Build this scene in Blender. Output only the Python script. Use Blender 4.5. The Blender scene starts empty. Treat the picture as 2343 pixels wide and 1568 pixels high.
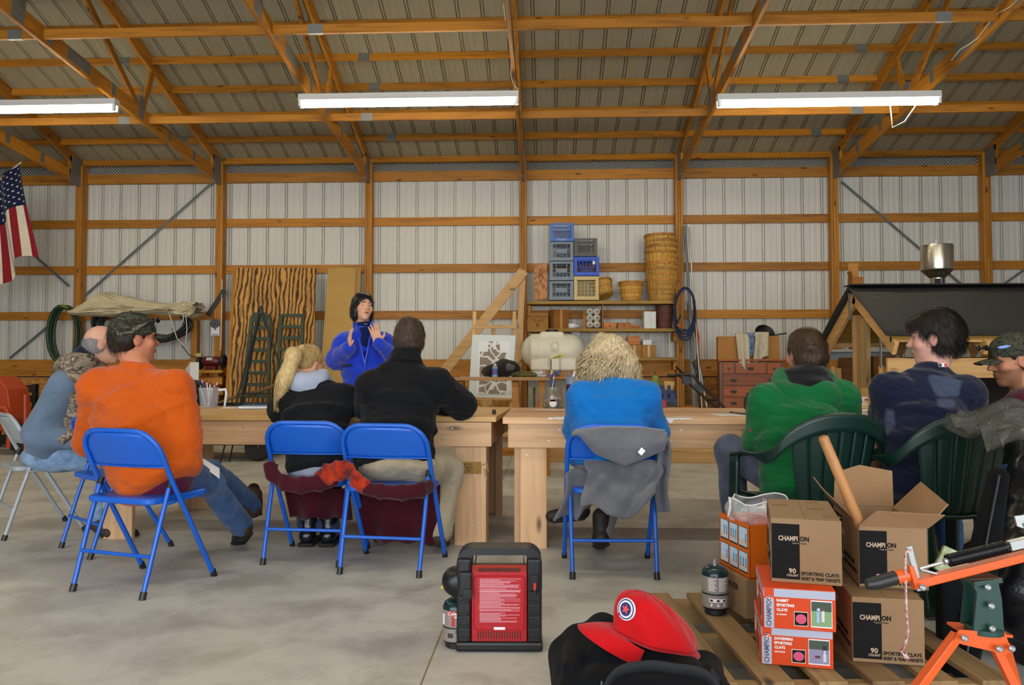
import bpy, bmesh, math, random, time
import numpy as np
from mathutils import Vector, Matrix, Euler
T0 = time.time()
random.seed(7); rng = np.random.default_rng(11)
R = math.radians; PI = math.pi
scene = bpy.context.scene; COL = scene.collection

# ---------------------------------------------------------------- camera
FPX, CX, CY, EYE = 1780.0, 1171.5, 784.0, 1.05
YAW, PITCH = math.atan(78/FPX), math.atan(64/FPX)
cam_d = bpy.data.cameras.new('camera'); cam = bpy.data.objects.new('camera', cam_d); COL.objects.link(cam)
cam_d.sensor_width = 36; cam_d.lens = FPX/2343*36; cam_d.clip_start = .05; cam_d.clip_end = 200
cam.location = (0, 0, EYE); cam.rotation_euler = (PI/2+PITCH, 0, YAW); scene.camera = cam
CM = Euler((PI/2+PITCH, 0, YAW)).to_matrix()

# ---------------------------------------------------------------- sky, daylight, exposure
world = bpy.data.worlds.new('overcast_sky'); scene.world = world; world.use_nodes = True
bg = world.node_tree.nodes['Background']
bg.inputs[0].default_value = (.95, .99, 1.06, 1); bg.inputs[1].default_value = 5.8
pl = bpy.data.lights.new('door_portal', 'AREA'); pl.shape = 'RECTANGLE'; pl.size = 15; pl.size_y = 3.6
pl.cycles.is_portal = True
po = bpy.data.objects.new('door_portal', pl); COL.objects.link(po)
po.location = (0, -4.0, 1.85); po.rotation_euler = (PI/2, 0, 0)      # big open overhead doors behind the camera
scene.view_settings.view_transform = 'Standard'; scene.view_settings.look = 'None'
scene.view_settings.gamma = 1; scene.view_settings.exposure = -0.05
scene.view_settings.use_curve_mapping = False
LAMP_E = 42.0

# ---------------------------------------------------------------- helpers: pixels to points
def ray(px, py): return (CM @ Vector(((px-CX)/FPX, -(py-CY)/FPX, -1))).normalized()
def at(px, py, Y):
    d = ray(px, py); return Vector((0, 0, EYE)) + d*(Y/d.y)
def atz(px, py, z=0.0):
    d = ray(px, py); return Vector((0, 0, EYE)) + d*((z-EYE)/d.z)
V = Vector

# ---------------------------------------------------------------- helpers: materials
def lin(c): return c/12.92 if c <= .04045 else ((c+.055)/1.055)**2.4
def C(h, k=1.0):
    h = h.lstrip('#'); return tuple(min(1, lin(int(h[i:i+2], 16)/255)*k) for i in (0, 2, 4)) + (1,)
MATS = {}
def _new(name):
    m = bpy.data.materials.new(name); m.use_nodes = True; nt = m.node_tree
    return m, nt, nt.nodes['Principled BSDF']
def nd(nt, t, **kw):
    n = nt.nodes.new(t)
    for k, v in kw.items():
        if k in n.inputs: n.inputs[k].default_value = v
        else: setattr(n, k, v)
    return n
def ramp(nt, fac, stops, mode='LINEAR'):
    r = nt.nodes.new('ShaderNodeValToRGB'); nt.links.new(fac, r.inputs[0]); e = r.color_ramp.elements
    r.color_ramp.interpolation = mode
    while len(e) < len(stops): e.new(.5)
    for i, (p, c) in enumerate(stops): e[i].position = p; e[i].color = c if len(c) == 4 else (*c, 1)
    return r.outputs[0]
def mixc(nt, fac, a, b, mode='MIX'):
    m = nt.nodes.new('ShaderNodeMix'); m.data_type = 'RGBA'; m.blend_type = mode
    for s, v in ((m.inputs[0], fac), (m.inputs[6], a), (m.inputs[7], b)):
        if hasattr(v, 'is_output'): nt.links.new(v, s)
        else: s.default_value = v
    return m.outputs[2]
def coords(nt, scale=(1, 1, 1), rnd=0, src='Object'):
    tc = nt.nodes.new('ShaderNodeTexCoord'); mp = nt.nodes.new('ShaderNodeMapping')
    nt.links.new(tc.outputs[src], mp.inputs[0]); mp.inputs['Scale'].default_value = scale
    if rnd:
        oi = nt.nodes.new('ShaderNodeObjectInfo'); mu = nd(nt, 'ShaderNodeMath', operation='MULTIPLY')
        nt.links.new(oi.outputs['Random'], mu.inputs[0]); mu.inputs[1].default_value = rnd
        nt.links.new(mu.outputs[0], mp.inputs['Location'])
    return mp.outputs[0]
def noise(nt, vec, scale, detail=4, rough=.55, dist=0):
    n = nd(nt, 'ShaderNodeTexNoise', Scale=scale, Detail=detail, Roughness=rough, Distortion=dist)
    nt.links.new(vec, n.inputs['Vector']); return n.outputs[0]
def bump(nt, b, h, strength, dist=.01):
    bn = nd(nt, 'ShaderNodeBump', Strength=strength, Distance=dist)
    nt.links.new(h, bn.inputs['Height']); nt.links.new(bn.outputs[0], b.inputs['Normal'])
def mat(name, col, rough=.55, metal=0, bmp=0, bs=60, col2=None, ns=8, spec=.5, alpha=1, trans=0, sheen=0, emit=None, bd=.004):
    if name in MATS: return MATS[name]
    m, nt, b = _new(name); c = C(col) if isinstance(col, str) else col
    b.inputs['Base Color'].default_value = c; b.inputs['Roughness'].default_value = rough
    b.inputs['Metallic'].default_value = metal; b.inputs['Specular IOR Level'].default_value = spec
    if sheen: b.inputs['Sheen Weight'].default_value = sheen
    if alpha < 1: b.inputs['Alpha'].default_value = alpha
    if trans: b.inputs['Transmission Weight'].default_value = trans
    if emit:
        b.inputs['Emission Color'].default_value = C(emit[0]) if isinstance(emit[0], str) else emit[0]
        b.inputs['Emission Strength'].default_value = emit[1]
    if col2:
        v = coords(nt, rnd=7); n = noise(nt, v, ns, 5, .6)
        nt.links.new(mixc(nt, ramp(nt, n, [(.35, (0, 0, 0)), (.65, (1, 1, 1))]), c, C(col2)), b.inputs['Base Color'])
    if bmp:
        v = coords(nt); bump(nt, b, noise(nt, v, bs, 4), bmp, bd)
    MATS[name] = m; return m
def wood(name, c1, c2, axis='x', rough=.6, knots=.5, sc=1.0, vary=.25):
    key = name+'_'+axis
    if key in MATS: return MATS[key]
    m, nt, b = _new(key); s = {'x': (1.2, 22, 22), 'y': (22, 1.2, 22), 'z': (22, 22, 1.2)}[axis]
    v = coords(nt, tuple(q*sc for q in s), rnd=31)
    n = noise(nt, v, 1.0, 6, .62, .6); c = ramp(nt, n, [(.3, C(c2)), (.5, C(c1)), (.75, C(c1, 1.18))])
    if knots:
        s2 = {'x': (2.0, 6, 6), 'y': (6, 2.0, 6), 'z': (6, 6, 2.0)}[axis]
        vo = nd(nt, 'ShaderNodeTexVoronoi', Scale=1.0); nt.links.new(coords(nt, s2, rnd=17), vo.inputs['Vector'])
        k = ramp(nt, vo.outputs['Distance'], [(.05, (1, 1, 1)), (.13, (0, 0, 0))])
        c = mixc(nt, k, c, C(c2, .35))
    oi = nt.nodes.new('ShaderNodeObjectInfo')
    w = ramp(nt, oi.outputs['Random'], [(0, (1-vary,)*3), (1, (1+vary*.6,)*3)])
    c = mixc(nt, 1.0, c, w, 'MULTIPLY'); nt.links.new(c, b.inputs['Base Color'])
    b.inputs['Roughness'].default_value = rough; bump(nt, b, n, .15, .002)
    MATS[key] = m; return m
def fabric(name, col, col2=None, bs=350, rough=.95, sheen=.15, attr=False, ns=6, bmp=.35, fold=.4):
    if name in MATS: return MATS[name]
    m, nt, b = _new(name); c = C(col) if isinstance(col, str) else col
    v = coords(nt); n = noise(nt, v, ns, 5, .6)
    base = c
    if attr:
        a = nt.nodes.new('ShaderNodeVertexColor'); a.layer_name = 'Col'; base = a.outputs[0]
    c2 = C(col2) if col2 else tuple(q*.86 for q in c[:3])+(1,)
    if attr: out = mixc(nt, ramp(nt, n, [(.35, (.88,)*3), (.65, (1, 1, 1))]), (0, 0, 0, 1), base, 'MIX')
    else: out = mixc(nt, ramp(nt, n, [(.35, (0, 0, 0)), (.65, (1, 1, 1))]), base, c2)
    nt.links.new(out, b.inputs['Base Color']); b.inputs['Roughness'].default_value = rough
    b.inputs['Specular IOR Level'].default_value = .15; b.inputs['Sheen Weight'].default_value = sheen
    n2 = noise(nt, v, bs, 2); bn = nd(nt, 'ShaderNodeBump', Strength=bmp, Distance=.003); nt.links.new(n2, bn.inputs['Height'])
    n4 = noise(nt, coords(nt, (1, 1, 1.8)), 8, 1, .4, .9); b2 = nd(nt, 'ShaderNodeBump', Strength=fold, Distance=.03)      # soft cloth folds
    nt.links.new(n4, b2.inputs['Height']); nt.links.new(bn.outputs[0], b2.inputs['Normal']); nt.links.new(b2.outputs[0], b.inputs['Normal']); MATS[name] = m; return m
def vcol(name, rough=.5, sss=0, bs=0, spec=.35):
    if name in MATS: return MATS[name]
    m, nt, b = _new(name); a = nt.nodes.new('ShaderNodeVertexColor'); a.layer_name = 'Col'
    nt.links.new(a.outputs[0], b.inputs['Base Color']); b.inputs['Roughness'].default_value = rough
    b.inputs['Specular IOR Level'].default_value = spec
    if sss: b.inputs['Subsurface Weight'].default_value = sss; b.inputs['Subsurface Scale'].default_value = .01
    if bs: bump(nt, b, noise(nt, coords(nt), bs, 3), .3, .002)
    MATS[name] = m; return m
def camo(name, cols, sc=14):
    if name in MATS: return MATS[name]
    m, nt, b = _new(name); v = coords(nt, (1, 1, 1.6))
    n = noise(nt, v, sc, 6, .7, 1.6); k = len(cols)
    c = ramp(nt, n, [(.28+.44*i/(k-1), C(q)) for i, q in enumerate(cols)], 'CONSTANT')
    n3 = noise(nt, v, sc*3.2, 3, .6, .5); c = mixc(nt, ramp(nt, n3, [(.55, (0, 0, 0)), (.6, (1, 1, 1))]), c, C(cols[0]))
    nt.links.new(c, b.inputs['Base Color']); b.inputs['Roughness'].default_value = .95
    b.inputs['Specular IOR Level'].default_value = .1
    MATS[name] = m; return m

# ---------------------------------------------------------------- helpers: meshes
class MB:
    def __init__(s): s.v = []; s.f = []; s.m = []
    def add(s, vs, fs, mi=0, M=None):
        o = len(s.v); s.v += [tuple(M @ V(p)) for p in vs] if M else [tuple(p) for p in vs]
        s.f += [tuple(o+i for i in f) for f in fs]; s.m += [mi]*len(fs); return s
    def box(s, c, d, rot=None, mi=0):
        x, y, z = d[0]/2, d[1]/2, d[2]/2
        M = Matrix.Translation(c) @ (rot.to_matrix().to_4x4() if isinstance(rot, Euler) else rot.to_4x4() if rot else Matrix())
        return s.add([(-x,-y,-z),(x,-y,-z),(x,y,-z),(-x,y,-z),(-x,-y,z),(x,-y,z),(x,y,z),(-x,y,z)],
              [(3,2,1,0),(4,5,6,7),(0,1,5,4),(1,2,6,5),(2,3,7,6),(3,0,4,7)], mi, M)
    def beam(s, p, q, w, h, up=(0, 0, 1), mi=0, e=0):
        p, q = V(p), V(q); d = (q-p).normalized(); p = p-d*e; q = q+d*e; up = V(up)
        sx = d.cross(up).normalized(); uz = sx.cross(d).normalized()
        M = Matrix((sx, d, uz)).transposed()
        return s.box((p+q)/2, (w, (q-p).length, h), M, mi)
    def tube(s, pts, r, n=8, cap=True, closed=False, mi=0):
        pts = [V(p) for p in pts]; N = len(pts); rr = r if isinstance(r, (list, tuple)) else [r]*N
        prev = None; rings = []
        for i, p in enumerate(pts):
            if closed: t = pts[(i+1) % N]-pts[i-1]
            else: t = pts[min(i+1, N-1)]-pts[max(i-1, 0)]
            t = t.normalized() if t.length > 1e-9 else V((0, 0, 1))
            if prev is None: a = t.orthogonal().normalized()
            else:
                a = prev-t*prev.dot(t); a = a.normalized() if a.length > 1e-6 else t.orthogonal().normalized()
            prev = a; b = t.cross(a)
            rings.append([p+(a*math.cos(2*PI*k/n)+b*math.sin(2*PI*k/n))*rr[i] for k in range(n)])
        vs = [q for rg in rings for q in rg]; fs = []
        for i in range(N if closed else N-1):
            j = (i+1) % N
            for k in range(n): fs.append((i*n+k, i*n+(k+1) % n, j*n+(k+1) % n, j*n+k))
        if cap and not closed: fs += [tuple(range(n-1, -1, -1)), tuple((N-1)*n+k for k in range(n))]
        return s.add(vs, fs, mi)
    def lathe(s, prof, n=20, c=(0, 0, 0), M=None, mi=0, sx=1, sy=1):
        vs = []; fs = []; N = len(prof)
        for r, z in prof:
            for k in range(n): vs.append((c[0]+r*sx*math.cos(2*PI*k/n), c[1]+r*sy*math.sin(2*PI*k/n), c[2]+z))
        for i in range(N-1):
            for k in range(n): fs.append((i*n+k, i*n+(k+1) % n, (i+1)*n+(k+1) % n, (i+1)*n+k))
        if prof[0][0] > 1e-6: fs.append(tuple(range(n-1, -1, -1)))
        if prof[-1][0] > 1e-6: fs.append(tuple((N-1)*n+k for k in range(n)))
        return s.add(vs, fs, mi, M)
    def prism(s, poly, depth, M=None, mi=0):
        n = len(poly); vs = [(x, y, 0) for x, y in poly]+[(x, y, depth) for x, y in poly]
        fs = [tuple(range(n-1, -1, -1)), tuple(range(n, 2*n))]+[(i, (i+1) % n, n+(i+1) % n, n+i) for i in range(n)]
        return s.add(vs, fs, mi, M)
    def grid(s, fn, nu, nv, mi=0, mfn=None):
        vs = [fn(i/nu, j/nv) for j in range(nv+1) for i in range(nu+1)]; o = len(s.v)
        for j in range(nv):
            for i in range(nu):
                a = o+j*(nu+1)+i; s.f.append((a, a+1, a+nu+2, a+nu+1)); s.m.append(mfn(i, j) if mfn else mi)
        s.v += [tuple(v) for v in vs]; return s
    def ring(s, prof_out, prof_in, depth, M=None, mi=0):   # frame between two outlines of equal length
        n = len(prof_out); vs = []; fs = []
        for z in (0, depth):
            vs += [(x, y, z) for x, y in prof_out]+[(x, y, z) for x, y in prof_in]
        for i in range(n):
            j = (i+1) % n
            fs += [(j, i, n+i, n+j), (2*n+i, 2*n+j, 3*n+j, 3*n+i), (i, j, 2*n+j, 2*n+i), (n+j, n+i, 3*n+i, 3*n+j)]
        return s.add(vs, fs, mi, M)
    def build(s, name, m, parent=None, loc=None, rot=None, smooth=None, bev=0, solid=0, sub=0):
        me = bpy.data.meshes.new(name); me.from_pydata(s.v, [], s.f); me.validate(clean_customdata=False)
        for q in (m if isinstance(m, (list, tuple)) else [m]): me.materials.append(q)
        if any(s.m) and len(me.polygons) == len(s.m): me.polygons.foreach_set('material_index', s.m)
        o = bpy.data.objects.new(name, me); COL.objects.link(o)
        if parent: o.parent = parent
        if loc is not None: o.location = loc
        if rot is not None: o.rotation_euler = rot
        if smooth is not None:
            me.polygons.foreach_set('use_smooth', [True]*len(me.polygons))
            if smooth < 180: me.set_sharp_from_angle(angle=R(smooth))
        if solid:
            d = o.modifiers.new('s', 'SOLIDIFY'); d.thickness = solid; d.offset = 0
        if sub:
            d = o.modifiers.new('u', 'SUBSURF'); d.levels = sub; d.render_levels = sub
        if bev:
            d = o.modifiers.new('b', 'BEVEL'); d.width = bev; d.segments = 2; d.limit_method = 'ANGLE'
        me.update(); return o
def tag(o, label, cat, group=None, kind=None):
    o['label'] = label; o['category'] = cat
    if group: o['group'] = group
    if kind: o['kind'] = kind
    return o
def struct(o): o['kind'] = 'structure'; return o
def root(name, label, cat, loc=(0, 0, 0), rz=0, group=None, rot=None):
    o = bpy.data.objects.new(name, None); COL.objects.link(o); o.location = loc; o.empty_display_size = .1
    o.rotation_euler = rot if rot else (0, 0, rz); return tag(o, label, cat, group)
def kids(o): return [c for c in COL.objects if c.parent == o]
def dup(o, loc, rz=None, label=None, rot=None):
    def cp(a, par):
        c = a.copy(); COL.objects.link(c); c.parent = par
        for ch in kids(a): cp(ch, c)
        return c
    c = cp(o, None); c.location = loc
    if rz is not None: c.rotation_euler = (0, 0, rz)
    if rot is not None: c.rotation_euler = rot
    if label: c['label'] = label
    return c
def arc(c, r, a0, a1, n, ax=V((1, 0, 0)), ay=V((0, 0, 1))):
    return [V(c)+ax*(r*math.cos(R(a0+(a1-a0)*i/n)))+ay*(r*math.sin(R(a0+(a1-a0)*i/n))) for i in range(n+1)]
def rrect(w, h, r, n=4, cx=0, cy=0):
    p = []
    for sx, sy, a in ((1, 1, 0), (-1, 1, 90), (-1, -1, 180), (1, -1, 270)):
        for i in range(n+1):
            t = R(a+90*i/n); p.append((cx+sx*(w/2-r)+r*math.cos(t), cy+sy*(h/2-r)+r*math.sin(t)))
    return p
def lettering(txt, size, m, parent, loc, rot, name='lettering', ext=.0004, align='LEFT', sx=1.0, bold=0):
    cu = bpy.data.curves.new(name, 'FONT'); cu.body = txt; cu.size = size; cu.extrude = ext; cu.align_x = align
    cu.offset = bold; cu.resolution_u = 2; cu.space_line = .9
    t = bpy.data.objects.new(name, cu); COL.objects.link(t)
    dg = bpy.context.evaluated_depsgraph_get(); me = bpy.data.meshes.new_from_object(t.evaluated_get(dg))
    bpy.data.objects.remove(t); me.name = name; me.materials.clear(); me.materials.append(m)
    o = bpy.data.objects.new(name, me); COL.objects.link(o); o.parent = parent; o.location = loc
    o.rotation_euler = rot; o.scale = (sx, 1, 1); return o

# ---------------------------------------------------------------- helpers: blended solids (distance field to mesh)
class Blob:
    def __init__(s, h=.008): s.h = h; s.p = []; s.post = []
    def _a(s, k, fn, lo, hi, mode='+'): s.p.append((mode, k, fn, np.array(lo, float), np.array(hi, float))); return s
    def cap(s, a, b, r1, r2=None, k=.02, mode='+'):
        a, b = np.array(a, float), np.array(b, float); r2 = r1 if r2 is None else r2; ba = b-a; L = max(ba@ba, 1e-12)
        def fn(x, y, z):
            px, py, pz = x-a[0], y-a[1], z-a[2]; t = np.clip((px*ba[0]+py*ba[1]+pz*ba[2])/L, 0, 1)
            return np.sqrt((px-t*ba[0])**2+(py-t*ba[1])**2+(pz-t*ba[2])**2)-(r1+(r2-r1)*t)
        r = max(r1, r2); return s._a(k, fn, np.minimum(a, b)-r, np.maximum(a, b)+r, mode)
    def path(s, pts, rs, k=.02):
        for i in range(len(pts)-1):
            r = rs if not isinstance(rs, (list, tuple)) else None
            s.cap(pts[i], pts[i+1], r or rs[i], r or rs[i+1], k)
        return s
    def ecap(s, a, b, ra, rb, side, k=.03, mode='+', end=.35):
        a, b = np.array(a, float), np.array(b, float); ba = b-a; Ln = np.linalg.norm(ba); w = ba/Ln
        sd = np.array(side, float); sd = sd-w*(sd@w); sd /= np.linalg.norm(sd); t3 = np.cross(w, sd)
        def fn(x, y, z):
            px, py, pz = x-a[0], y-a[1], z-a[2]; l = px*w[0]+py*w[1]+pz*w[2]; t = np.clip(l/Ln, 0, 1)
            u = px*sd[0]+py*sd[1]+pz*sd[2]; v = px*t3[0]+py*t3[1]+pz*t3[2]; e = l-t*Ln
            rx = ra[0]+(rb[0]-ra[0])*t; ry = ra[1]+(rb[1]-ra[1])*t; rz = np.minimum(rx, ry)
            return (np.sqrt((u/rx)**2+(v/ry)**2+(e/(rz*end))**2)-1)*rz
        r = max(*ra, *rb); return s._a(k, fn, np.minimum(a, b)-r, np.maximum(a, b)+r, mode)
    def ell(s, c, r, M=None, k=.02, mode='+'):
        c = np.array(c, float); r = np.array(r, float); Mi = np.array(M.to_3x3() if M else Matrix.Identity(3))
        def fn(x, y, z):
            px, py, pz = x-c[0], y-c[1], z-c[2]
            q = [(px*Mi[0][i]+py*Mi[1][i]+pz*Mi[2][i]) for i in range(3)]
            k0 = np.sqrt(sum((q[i]/r[i])**2 for i in range(3))); k1 = np.sqrt(sum((q[i]/r[i]**2)**2 for i in range(3)))+1e-6
            return k0*(k0-1)/k1
        e = np.abs(Mi)@r; return s._a(k, fn, c-e, c+e, mode)
    def rbox(s, c, hs, rr, M=None, k=.02, mode='+'):
        c = np.array(c, float); hs = np.array(hs, float); Mi = np.array(M.to_3x3() if M else Matrix.Identity(3))
        def fn(x, y, z):
            px, py, pz = x-c[0], y-c[1], z-c[2]
            q = [np.abs(px*Mi[0][i]+py*Mi[1][i]+pz*Mi[2][i])-hs[i]+rr for i in range(3)]
            return np.sqrt(sum(np.maximum(w, 0)**2 for w in q))+np.minimum(np.maximum(np.maximum(q[0], q[1]), q[2]), 0)-rr
        e = np.abs(Mi)@hs; return s._a(k, fn, c-e, c+e, mode)
    def cut(s, p, n, k=.01):     # keep the side opposite to n
        p = np.array(p, float); n = np.array(n, float); n /= np.linalg.norm(n)
        def fn(x, y, z): return (x-p[0])*n[0]+(y-p[1])*n[1]+(z-p[2])*n[2]
        s.p.append(('cut', k, fn, None, None)); return s
    def wrinkle(s, amp, freq, n=7, seed=1, stretch=(1, 1, 1), ridge=False):
        s.post.append((amp, freq, n, seed, stretch, ridge)); return s
    def mesh(s, name, m, parent=None, origin=(0, 0, 0), colfn=None, smooth=True, world=True):
        h = s.h; lo = np.min([p[3] for p in s.p if p[0] == '+'], 0)-3*h-.01; hi = np.max([p[4] for p in s.p if p[0] == '+'], 0)+3*h+.01
        if s.post: e = max(p[0] for p in s.post); lo -= e; hi += e
        N = np.ceil((hi-lo)/h).astype(int)+1; ax = [(lo[i]+h*np.arange(N[i])).astype(np.float32) for i in range(3)]
        F = np.full(N, .25, np.float32)
        for mode, k, fn, a, b in s.p:
            if mode == 'cut':
                d = fn(ax[0][:, None, None], ax[1][None, :, None], ax[2][None, None, :])
                t = np.maximum(k-np.abs(F-d), 0)/max(k, 1e-6); F = np.maximum(F, d)+t*t*k*.25; continue
            mg = k+4*h; i0 = np.maximum(np.floor((a-mg-lo)/h).astype(int), 0); i1 = np.minimum(np.ceil((b+mg-lo)/h).astype(int)+1, N)
            if np.any(i1 <= i0): continue
            sl = tuple(slice(i0[i], i1[i]) for i in range(3))
            d = fn(ax[0][sl[0]][:, None, None], ax[1][sl[1]][None, :, None], ax[2][sl[2]][None, None, :]).astype(np.float32)
            G = F[sl]
            if mode == '+': t = np.maximum(k-np.abs(G-d), 0)/max(k, 1e-6); F[sl] = np.minimum(G, d)-t*t*k*.25
            else: d = -d; t = np.maximum(k-np.abs(G-d), 0)/max(k, 1e-6); F[sl] = np.maximum(G, d)+t*t*k*.25
        for amp, freq, n, seed, st, ridge in s.post:
            rg = np.random.default_rng(seed); idx = np.nonzero(np.abs(F) < amp+3*h)
            P = np.stack([ax[i][idx[i]] for i in range(3)], 1); D = np.zeros(len(P))
            for q in range(n):
                w = rg.normal(size=3)*np.array(st); w = w/np.linalg.norm(w)*freq*rg.uniform(.6, 1.6); ph = rg.uniform(0, 6.28)
                wq = rg.normal(size=3)*freq*.45
                sv = np.sin(P@w+ph+1.3*np.sin(P@wq+ph*2)); D += (1-2*np.abs(sv)) if ridge else sv
            F[idx] += (amp*D/math.sqrt(n)).astype(np.float32)
        F[0], F[-1] = .25, .25; F[:, 0], F[:, -1] = .25, .25; F[:, :, 0], F[:, :, -1] = .25, .25
        S = F < 0; cnt = np.zeros(N-1, np.int8)
        for i in (0, 1):
            for j in (0, 1):
                for k in (0, 1): cnt += S[i:N[0]-1+i, j:N[1]-1+j, k:N[2]-1+k]
        act = np.nonzero((cnt > 0) & (cnt < 8)); n = len(act[0]); I = np.full(N-1, -1, np.int32); I[act] = np.arange(n)
        cor = np.stack(act, 1); pos = np.zeros((n, 3)); ct = np.zeros(n); offs = [(i, j, k) for i in (0, 1) for j in (0, 1) for k in (0, 1)]
        fv = {o: F[act[0]+o[0], act[1]+o[1], act[2]+o[2]] for o in offs}
        for o in offs:
            for d in range(3):
                if o[d] == 0:
                    o2 = tuple(o[q]+(q == d) for q in range(3)); fa, fb = fv[o], fv[o2]; mk = (fa < 0) != (fb < 0)
                    t = np.where(mk, fa/np.where(fa == fb, 1, fa-fb), 0)
                    p = np.array(o, float)[None, :].repeat(n, 0); p[:, d] += t
                    pos += p*mk[:, None]; ct += mk
        pos = pos/ct[:, None]+cor; P = pos*h+lo
        Q = []
        for d in range(3):
            e = [slice(None)]*3; e2 = list(e); e[d] = slice(0, N[d]-1); e2[d] = slice(1, N[d])
            A, B = S[tuple(e)], S[tuple(e2)]; X = np.stack(np.nonzero(A != B), 1); u, v = (d+1) % 3, (d+2) % 3
            X = X[(X[:, u] > 0) & (X[:, v] > 0) & (X[:, u] < N[u]-1) & (X[:, v] < N[v]-1)]
            def g(du, dv): Y = X.copy(); Y[:, u] -= du; Y[:, v] -= dv; return I[Y[:, 0], Y[:, 1], Y[:, 2]]
            q = np.stack([g(1, 1), g(0, 1), g(0, 0), g(1, 0)], 1); fl = ~A[X[:, 0], X[:, 1], X[:, 2]]
            q[fl] = q[fl][:, ::-1]; Q.append(q)
        Q = np.concatenate(Q); Q = Q[(Q >= 0).all(1)]
        og = np.array(origin, float); me = bpy.data.meshes.new(name)
        me.vertices.add(n); me.vertices.foreach_set('co', (P-og).astype(np.float32).ravel())
        me.loops.add(Q.size); me.loops.foreach_set('vertex_index', Q.astype(np.int32).ravel())
        me.polygons.add(len(Q)); me.polygons.foreach_set('loop_start', np.arange(0, Q.size, 4, dtype=np.int32))
        me.polygons.foreach_set('loop_total', np.full(len(Q), 4, np.int32))
        me.polygons.foreach_set('use_smooth', np.full(len(Q), smooth, bool)); me.update(calc_edges=True)
        for w in (m if isinstance(m, (list, tuple)) else [m]): me.materials.append(w)
        if colfn:
            ca = me.color_attributes.new('Col', 'FLOAT_COLOR', 'POINT'); cc = colfn(P)
            if cc.shape[1] == 3: cc = np.concatenate([cc, np.ones((n, 1))], 1)
            ca.data.foreach_set('color', cc.astype(np.float32).ravel())
        o = bpy.data.objects.new(name, me); COL.objects.link(o)
        if parent: o.parent = parent
        else: o.location = origin
        return o
# ================================================================ the building
YW = 12.16                                      # inner face of the posts on the back wall
W_OR = ('#b0741a', '#87520c')                   # amber stained framing lumber
WX = wood('framing', *W_OR, 'x'); WY = wood('framing', *W_OR, 'y'); WZ = wood('framing', *W_OR, 'z')
PANEL = mat('white_sheet_metal', '#cfcdc4', .42, bmp=.05, bs=3, spec=.4)
GALV = mat('galvanised_plate', '#8b8f90', .5, .7, bmp=.25, bs=160)
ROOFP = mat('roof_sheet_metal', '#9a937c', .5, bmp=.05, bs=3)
XL, XR, YF = -13.0, 13.0, -4.0
EAVE, SL, YR = 4.41, 1/3, 3.6                   # purlin centre height at the wall, pitch, ridge line

# floor: concrete slabs with sawn joints
m, nt, b = _new('concrete')
v = coords(nt); n1 = noise(nt, v, .55, 6, .6, .4); n2 = noise(nt, v, 2.4, 8, .7, .25); n3 = noise(nt, v, 60, 3)
c = mixc(nt, ramp(nt, n1, [(.35, (0, 0, 0)), (.62, (1, 1, 1))]), C('#b8b7b0'), C('#c8c6bf'))
c = mixc(nt, ramp(nt, n2, [(.38, (1, 1, 1)), (.56, (0, 0, 0))]), c, C('#a19e96'))
sp = ramp(nt, noise(nt, v, 1.7, 8, .75, 1.2), [(.66, (0, 0, 0)), (.72, (1, 1, 1))])
c = mixc(nt, sp, c, C('#dad6cd')); nt.links.new(c, b.inputs['Base Color'])
rg = nd(nt, 'ShaderNodeMapRange'); nt.links.new(n2, rg.inputs[0]); rg.inputs[3].default_value = .34; rg.inputs[4].default_value = .62
nt.links.new(rg.outputs[0], b.inputs['Roughness']); b.inputs['Specular IOR Level'].default_value = .45
bump(nt, b, n3, .12, .003); CONC = m
JOINT = mat('joint_filler', '#8f7f5c', .9)
fl = MB().box((0, 4, -.102), (30, 22, .2)).build('floor', JOINT); struct(fl)
xs = [XL-1, -11.4, -7.74, -4.08, -.42, 3.24, 6.9, 10.56, XR+1]; ys = [YF-1.5, -1.9, 1.78, 5.45, 9.1, 13]
for i in range(len(xs)-1):
    for j in range(len(ys)-1):
        MB().box(((xs[i]+xs[i+1])/2, (ys[j]+ys[j+1])/2, -.025), (xs[i+1]-xs[i]-.007, ys[j+1]-ys[j]-.007, .05)).build('concrete_slab', CONC, fl)

# post lines (measured along the back wall)
PX = [at(p, 600, YW).x for p in (178, 500, 842, 1197, 1555, 1912, 2262)]
PXA = [PX[0]-4.7, PX[0]-2.35]+PX+[PX[-1]+2.42, PX[-1]+4.85]

def corrugated(mb, n, length, M):               # n ribs of 0.3048 m, profile along x, run along y, ribs towards -z
    prof = []
    for i in range(n):
        x = i*.3048
        prof += [(x, 0), (x+.075, 0), (x+.083, -.004), (x+.1, -.004), (x+.11, 0), (x+.165, 0), (x+.173, -.004), (x+.19, -.004), (x+.2, 0), (x+.24, 0), (x+.243, -.03), (x+.252, -.03), (x+.255, -.002), (x+.275, -.002), (x+.278, -.03), (x+.287, -.03), (x+.29, 0)]
    prof.append((n*.3048, 0)); k = len(prof)
    mb.add([(x, 0, z) for x, z in prof]+[(x, length, z) for x, z in prof], [(i, i+1, k+i+1, k+i) for i in range(k-1)], 0, M)

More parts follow.
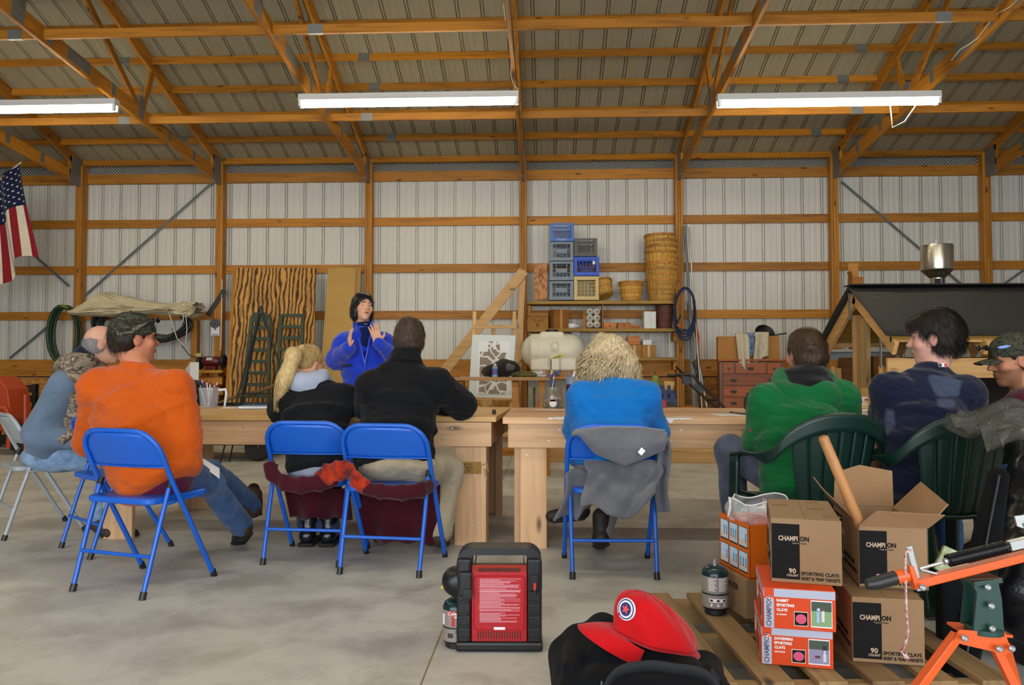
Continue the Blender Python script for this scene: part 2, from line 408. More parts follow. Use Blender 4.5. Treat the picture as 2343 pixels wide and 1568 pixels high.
# back wall: sheet metal, girts, posts, wainscot
OSB_M, nt, b = _new('osb'); v = coords(nt, (9, 9, 30)); vo = nd(nt, 'ShaderNodeTexVoronoi', Scale=1.6); nt.links.new(v, vo.inputs['Vector'])
nt.links.new(ramp(nt, vo.outputs['Color'], [(.1, C('#8a561b')), (.5, C('#b07527')), (.9, C('#c58f42'))]), b.inputs['Base Color'])
b.inputs['Roughness'].default_value = .7; bump(nt, b, vo.outputs['Distance'], .2, .004)
wb = struct(MB().box((0, YW+.27, 2.2), (XR-XL, .04, 4.8)).build('wall_back', mat('outer_skin', '#55585a', .8)))
x = XL
while x < XR-.5:
    mb = MB(); corrugated(mb, 3, 3.2, Matrix.Translation((x, YW+.185, 1.0)) @ Matrix(((1, 0, 0, 0), (0, 0, -1, 0), (0, 1, 0, 0), (0, 0, 0, 1))))
    mb.build('metal_sheet', PANEL, wb); x += .9144
def zpx(py, Y): return EYE+(848-py)/FPX*Y
for i in range(len(PXA)-1):
    a, b_ = PXA[i]+.05, PXA[i+1]-.05
    for py, h in ((503, .135), (612, .135), (720, .135)):
        MB().box(((a+b_)/2, YW+.155, zpx(py, YW+.14)), (b_-a, .038, h)).build('girt', WX, wb, bev=.003)
    MB().box(((a+b_)/2, YW+.15, zpx(842, YW+.14)), (b_-a, .045, .27)).build('skirt_board', WX, wb, bev=.003)
    MB().box(((a+b_)/2, YW+.15, zpx(397, YW+.14)), (b_-a, .045, .16)).build('header_board', WX, wb, bev=.003)
    MB().box(((a+b_)/2, YW+.165, .47), (b_-a, .015, .94)).build('wainscot_panel', OSB_M, wb)
    MB().box(((a+b_)/2, YW+.24, 4.3), (b_-a+.1, .01, .3)).build('soffit_sheet', mat('soffit_metal', '#6d7884', .5), wb)
def zbig(py): return EYE+(848-py)/FPX*YW
for x in PXA:
    for k, dx in enumerate((-.04, 0, .04)):
        MB().box((x+dx, YW+.065, 2.2), (.037, .13+.004*k, 4.42)).build('post_ply', WZ, wb, bev=.003)
# expanded-metal strip in the eave gap
mb = MB(); z0, z1 = 4.235, 4.385; nr = 6; dz = (z1-z0)/nr; dx = .052; xx = -9.4; w = .011
while xx < 9.4:
    for r_ in range(nr):
        o = 0 if r_ % 2 == 0 else dx/2; zz = z0+r_*dz
        for s_ in (0, 1):
            xa, xb = (xx+o, xx+o+dx/2) if s_ == 0 else (xx+o+dx, xx+o+dx/2)
            mb.add([(xa, YW+.12, zz), (xb, YW+.112, zz+dz), (xb, YW+.118, zz+dz+w), (xa, YW+.126, zz+w)], [(0, 1, 2, 3)])
    xx += dx
o = mb.build('vent_mesh', mat('vent_metal', '#d6caa8', .4, .2), wb); o['kind'] = 'stuff'
# steel strap bracing on the girts
STRAP = mat('strap_steel', '#6f7376', .5, .6)
for (p, q) in (((485, 418), (190, 680)), ((62, 570), (158, 655)), ((112, 745), (22, 820)), ((1925, 415), (2225, 672)), ((2343, 618), (2268, 672))):
    MB().beam(at(*p, YW+.13), at(*q, YW+.13), .034, .004, (0, -1, 0)).build('strap_brace', STRAP, wb)
a, q = at(1600, 420, YW+.17), at(1610, 700, YW+.17)

# side walls and front wall with the big open doorway
for nm, xw in (('wall_left', XL), ('wall_right', XR)):
    w = struct(MB().box((xw, (YF+YW)/2, 3.8), (.06, YW-YF+.6, 7.6)).build(nm, PANEL))
    for k in range(7):
        MB().box((xw-math.copysign(.09, xw), YF+.5+k*2.44, 2.1), (.13, .115, 4.2)).build('post', WZ, w)
    for z in (1.1, 1.93, 2.68, 3.43): MB().box((xw-math.copysign(.05, xw), (YF+YW)/2, z), (.038, YW-YF-.3, .135)).build('girt', WY, w)
wf = struct(MB().box((0, YF, 5.6), (XR-XL, .12, 3.9)).build('wall_front', PANEL))
MB().box((-10.4, YF, 2.1), (5.6, .12, 4.3)).build('side_panel', PANEL, wf); MB().box((10.4, YF, 2.1), (5.6, .12, 4.3)).build('side_panel', PANEL, wf)

# roof: sheets, purlins, trusses
def roofz(Y): return EAVE+SL*(12.2-Y) if Y > YR else EAVE+SL*(12.2-YR)-SL*(YR-Y)
ang = math.atan(SL); Lr = (12.75-YR)/math.cos(ang)
ce = struct(MB().box((0, (12.75+YR)/2, roofz((12.75+YR)/2)+.12), (XR-XL, Lr, .02), Euler((-ang, 0, 0))).build('ceiling', mat('outer_skin', '#55585a')))
me_v = []
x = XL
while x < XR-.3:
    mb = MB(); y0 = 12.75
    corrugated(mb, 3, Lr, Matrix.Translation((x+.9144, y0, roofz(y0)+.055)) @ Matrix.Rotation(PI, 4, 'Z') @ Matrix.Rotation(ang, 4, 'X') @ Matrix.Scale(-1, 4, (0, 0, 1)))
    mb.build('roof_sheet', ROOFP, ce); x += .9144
yb = 2*YR-12.75
MB().box((0, (YR+YF-.4)/2, roofz((YR+YF-.4)/2)+.06), (XR-XL, (YR-YF+.6)/math.cos(ang), .02), Euler((ang, 0, 0))).build('far_slope', PANEL, ce)
PY = [12.2-.56*i for i in range(16)]
for i in range(len(PXA)-1):
    a, b_ = PXA[i]+.022, PXA[i+1]-.022
    for Y in PY: MB().box(((a+b_)/2, Y, roofz(Y)), (b_-a, .038, .095), Euler((-ang, 0, 0))).build('purlin', WX, ce, bev=.002)
    for py, Y in ((257, 9.9), (46, 7.75), (-150, 5.6)):
        MB().box(((a+b_)/2, Y, zpx(py, Y)), (b_-a, .038, .095)).build('chord_brace', WX, ce, bev=.002)
for px, py, Y in ((832, 117, 9.92), (857, 187, 10.5), (895, 307, 11.62), (838, 257, 9.86), (720, 50, 7.71), (30, 78, 7.71), (2163, 48, 7.71), (1972, 117, 9.92),
                  (1930, 190, 10.5), (1868, 308, 11.62), (282, 132, 9.92), (336, 202, 10.5), (418, 316, 11.62), (1963, 257, 9.86), (282, 262, 9.86)):
    br_ = py in (257, 262, 50, 78, 48); p = at(px, py, Y); Yq_ = {1: 9.9, 0: 7.75}[py > 200] if br_ else min(PY, key=lambda q: abs(q-Y))
    if br_: Yq_ = 9.9 if py > 200 else 7.75
    zq_ = (zpx(257, 9.9) if py > 200 else zpx(46, 7.75)) if br_ else roofz(Yq_)
    MB().box((p.x, Yq_, zq_), (.15, .042, .099), Euler((0 if br_ else -ang, 0, 0))).build('splice_plate', GALV, ce)
TRUSS_LB = ['wooden roof truss beyond the flag at the edge', 'wooden roof truss above the hanging flag', 'wooden roof truss meeting the post with the flag beside it', 'wooden roof truss over the bench grinder post',
            'wooden roof truss ending at the post behind the standing presenter', 'pale-edged wooden roof truss straight above the easel', 'wooden roof truss above the stacked bushel baskets',
            'wooden roof truss with a white cable near the framed shed gable', 'wooden roof truss over the steel hopper', 'wooden roof truss past the small shed', 'wooden roof truss at the far end past the shed']
def truss(x, lb):
    t = root('roof_truss', lb, 'truss', (x, YW, 4.0), group='roof trusses'); q = .04
    P = lambda Y, z: V((0, Y-YW, z-4.0))
    bc = lambda Y: 4.12+.096*(YW-Y)             # bottom chord centre
    MB().beam(P(12.3, roofz(12.3)-.05), P(YR, roofz(YR)-.05), q, .185).build('top_chord', WY, t, bev=.003)
    MB().beam(P(12.2, bc(12.2)), P(YR, bc(YR)), q, .185).build('bottom_chord', WY, t, bev=.003)
    MB().beam(P(11.93, bc(11.93)), P(11.93, roofz(11.93)-.05), q, .12, (0, 1, 0)).build('web', WZ, t)
    J = [(9.7, bc(9.7)+.04), (7.85, roofz(7.85)-.1), (6.4, bc(6.4)+.04), (YR, roofz(YR)-.15)]
    MB().beam(P(9.72, bc(9.7)), P(10.0, roofz(10.0)-.1), q*.9, .088, (0, 1, 0)).build('web', WZ, t)
    for i in range(3): MB().beam(P(*J[i]), P(*J[i+1]), q*.9, .088).build('web', WY, t)
    for (Y, z, w, h) in ((12.05, 4.24, .3, .42), (9.7, bc(9.7)+.08, .13, .3), (7.35, bc(7.35)+.1, .2, .36), (6.4, bc(6.4)+.06, .3, .25), (7.85, roofz(7.85)-.08, .3, .2)):
        MB().box(P(Y, z), (q+.008, w, h), Euler((-.09, 0, 0))).build('gusset_plate', GALV, t)
    for Y, w in ((8.35, .42), (9.05, .09), (10.45, .09), (11.2, .09), (7.85, .09)):
        MB().box(P(Y, bc(Y)+.02), (q+.006, w, .15), Euler((-.09, 0, 0))).build('gusset_plate', GALV, t)
    return t
for x, lb in zip(PXA, TRUSS_LB): truss(x, lb)

# fluorescent strip lights under the chords
WHITE_EN = mat('white_enamel', '#e4e4e0', .4); TUBE_M = mat('lit_tube', '#ffffff', emit=((1.0, .9, .68, 1), LAMP_E))
bcz = lambda Y: 4.12+.096*(YW-max(Y, 2*YR-Y))
def strip_light(pxa, pxb, py, lb, L=None, Y=8.65, xz=None):
    a, b_ = at(pxa, py, Y), at(pxb, py, Y); c = (a+b_)/2; L = L or (b_-a).length; c.x = (b_.x-L/2)
    if xz: c = V((xz[0], Y, xz[1])); L = 2.44
    t = root('strip_light', lb, 'ceiling light', (c.x, Y, c.z), group='fluorescent strip lights')
    hs = MB(); pf = [(-.06, .0), (.06, .0), (.05, .075), (-.05, .075)]
    hs.prism(pf, L, Matrix.Translation((-L/2, 0, 0)) @ Matrix(((0, 0, 1, 0), (1, 0, 0, 0), (0, 1, 0, 0), (0, 0, 0, 1)))); hs.build('housing', WHITE_EN, t, bev=.004)
    for sy in (-.035, .035):
        mb = MB(); mb.tube([(-L/2+.05, sy, -.035), (L/2-.05, sy, -.035)], .024, 12); mb.build('lamp_tube', TUBE_M, t, smooth=40)
        for sx in (-1, 1): MB().box((sx*(L/2-.02), sy, -.03), (.035, .032, .075)).build('lamp_socket', WHITE_EN, t, bev=.004)
    for xt in sorted(PXA, key=lambda q: abs(q-c.x))[:2]:
        xl = max(min(xt-c.x, L/2-.06), -L/2+.06); MB().tube([(xl, 0, .07), (xt-c.x, 0, bcz(Y)-.08-c.z)], .004, 5).build('hanger_wire', GALV, t)
    return t
strip_light(685, 1187, 229, 'lit fluorescent strip light between the central trusses above the presenter')
strip_light(1640, 2150, 229, 'lit fluorescent strip light hanging above the dresser and shed')
strip_light(-230, 268, 246, 'lit fluorescent strip light cut off by the picture edge near the flag')
for x_, lb in ((-3.9, 'lit strip light overhead above the orange sweatshirt, beyond the top edge'), (-.1, 'lit strip light overhead above the portable heater, beyond the top edge'), (3.7, 'lit strip light overhead above the cartons, beyond the top edge')):
    strip_light(0, 100, 229, lb, Y=2.7, xz=(x_, 4.35))
CABLE = mat('white_cable', '#d9d2bd', .5)
tx, Yc = PX[5], 0
pts = [at(2036, 238, 8.65), at(2039, 262, 8.68), at(2042, 292, 8.7), at(2070, 278, 8.7), at(2096, 240, 8.68)]
tag(MB().tube(pts, .006, 6).build('power_cable', CABLE, smooth=60), 'thin white cord drooping under the lit strip above the shed', 'cable')
pts = [V((tx-.03, 8.6-.18*i, bcz(8.6-.18*i)-.02+.03*math.sin(i*1.7))) for i in range(14)]
tag(MB().tube(pts, .006, 6).build('power_cable', CABLE, smooth=60), 'white cable stapled along the truss over the dresser', 'cable')
pts = [at(1186, 205, 8.7), at(1175, 195, 8.7), at(1168, 170, 8.6), at(1172, 130, 8.4), at(1160, 70, 8.1), at(1152, 10, 7.8)]
tag(MB().tube(pts, .006, 6).build('power_cable', CABLE, smooth=60), 'white cable running up the central truss from the middle strip light', 'cable')
# ================================================================ things along the back wall
def pb(x0, y0, x1, y1, Y):                     # width, height, centre x, base z of a pixel box whose front stands at depth Y
    a, b_ = at(x0, y1, Y), at(x1, y0, Y); return b_.x-a.x, b_.z-a.z, (a.x+b_.x)/2, a.z
CARD = mat('cardboard', '#a9773c', .85, bmp=.1, bs=40, col2='#97692f', ns=3)
CARD2 = mat('dark_cardboard', '#8f5c22', .85, col2='#7f4f1c', ns=3)
PALE = wood('pale_pine', '#cfa468', '#b58748', 'z'); PALEX = wood('pale_pine', '#cfa468', '#b58748', 'x'); PALEY = wood('pale_pine', '#cfa468', '#b58748', 'y')
BLACKP = mat('black_plastic', '#17181a', .45); BLACKM = mat('black_metal', '#1b1b1c', .4, .3)
WHITEP = mat('white_plastic', '#d8d8d2', .45); STEEL = mat('steel', '#b0b2b2', .3, .9); INK = mat('black_ink', '#22211f', .8)
PAPER = mat('white_paper', '#e6e6e6', .8)

# --- shelf unit between two posts
Ys = 11.8
sh = root('storage_shelf', 'three-tier wooden wall shelf holding crates and baskets between two posts', 'shelf', (0, Ys, 0))
SHW = wood('shelf_board', '#93701f', '#6d5210', 'x')
SHZ = {}
for i, (py, xa) in enumerate(((689, 1206), (752, 1206), (818, 1206))):
    a, b_ = at(xa, py, Ys), at(1552, py, Ys); SHZ[i] = a.z
    MB().box(((a.x+b_.x)/2, .17, a.z-.025), (b_.x-a.x, .34, .05)).build('shelf_board', SHW, sh, bev=.003)
    for px in (1211, 1546):
        c_ = at(px, py, Ys); MB().box((c_.x, .2, c_.z-.12), (.045, .26, .13)).build('cleat', WX, sh, bev=.003)

def crate(lb, x0, y0, x1, y1, mtl, style, Y=Ys+.03, dep=.3):
    w, h, cx, z = pb(x0, y0, x1, y1, Y); r = root('plastic_crate', lb, 'crate', (cx, Y+dep/2, z), group='crates on the top shelf'); dep = min(dep, .33)
    t = .012
    s = MB()
    for sx in (-1, 1):
        for sy in (-1, 1): s.box((sx*(w/2-.025), sy*(dep/2-.025), h/2), (.05, .05, h-.004))
    s.box((0, 0, .008), (w-.01, dep-.01, .012))
    s.build('shell', mtl, r, bev=.003)
    for zz, hh in ((h-.02, .035), (.03, .05)):
        rim = MB()
        for sy in (-1, 1): rim.box((0, sy*(dep/2-t/2+.0015), zz), (w+.003, t, hh))
        for sx in (-1, 1): rim.box((sx*(w/2-t/2+.0015), 0, zz), (t, dep-.02, hh))
        rim.build('rim', mtl, r)
    f0, f1, g0, g1 = -w/2+.05, w/2-.05, .055, h-.04
    for fc in range(4):
        L = MB(); Mr = Matrix.Rotation(PI/2*fc, 4, 'Z'); hw = (w if fc % 2 == 0 else dep)/2-.05; off = (dep if fc % 2 == 0 else w)/2-t/2
        def bar(xa, za, xb, zb, wd=.007): 
            q = MB(); q.beam((xa, -off, za), (xb, -off, zb), t*.8, wd, (0, 0, 1) if abs(xb-xa) > abs(zb-za) else (1, 0, 0)); L.add(q.v, q.f, 0, Mr)
        if style == 'grid':
            for i in range(7): u = -hw+2*hw*i/6; bar(u, g0, u, g1)
            for i in range(1, 6): zz = g0+(g1-g0)*i/6; bar(-hw, zz, hw, zz, .005)
        elif style == 'star':
            n = 5
            for i in range(n+1): u = -hw+2*hw*i/n; bar(u, g0, u, g1*.86); 
            for j in range(5): zz = g0+(g1*.86-g0)*j/4; bar(-hw, zz, hw, zz)
            for i in range(n):
                for j in range(4):
                    ua, ub = -hw+2*hw*i/n, -hw+2*hw*(i+1)/n; za, zb = g0+(g1*.86-g0)*j/4, g0+(g1*.86-g0)*(j+1)/4
                    bar(ua, za, ub, zb, .004); bar(ua, zb, ub, za, .004)
            bar(-hw, g1-.004, hw, g1-.004, .03)
        elif style == 'window':
            for zz in (g0+.33*(g1-g0), g0+.64*(g1-g0)): bar(-hw, zz, hw, zz, .006)
            for u in (-.52*hw*1.2, .52*hw*1.2): bar(u, g0, u, g1, .009)
            q = MB(); q.box((0, -off, g0+.485*(g1-g0)), (hw*1.25, t, .3*(g1-g0))); L.add(q.v, q.f, 0, Mr)
            for u in (-.2*hw, .2*hw): bar(u, g0, u, g0+.33*(g1-g0), .008)
        elif style == 'diamond':
            n = 6
            for i in range(-3, n+1):
                for sg in (1, -1):
                    ua = -hw+2*hw*i/n; ub = ua+2*hw*3/n; za, zb = g0, g1*.8
                    ta, tb = max(0, (-hw-ua)/(ub-ua)), min(1, (hw-ua)/(ub-ua))
                    if tb > ta: bar(sg*(ua+(ub-ua)*ta), za+(zb-za)*ta, sg*(ua+(ub-ua)*tb), za+(zb-za)*tb, .005)
            bar(-hw, g1*.84, hw, g1*.84, .02)
        elif style == 'fan':
            for u in (-.85, -.45, 0, .45, .85): bar(u*hw*.5, g0, u*hw*1.1, g1, .008)
            bar(-hw, g0+.4*(g1-g0), hw, g0+.4*(g1-g0), .007); bar(-hw, g1-.01, hw, g1-.01, .03)
        L.build('lattice', mtl, r)
    return r
GRAYC = mat('blue_grey_crate', '#71818f', .5); BLUEC = mat('faded_blue_crate', '#3f6cb8', .5); BLUEB = mat('bright_blue_crate', '#0b4bc4', .45)
DGRAY = mat('dark_grey_crate', '#50514c', .5); TANC = mat('tan_crate', '#cbb57e', .55)
c0 = crate('lowest blue-grey milk crate of its stack, standing on the shelf', 1257, 643, 1312, 687, GRAYC, 'window')
crate('second blue-grey milk crate from the shelf in its stack', 1257.5, 598, 1312, 642, GRAYC, 'window')
crate('blue-grey milk crate just under the faded blue one', 1258, 553, 1312, 597.5, GRAYC, 'window')
ct = crate('faded blue milk crate on top of the grey crates', 1259, 510, 1313, 552.5, BLUEC, 'diamond')
crate('tan milk crate with star lattice on the shelf', 1313.5, 632, 1370, 687, TANC, 'star')
cb = crate('bright blue milk crate stacked on the tan crate', 1313.5, 587.5, 1371, 631.5, BLUEB, 'fan')
crate('dark grey milk crate topping the bright blue one', 1314, 545, 1366, 587, DGRAY, 'diamond')
lettering('Prairie', .05, mat('pale_blue_ink', '#b9cbe6', .7), ct, (0, -.152, .012), (PI/2, 0, 0), align='CENTER')
MB().box((.11, -.152, .2), (.04, .003, .05)).build('sticker', PAPER, cb)
# carved plank
w, h, cx, z = pb(1222, 602, 1252, 686, Ys+.05)
m, nt, b = _new('burl_wood'); v = coords(nt, (9, 9, 2.2)); vw = nd(nt, 'ShaderNodeTexWave', Scale=1.2, Distortion=14, Detail=3); vw.wave_type = 'RINGS'
nt.links.new(v, vw.inputs['Vector']); nt.links.new(ramp(nt, vw.outputs[0], [(0, C('#8a4f1c')), (.6, C('#b87a35'))]), b.inputs['Base Color']); BURL = m
r = root('wood_plank', 'figured brown plank standing upright beside the crate stack', 'plank', (cx, Ys+.09, z))
MB().box((0, 0, h/2), (w, .05, h)).build('board', BURL, r, bev=.004)
CARVE = mat('carved_groove', '#5d3210', .9)
cv = MB(); cv.tube([V((.03*math.cos(a)*(1+.2*math.sin(3*a)), -.026, h*.68+.1*math.sin(a))) for a in [2*PI*i/24 for i in range(24)]], .004, 5, closed=True)
cv.tube([V((.012*math.cos(a), -.026, h*.72+.05*math.sin(a))) for a in [2*PI*i/16 for i in range(16)]], .004, 5, closed=True); cv.build('carved_figure', CARVE, r)

# bushel baskets
BSK = wood('basket_stave', '#c4973f', '#9a6f22', 'z', knots=0); BHOOP = wood('basket_hoop', '#b5792a', '#8e5a18', 'x', knots=0)
DBSK = wood('dark_basket', '#5a2c1c', '#3c1c12', 'z', knots=0); DHOOP = wood('dark_hoop', '#4a2416', '#30160d', 'x', knots=0)
WIRE = mat('basket_wire', '#6b6a64', .4, .8)
def basket(lb, c, rt, rb, h, rot=(0, 0, 0), m1=BSK, m2=BHOOP, grp='bushel baskets', wood_handle=False):
    r = root('bushel_basket', lb, 'basket', c, group=grp, rot=rot); n = 44
    vs = []; fs = []
    for j, zz in enumerate((0, .33, .66, 1)):
        for k in range(n*2):
            a = 2*PI*k/(2*n); rr = (rb+(rt-rb)*zz)*(1 if (k//2) % 2 == 0 else .975)
            vs.append((rr*math.cos(a), rr*math.sin(a), zz*h))
    for j in range(3):
        for k in range(2*n): fs.append((j*2*n+k, j*2*n+(k+1) % (2*n), (j+1)*2*n+(k+1) % (2*n), (j+1)*2*n+k))
    MB().add(vs, fs+[tuple(range(2*n))]).build('staves', m1, r, solid=.004)
    for zz, hh in ((.93, .1), (.5, .05), (.06, .05)):
        ro = rb+(rt-rb)*zz+.006; q = MB(); hz = hh*h/2/.9
        q.lathe([(ro, zz*h-hz), (ro+.003, zz*h+hz), (ro-.01, zz*h+hz), (ro-.012, zz*h-hz), (ro, zz*h-hz)], 32); q.build('hoop', m2, r, smooth=30)
    for s in (-1, 1):
        q = MB(); p = [V((s*(rt+.004), -.05, h*.9)), V((s*(rt+.03), -.04, h*.98)), V((s*(rt+.03), .04, h*.98)), V((s*(rt+.004), .05, h*.9))]
        if wood_handle: p = [V((s*.1-.05, -rt-.004, h*.9)), V((s*.1-.04, -rt-.03, h*.86)), V((s*.1+.04, -rt-.03, h*.86)), V((s*.1+.05, -rt-.004, h*.9))]
        q.tube(p, .0025, 5); q.build('handle', WIRE, r)
    return r
w, h, cx, z = pb(1418, 642, 1475, 688, Ys+.05)
Yb = Ys+.19; k = h/46
b1 = basket('pale splint basket, outer of a nested pair on the shelf', (cx, Yb, SHZ[0]), w/2-.006, w/2*.74, h*.88)
basket('rim of the splint basket set inside the pale nested pair', (cx, Yb, SHZ[0]+h*.13), w/2, w/2*.75, h*.88)
w2, h2, cx2, z2 = pb(1372, 632, 1412, 686, Ys+.05)
basket('weathered splint basket tipped on its side against the tan crate', (cx2-.04, Yb, SHZ[0]+.085), .165, .125, .25, (0, R(-72+90+60), 0), grp='bushel baskets') .rotation_euler = (R(-20), R(-14), 0)
wS, hS, cS, zS = pb(1480, 537, 1553, 690, Ys+.03)
base_h = .34; nB = 9; rT = wS/2
names = ['bottom', 'second', 'third', 'fourth', 'fifth', 'sixth', 'seventh', 'eighth', 'topmost']
for i in range(nB):
    zz = SHZ[0]+(hS-base_h)*i/(nB-1)
    basket('%s basket of the tall nested bushel stack at the shelf end' % names[i], (cS+.012*math.sin(i*2.1), Yb+.01*math.cos(i*1.7), zz+.002*i), rT*.985, rT*.76, base_h, (R(1.2*math.sin(i)), R(1.2*math.cos(i*1.3)), i*.7))
# second shelf
def carton(lb, x0, y0, x1, y1, Y, dep, mtl=CARD, rz=0, name='cardboard_box', zb=None, flap=True, grp=None):
    w, h, cx, z = pb(x0, y0, x1, y1, Y); z = z if zb is None else zb
    r = root(name, lb, 'box', (cx, Y+dep/2, z), rz, grp); MB().box((0, 0, h/2), (w, dep, h)).build('body', mtl, r, bev=.003)
    if flap:
        MB().box((0, 0, h+.0005), (w*.98, .004, .001)).build('top_seam', INK, r)
        MB().box((0, -dep/2-.0005, h*.5), (w*.16, .001, h*.98)).build('tape', mat('box_tape', '#b08a4e', .3), r)
    return r
r = carton('cardboard box marked for muskrat traps in black marker', 1206, 715, 1254.5, 751, Ys+.02, .28, zb=SHZ[1], mtl=CARD, flap=False)
MB().box((0, .0, .247), (.32, .004, .001)).build('top_seam', INK, r)
for t, z_, s_ in (('MUSKRAT', .155, .075), ('TRAPS', .095, .065)): lettering(t, s_, INK, r, (.0, -.1415, z_), (PI/2, 0, 0), align='CENTER', bold=-.0008)
MB().lathe([(.028, 0), (.028, .0006)], 14, M=Matrix.Translation((0, -.1402, .055)) @ Matrix.Rotation(PI/2, 4, 'X')).build('printed_mark', mat('faded_ink', '#6d5130', .8), r)
carton('plain brown carton turned cornerwise beside the trap box', 1259, 707, 1297, 751, Ys+.06, .2, CARD2, R(25), zb=SHZ[1])
JUG = mat('milky_jug', '#d9d7cc', .35, alpha=.92)
def jug(lb, px, py, Y, r_=.045, lie=True, s=1.0):
    p = at(px, py, Y); t = root('plastic_jug', lb, 'jug', p, rot=(-PI/2, 0, 0), group='milk jugs on the middle shelf')
    MB().lathe([(.001, .2), (.05*s, .2), (.056*s, .19), (.056*s, .06), (.05*s, .035), (.03*s, .012), (.02*s, 0), (.014*s, 0), (.014*s, .02)], 16).build('body', JUG, t, smooth=40)
    MB().lathe([(.016*s, -.006), (.016*s, .004), (.001, .006)], 12).build('mouth', mat('jug_mouth', '#5d5547', .6), t)
    return t
nm = ['top', 'middle', 'bottom']
for i in range(3):
    for j in range(2): jug('%s milky jug in the %s column of the jug rack' % (nm[i], ('tank-side', 'basket-side')[j]), 1350+16*j, 713+15*i-.5, Ys+.03)
jg = MB(); a = at(1341, 706, Ys+.05); b_ = at(1376, 751, Ys+.05)
ra = root('jug_rack', 'thin board rack holding six milky jugs', 'rack', (b_.x+.02, Ys+.15, SHZ[1]))
MB().box((0, 0, .2), (.012, .22, .4)).build('side_board', WZ, ra); MB().box((-.15, .1, .15), (.28, .012, .3)).build('back_board', WZ, ra)
p = at(1312, 744, Ys+.1)
t = root('plastic_bottle', 'small milky bottle lying on its side by the brown carton', 'bottle', (p.x, p.y, SHZ[1]+.042), rot=(0, PI/2, .2))
MB().lathe([(.001, -.08), (.035, -.08), (.04, -.07), (.04, .03), (.018, .06), (.018, .08), (.001, .08)], 16).build('body', JUG, t, smooth=40)
MB().lathe([(.041, -.05), (.041, .0)], 16).build('label', PAPER, t)
OCB = wood('cedar_block', '#b5702a', '#8f5218', 'x', knots=.4)
for i, (x0, y0, x1, lb) in enumerate(((1381, 737, 1410, 'cedar block next to the jug rack'), (1413, 737.5, 1443, 'cedar block with a knot in its end'), (1443, 741, 1454, 'small cedar offcut by the knotty block'), (1455, 745, 1468, 'thinnest cedar offcut near the white box'))):
    w, h, cx, z = pb(x0, y0, x1, 751, Ys+.04); r = root('wood_block', lb, 'wood block', (cx, Ys+.12, SHZ[1]), group='wood offcuts'); MB().box((0, 0, h/2), (w-.004, .16, h)).build('block', OCB, r, bev=.003)
    MB().lathe([(.012, 0), (.012, .001)], 12, M=Matrix.Translation((.0, -.08, h*.4)) @ Matrix.Rotation(PI/2, 4, 'X')).build('knot', CARVE, r)
w, h, cx, z = pb(1474, 713, 1501, 752, Ys+.04)
r = root('foam_box', 'white foam box with a dark crack down its face', 'box', (cx, Ys+.16, SHZ[1])); MB().box((0, 0, h/2), (w, .24, h)).build('body', mat('white_foam', '#d9dcd9', .9), r, bev=.006)
MB().tube([(-.02, -.121, h*.8), (0, -.121, h*.62), (.015, -.121, h*.55), (.01, -.121, h*.35), (.02, -.121, h*.2)], .0015, 4).build('crack', INK, r)
w, h, cx, z = pb(1503, 697, 1545, 752, Ys+.03)
basket('dark brown stained basket at the bottom of its nested pair', (cx, Yb, SHZ[1]), w/2, w/2*.8, h*.7, m1=DBSK, m2=DHOOP, wood_handle=True)
basket('dark brown stained basket nested in another one under the shelf', (cx+.005, Yb, SHZ[1]+h*.3), w/2*1.02, w/2*.82, h*.68, m1=DBSK, m2=DHOOP, wood_handle=True)
# third shelf
carton('low wooden box stacked on the pale carton', 1436, 770, 1464, 790, Ys+.05, .2, OCB, zb=SHZ[2]+.19, flap=False, name='wooden_box')
carton('pale carton under the wooden box on the low shelf', 1436, 790, 1468, 818, Ys+.03, .22, CARD, zb=SHZ[2])
carton('small taped carton on the low shelf by the white lid', 1469, 790, 1500, 818, Ys+.03, .22, CARD, zb=SHZ[2])
carton('white paper box resting on the small taped carton', 1471, 778, 1491, 790, Ys+.06, .16, mat('white_card', '#d9d9d4', .8), zb=SHZ[2]+.188, flap=False, name='paper_box')
carton('clear grey bin standing behind the white tank', 1308, 760, 1327, 818, Ys+.05, .22, mat('grey_bin', '#8a9396', .3, alpha=.8), zb=SHZ[2], flap=False, name='storage_bin')
carton('small white appliance box peeking out beside the tank', 1213, 764, 1228, 774, Ys+.0, .15, mat('white_card', '#d9d9d4', .8), zb=SHZ[2]+.29, flap=False, name='appliance_box')

# --- tank on its bench
Yt = 10.9
wB, hB, cB, zB = pb(1197, 849, 1345, 868, Yt)
bn = root('work_bench', 'wooden bench with grey blocks for legs, carrying the white tank', 'bench', (cB, Yt+.35, 0))
MB().box((0, 0, zB+hB/2), (wB, .75, hB)).build('bench_top', WX, bn, bev=.004)
GREYB = mat('grey_block', '#87877c', .85, bmp=.3, bs=30)
for px in (1214, 1231, 1292, 1308):
    p = at(px, 900, Yt+.05); MB().box((p.x-cB, -.2, zB/2), (.075, .2, zB)).build('block_leg', GREYB, bn, bev=.006)
MB().box((.0, -.22, zB-.06), (wB*.8, .15, .12)).build('block_rail', GREYB, bn, bev=.006)
w, h, cx, z = pb(1203, 757, 1330, 850, Yt+.1)
TANK = mat('white_tank', '#dcd9c6', .4, bmp=.05, bs=4)
tk = root('water_tank', 'cream white plastic leg tank on the bench', 'tank', (cx, Yt+.42, zB+hB))
B = Blob(.011); hw = w/2
B.ecap((-hw+.14, 0, h*.5), (hw-.16, 0, h*.5), (.24, h*.43), (.24, h*.43), (0, 1, 0), .02, end=.9)
B.ell((.0, 0, h*.5), (hw, .25, h*.36), k=.08)
B.rbox((-.02, 0, h*.9), (.17, .15, h*.085), .03, k=.03); B.rbox((-.22, 0, h*.85), (.09, .12, h*.07), .02, k=.03)
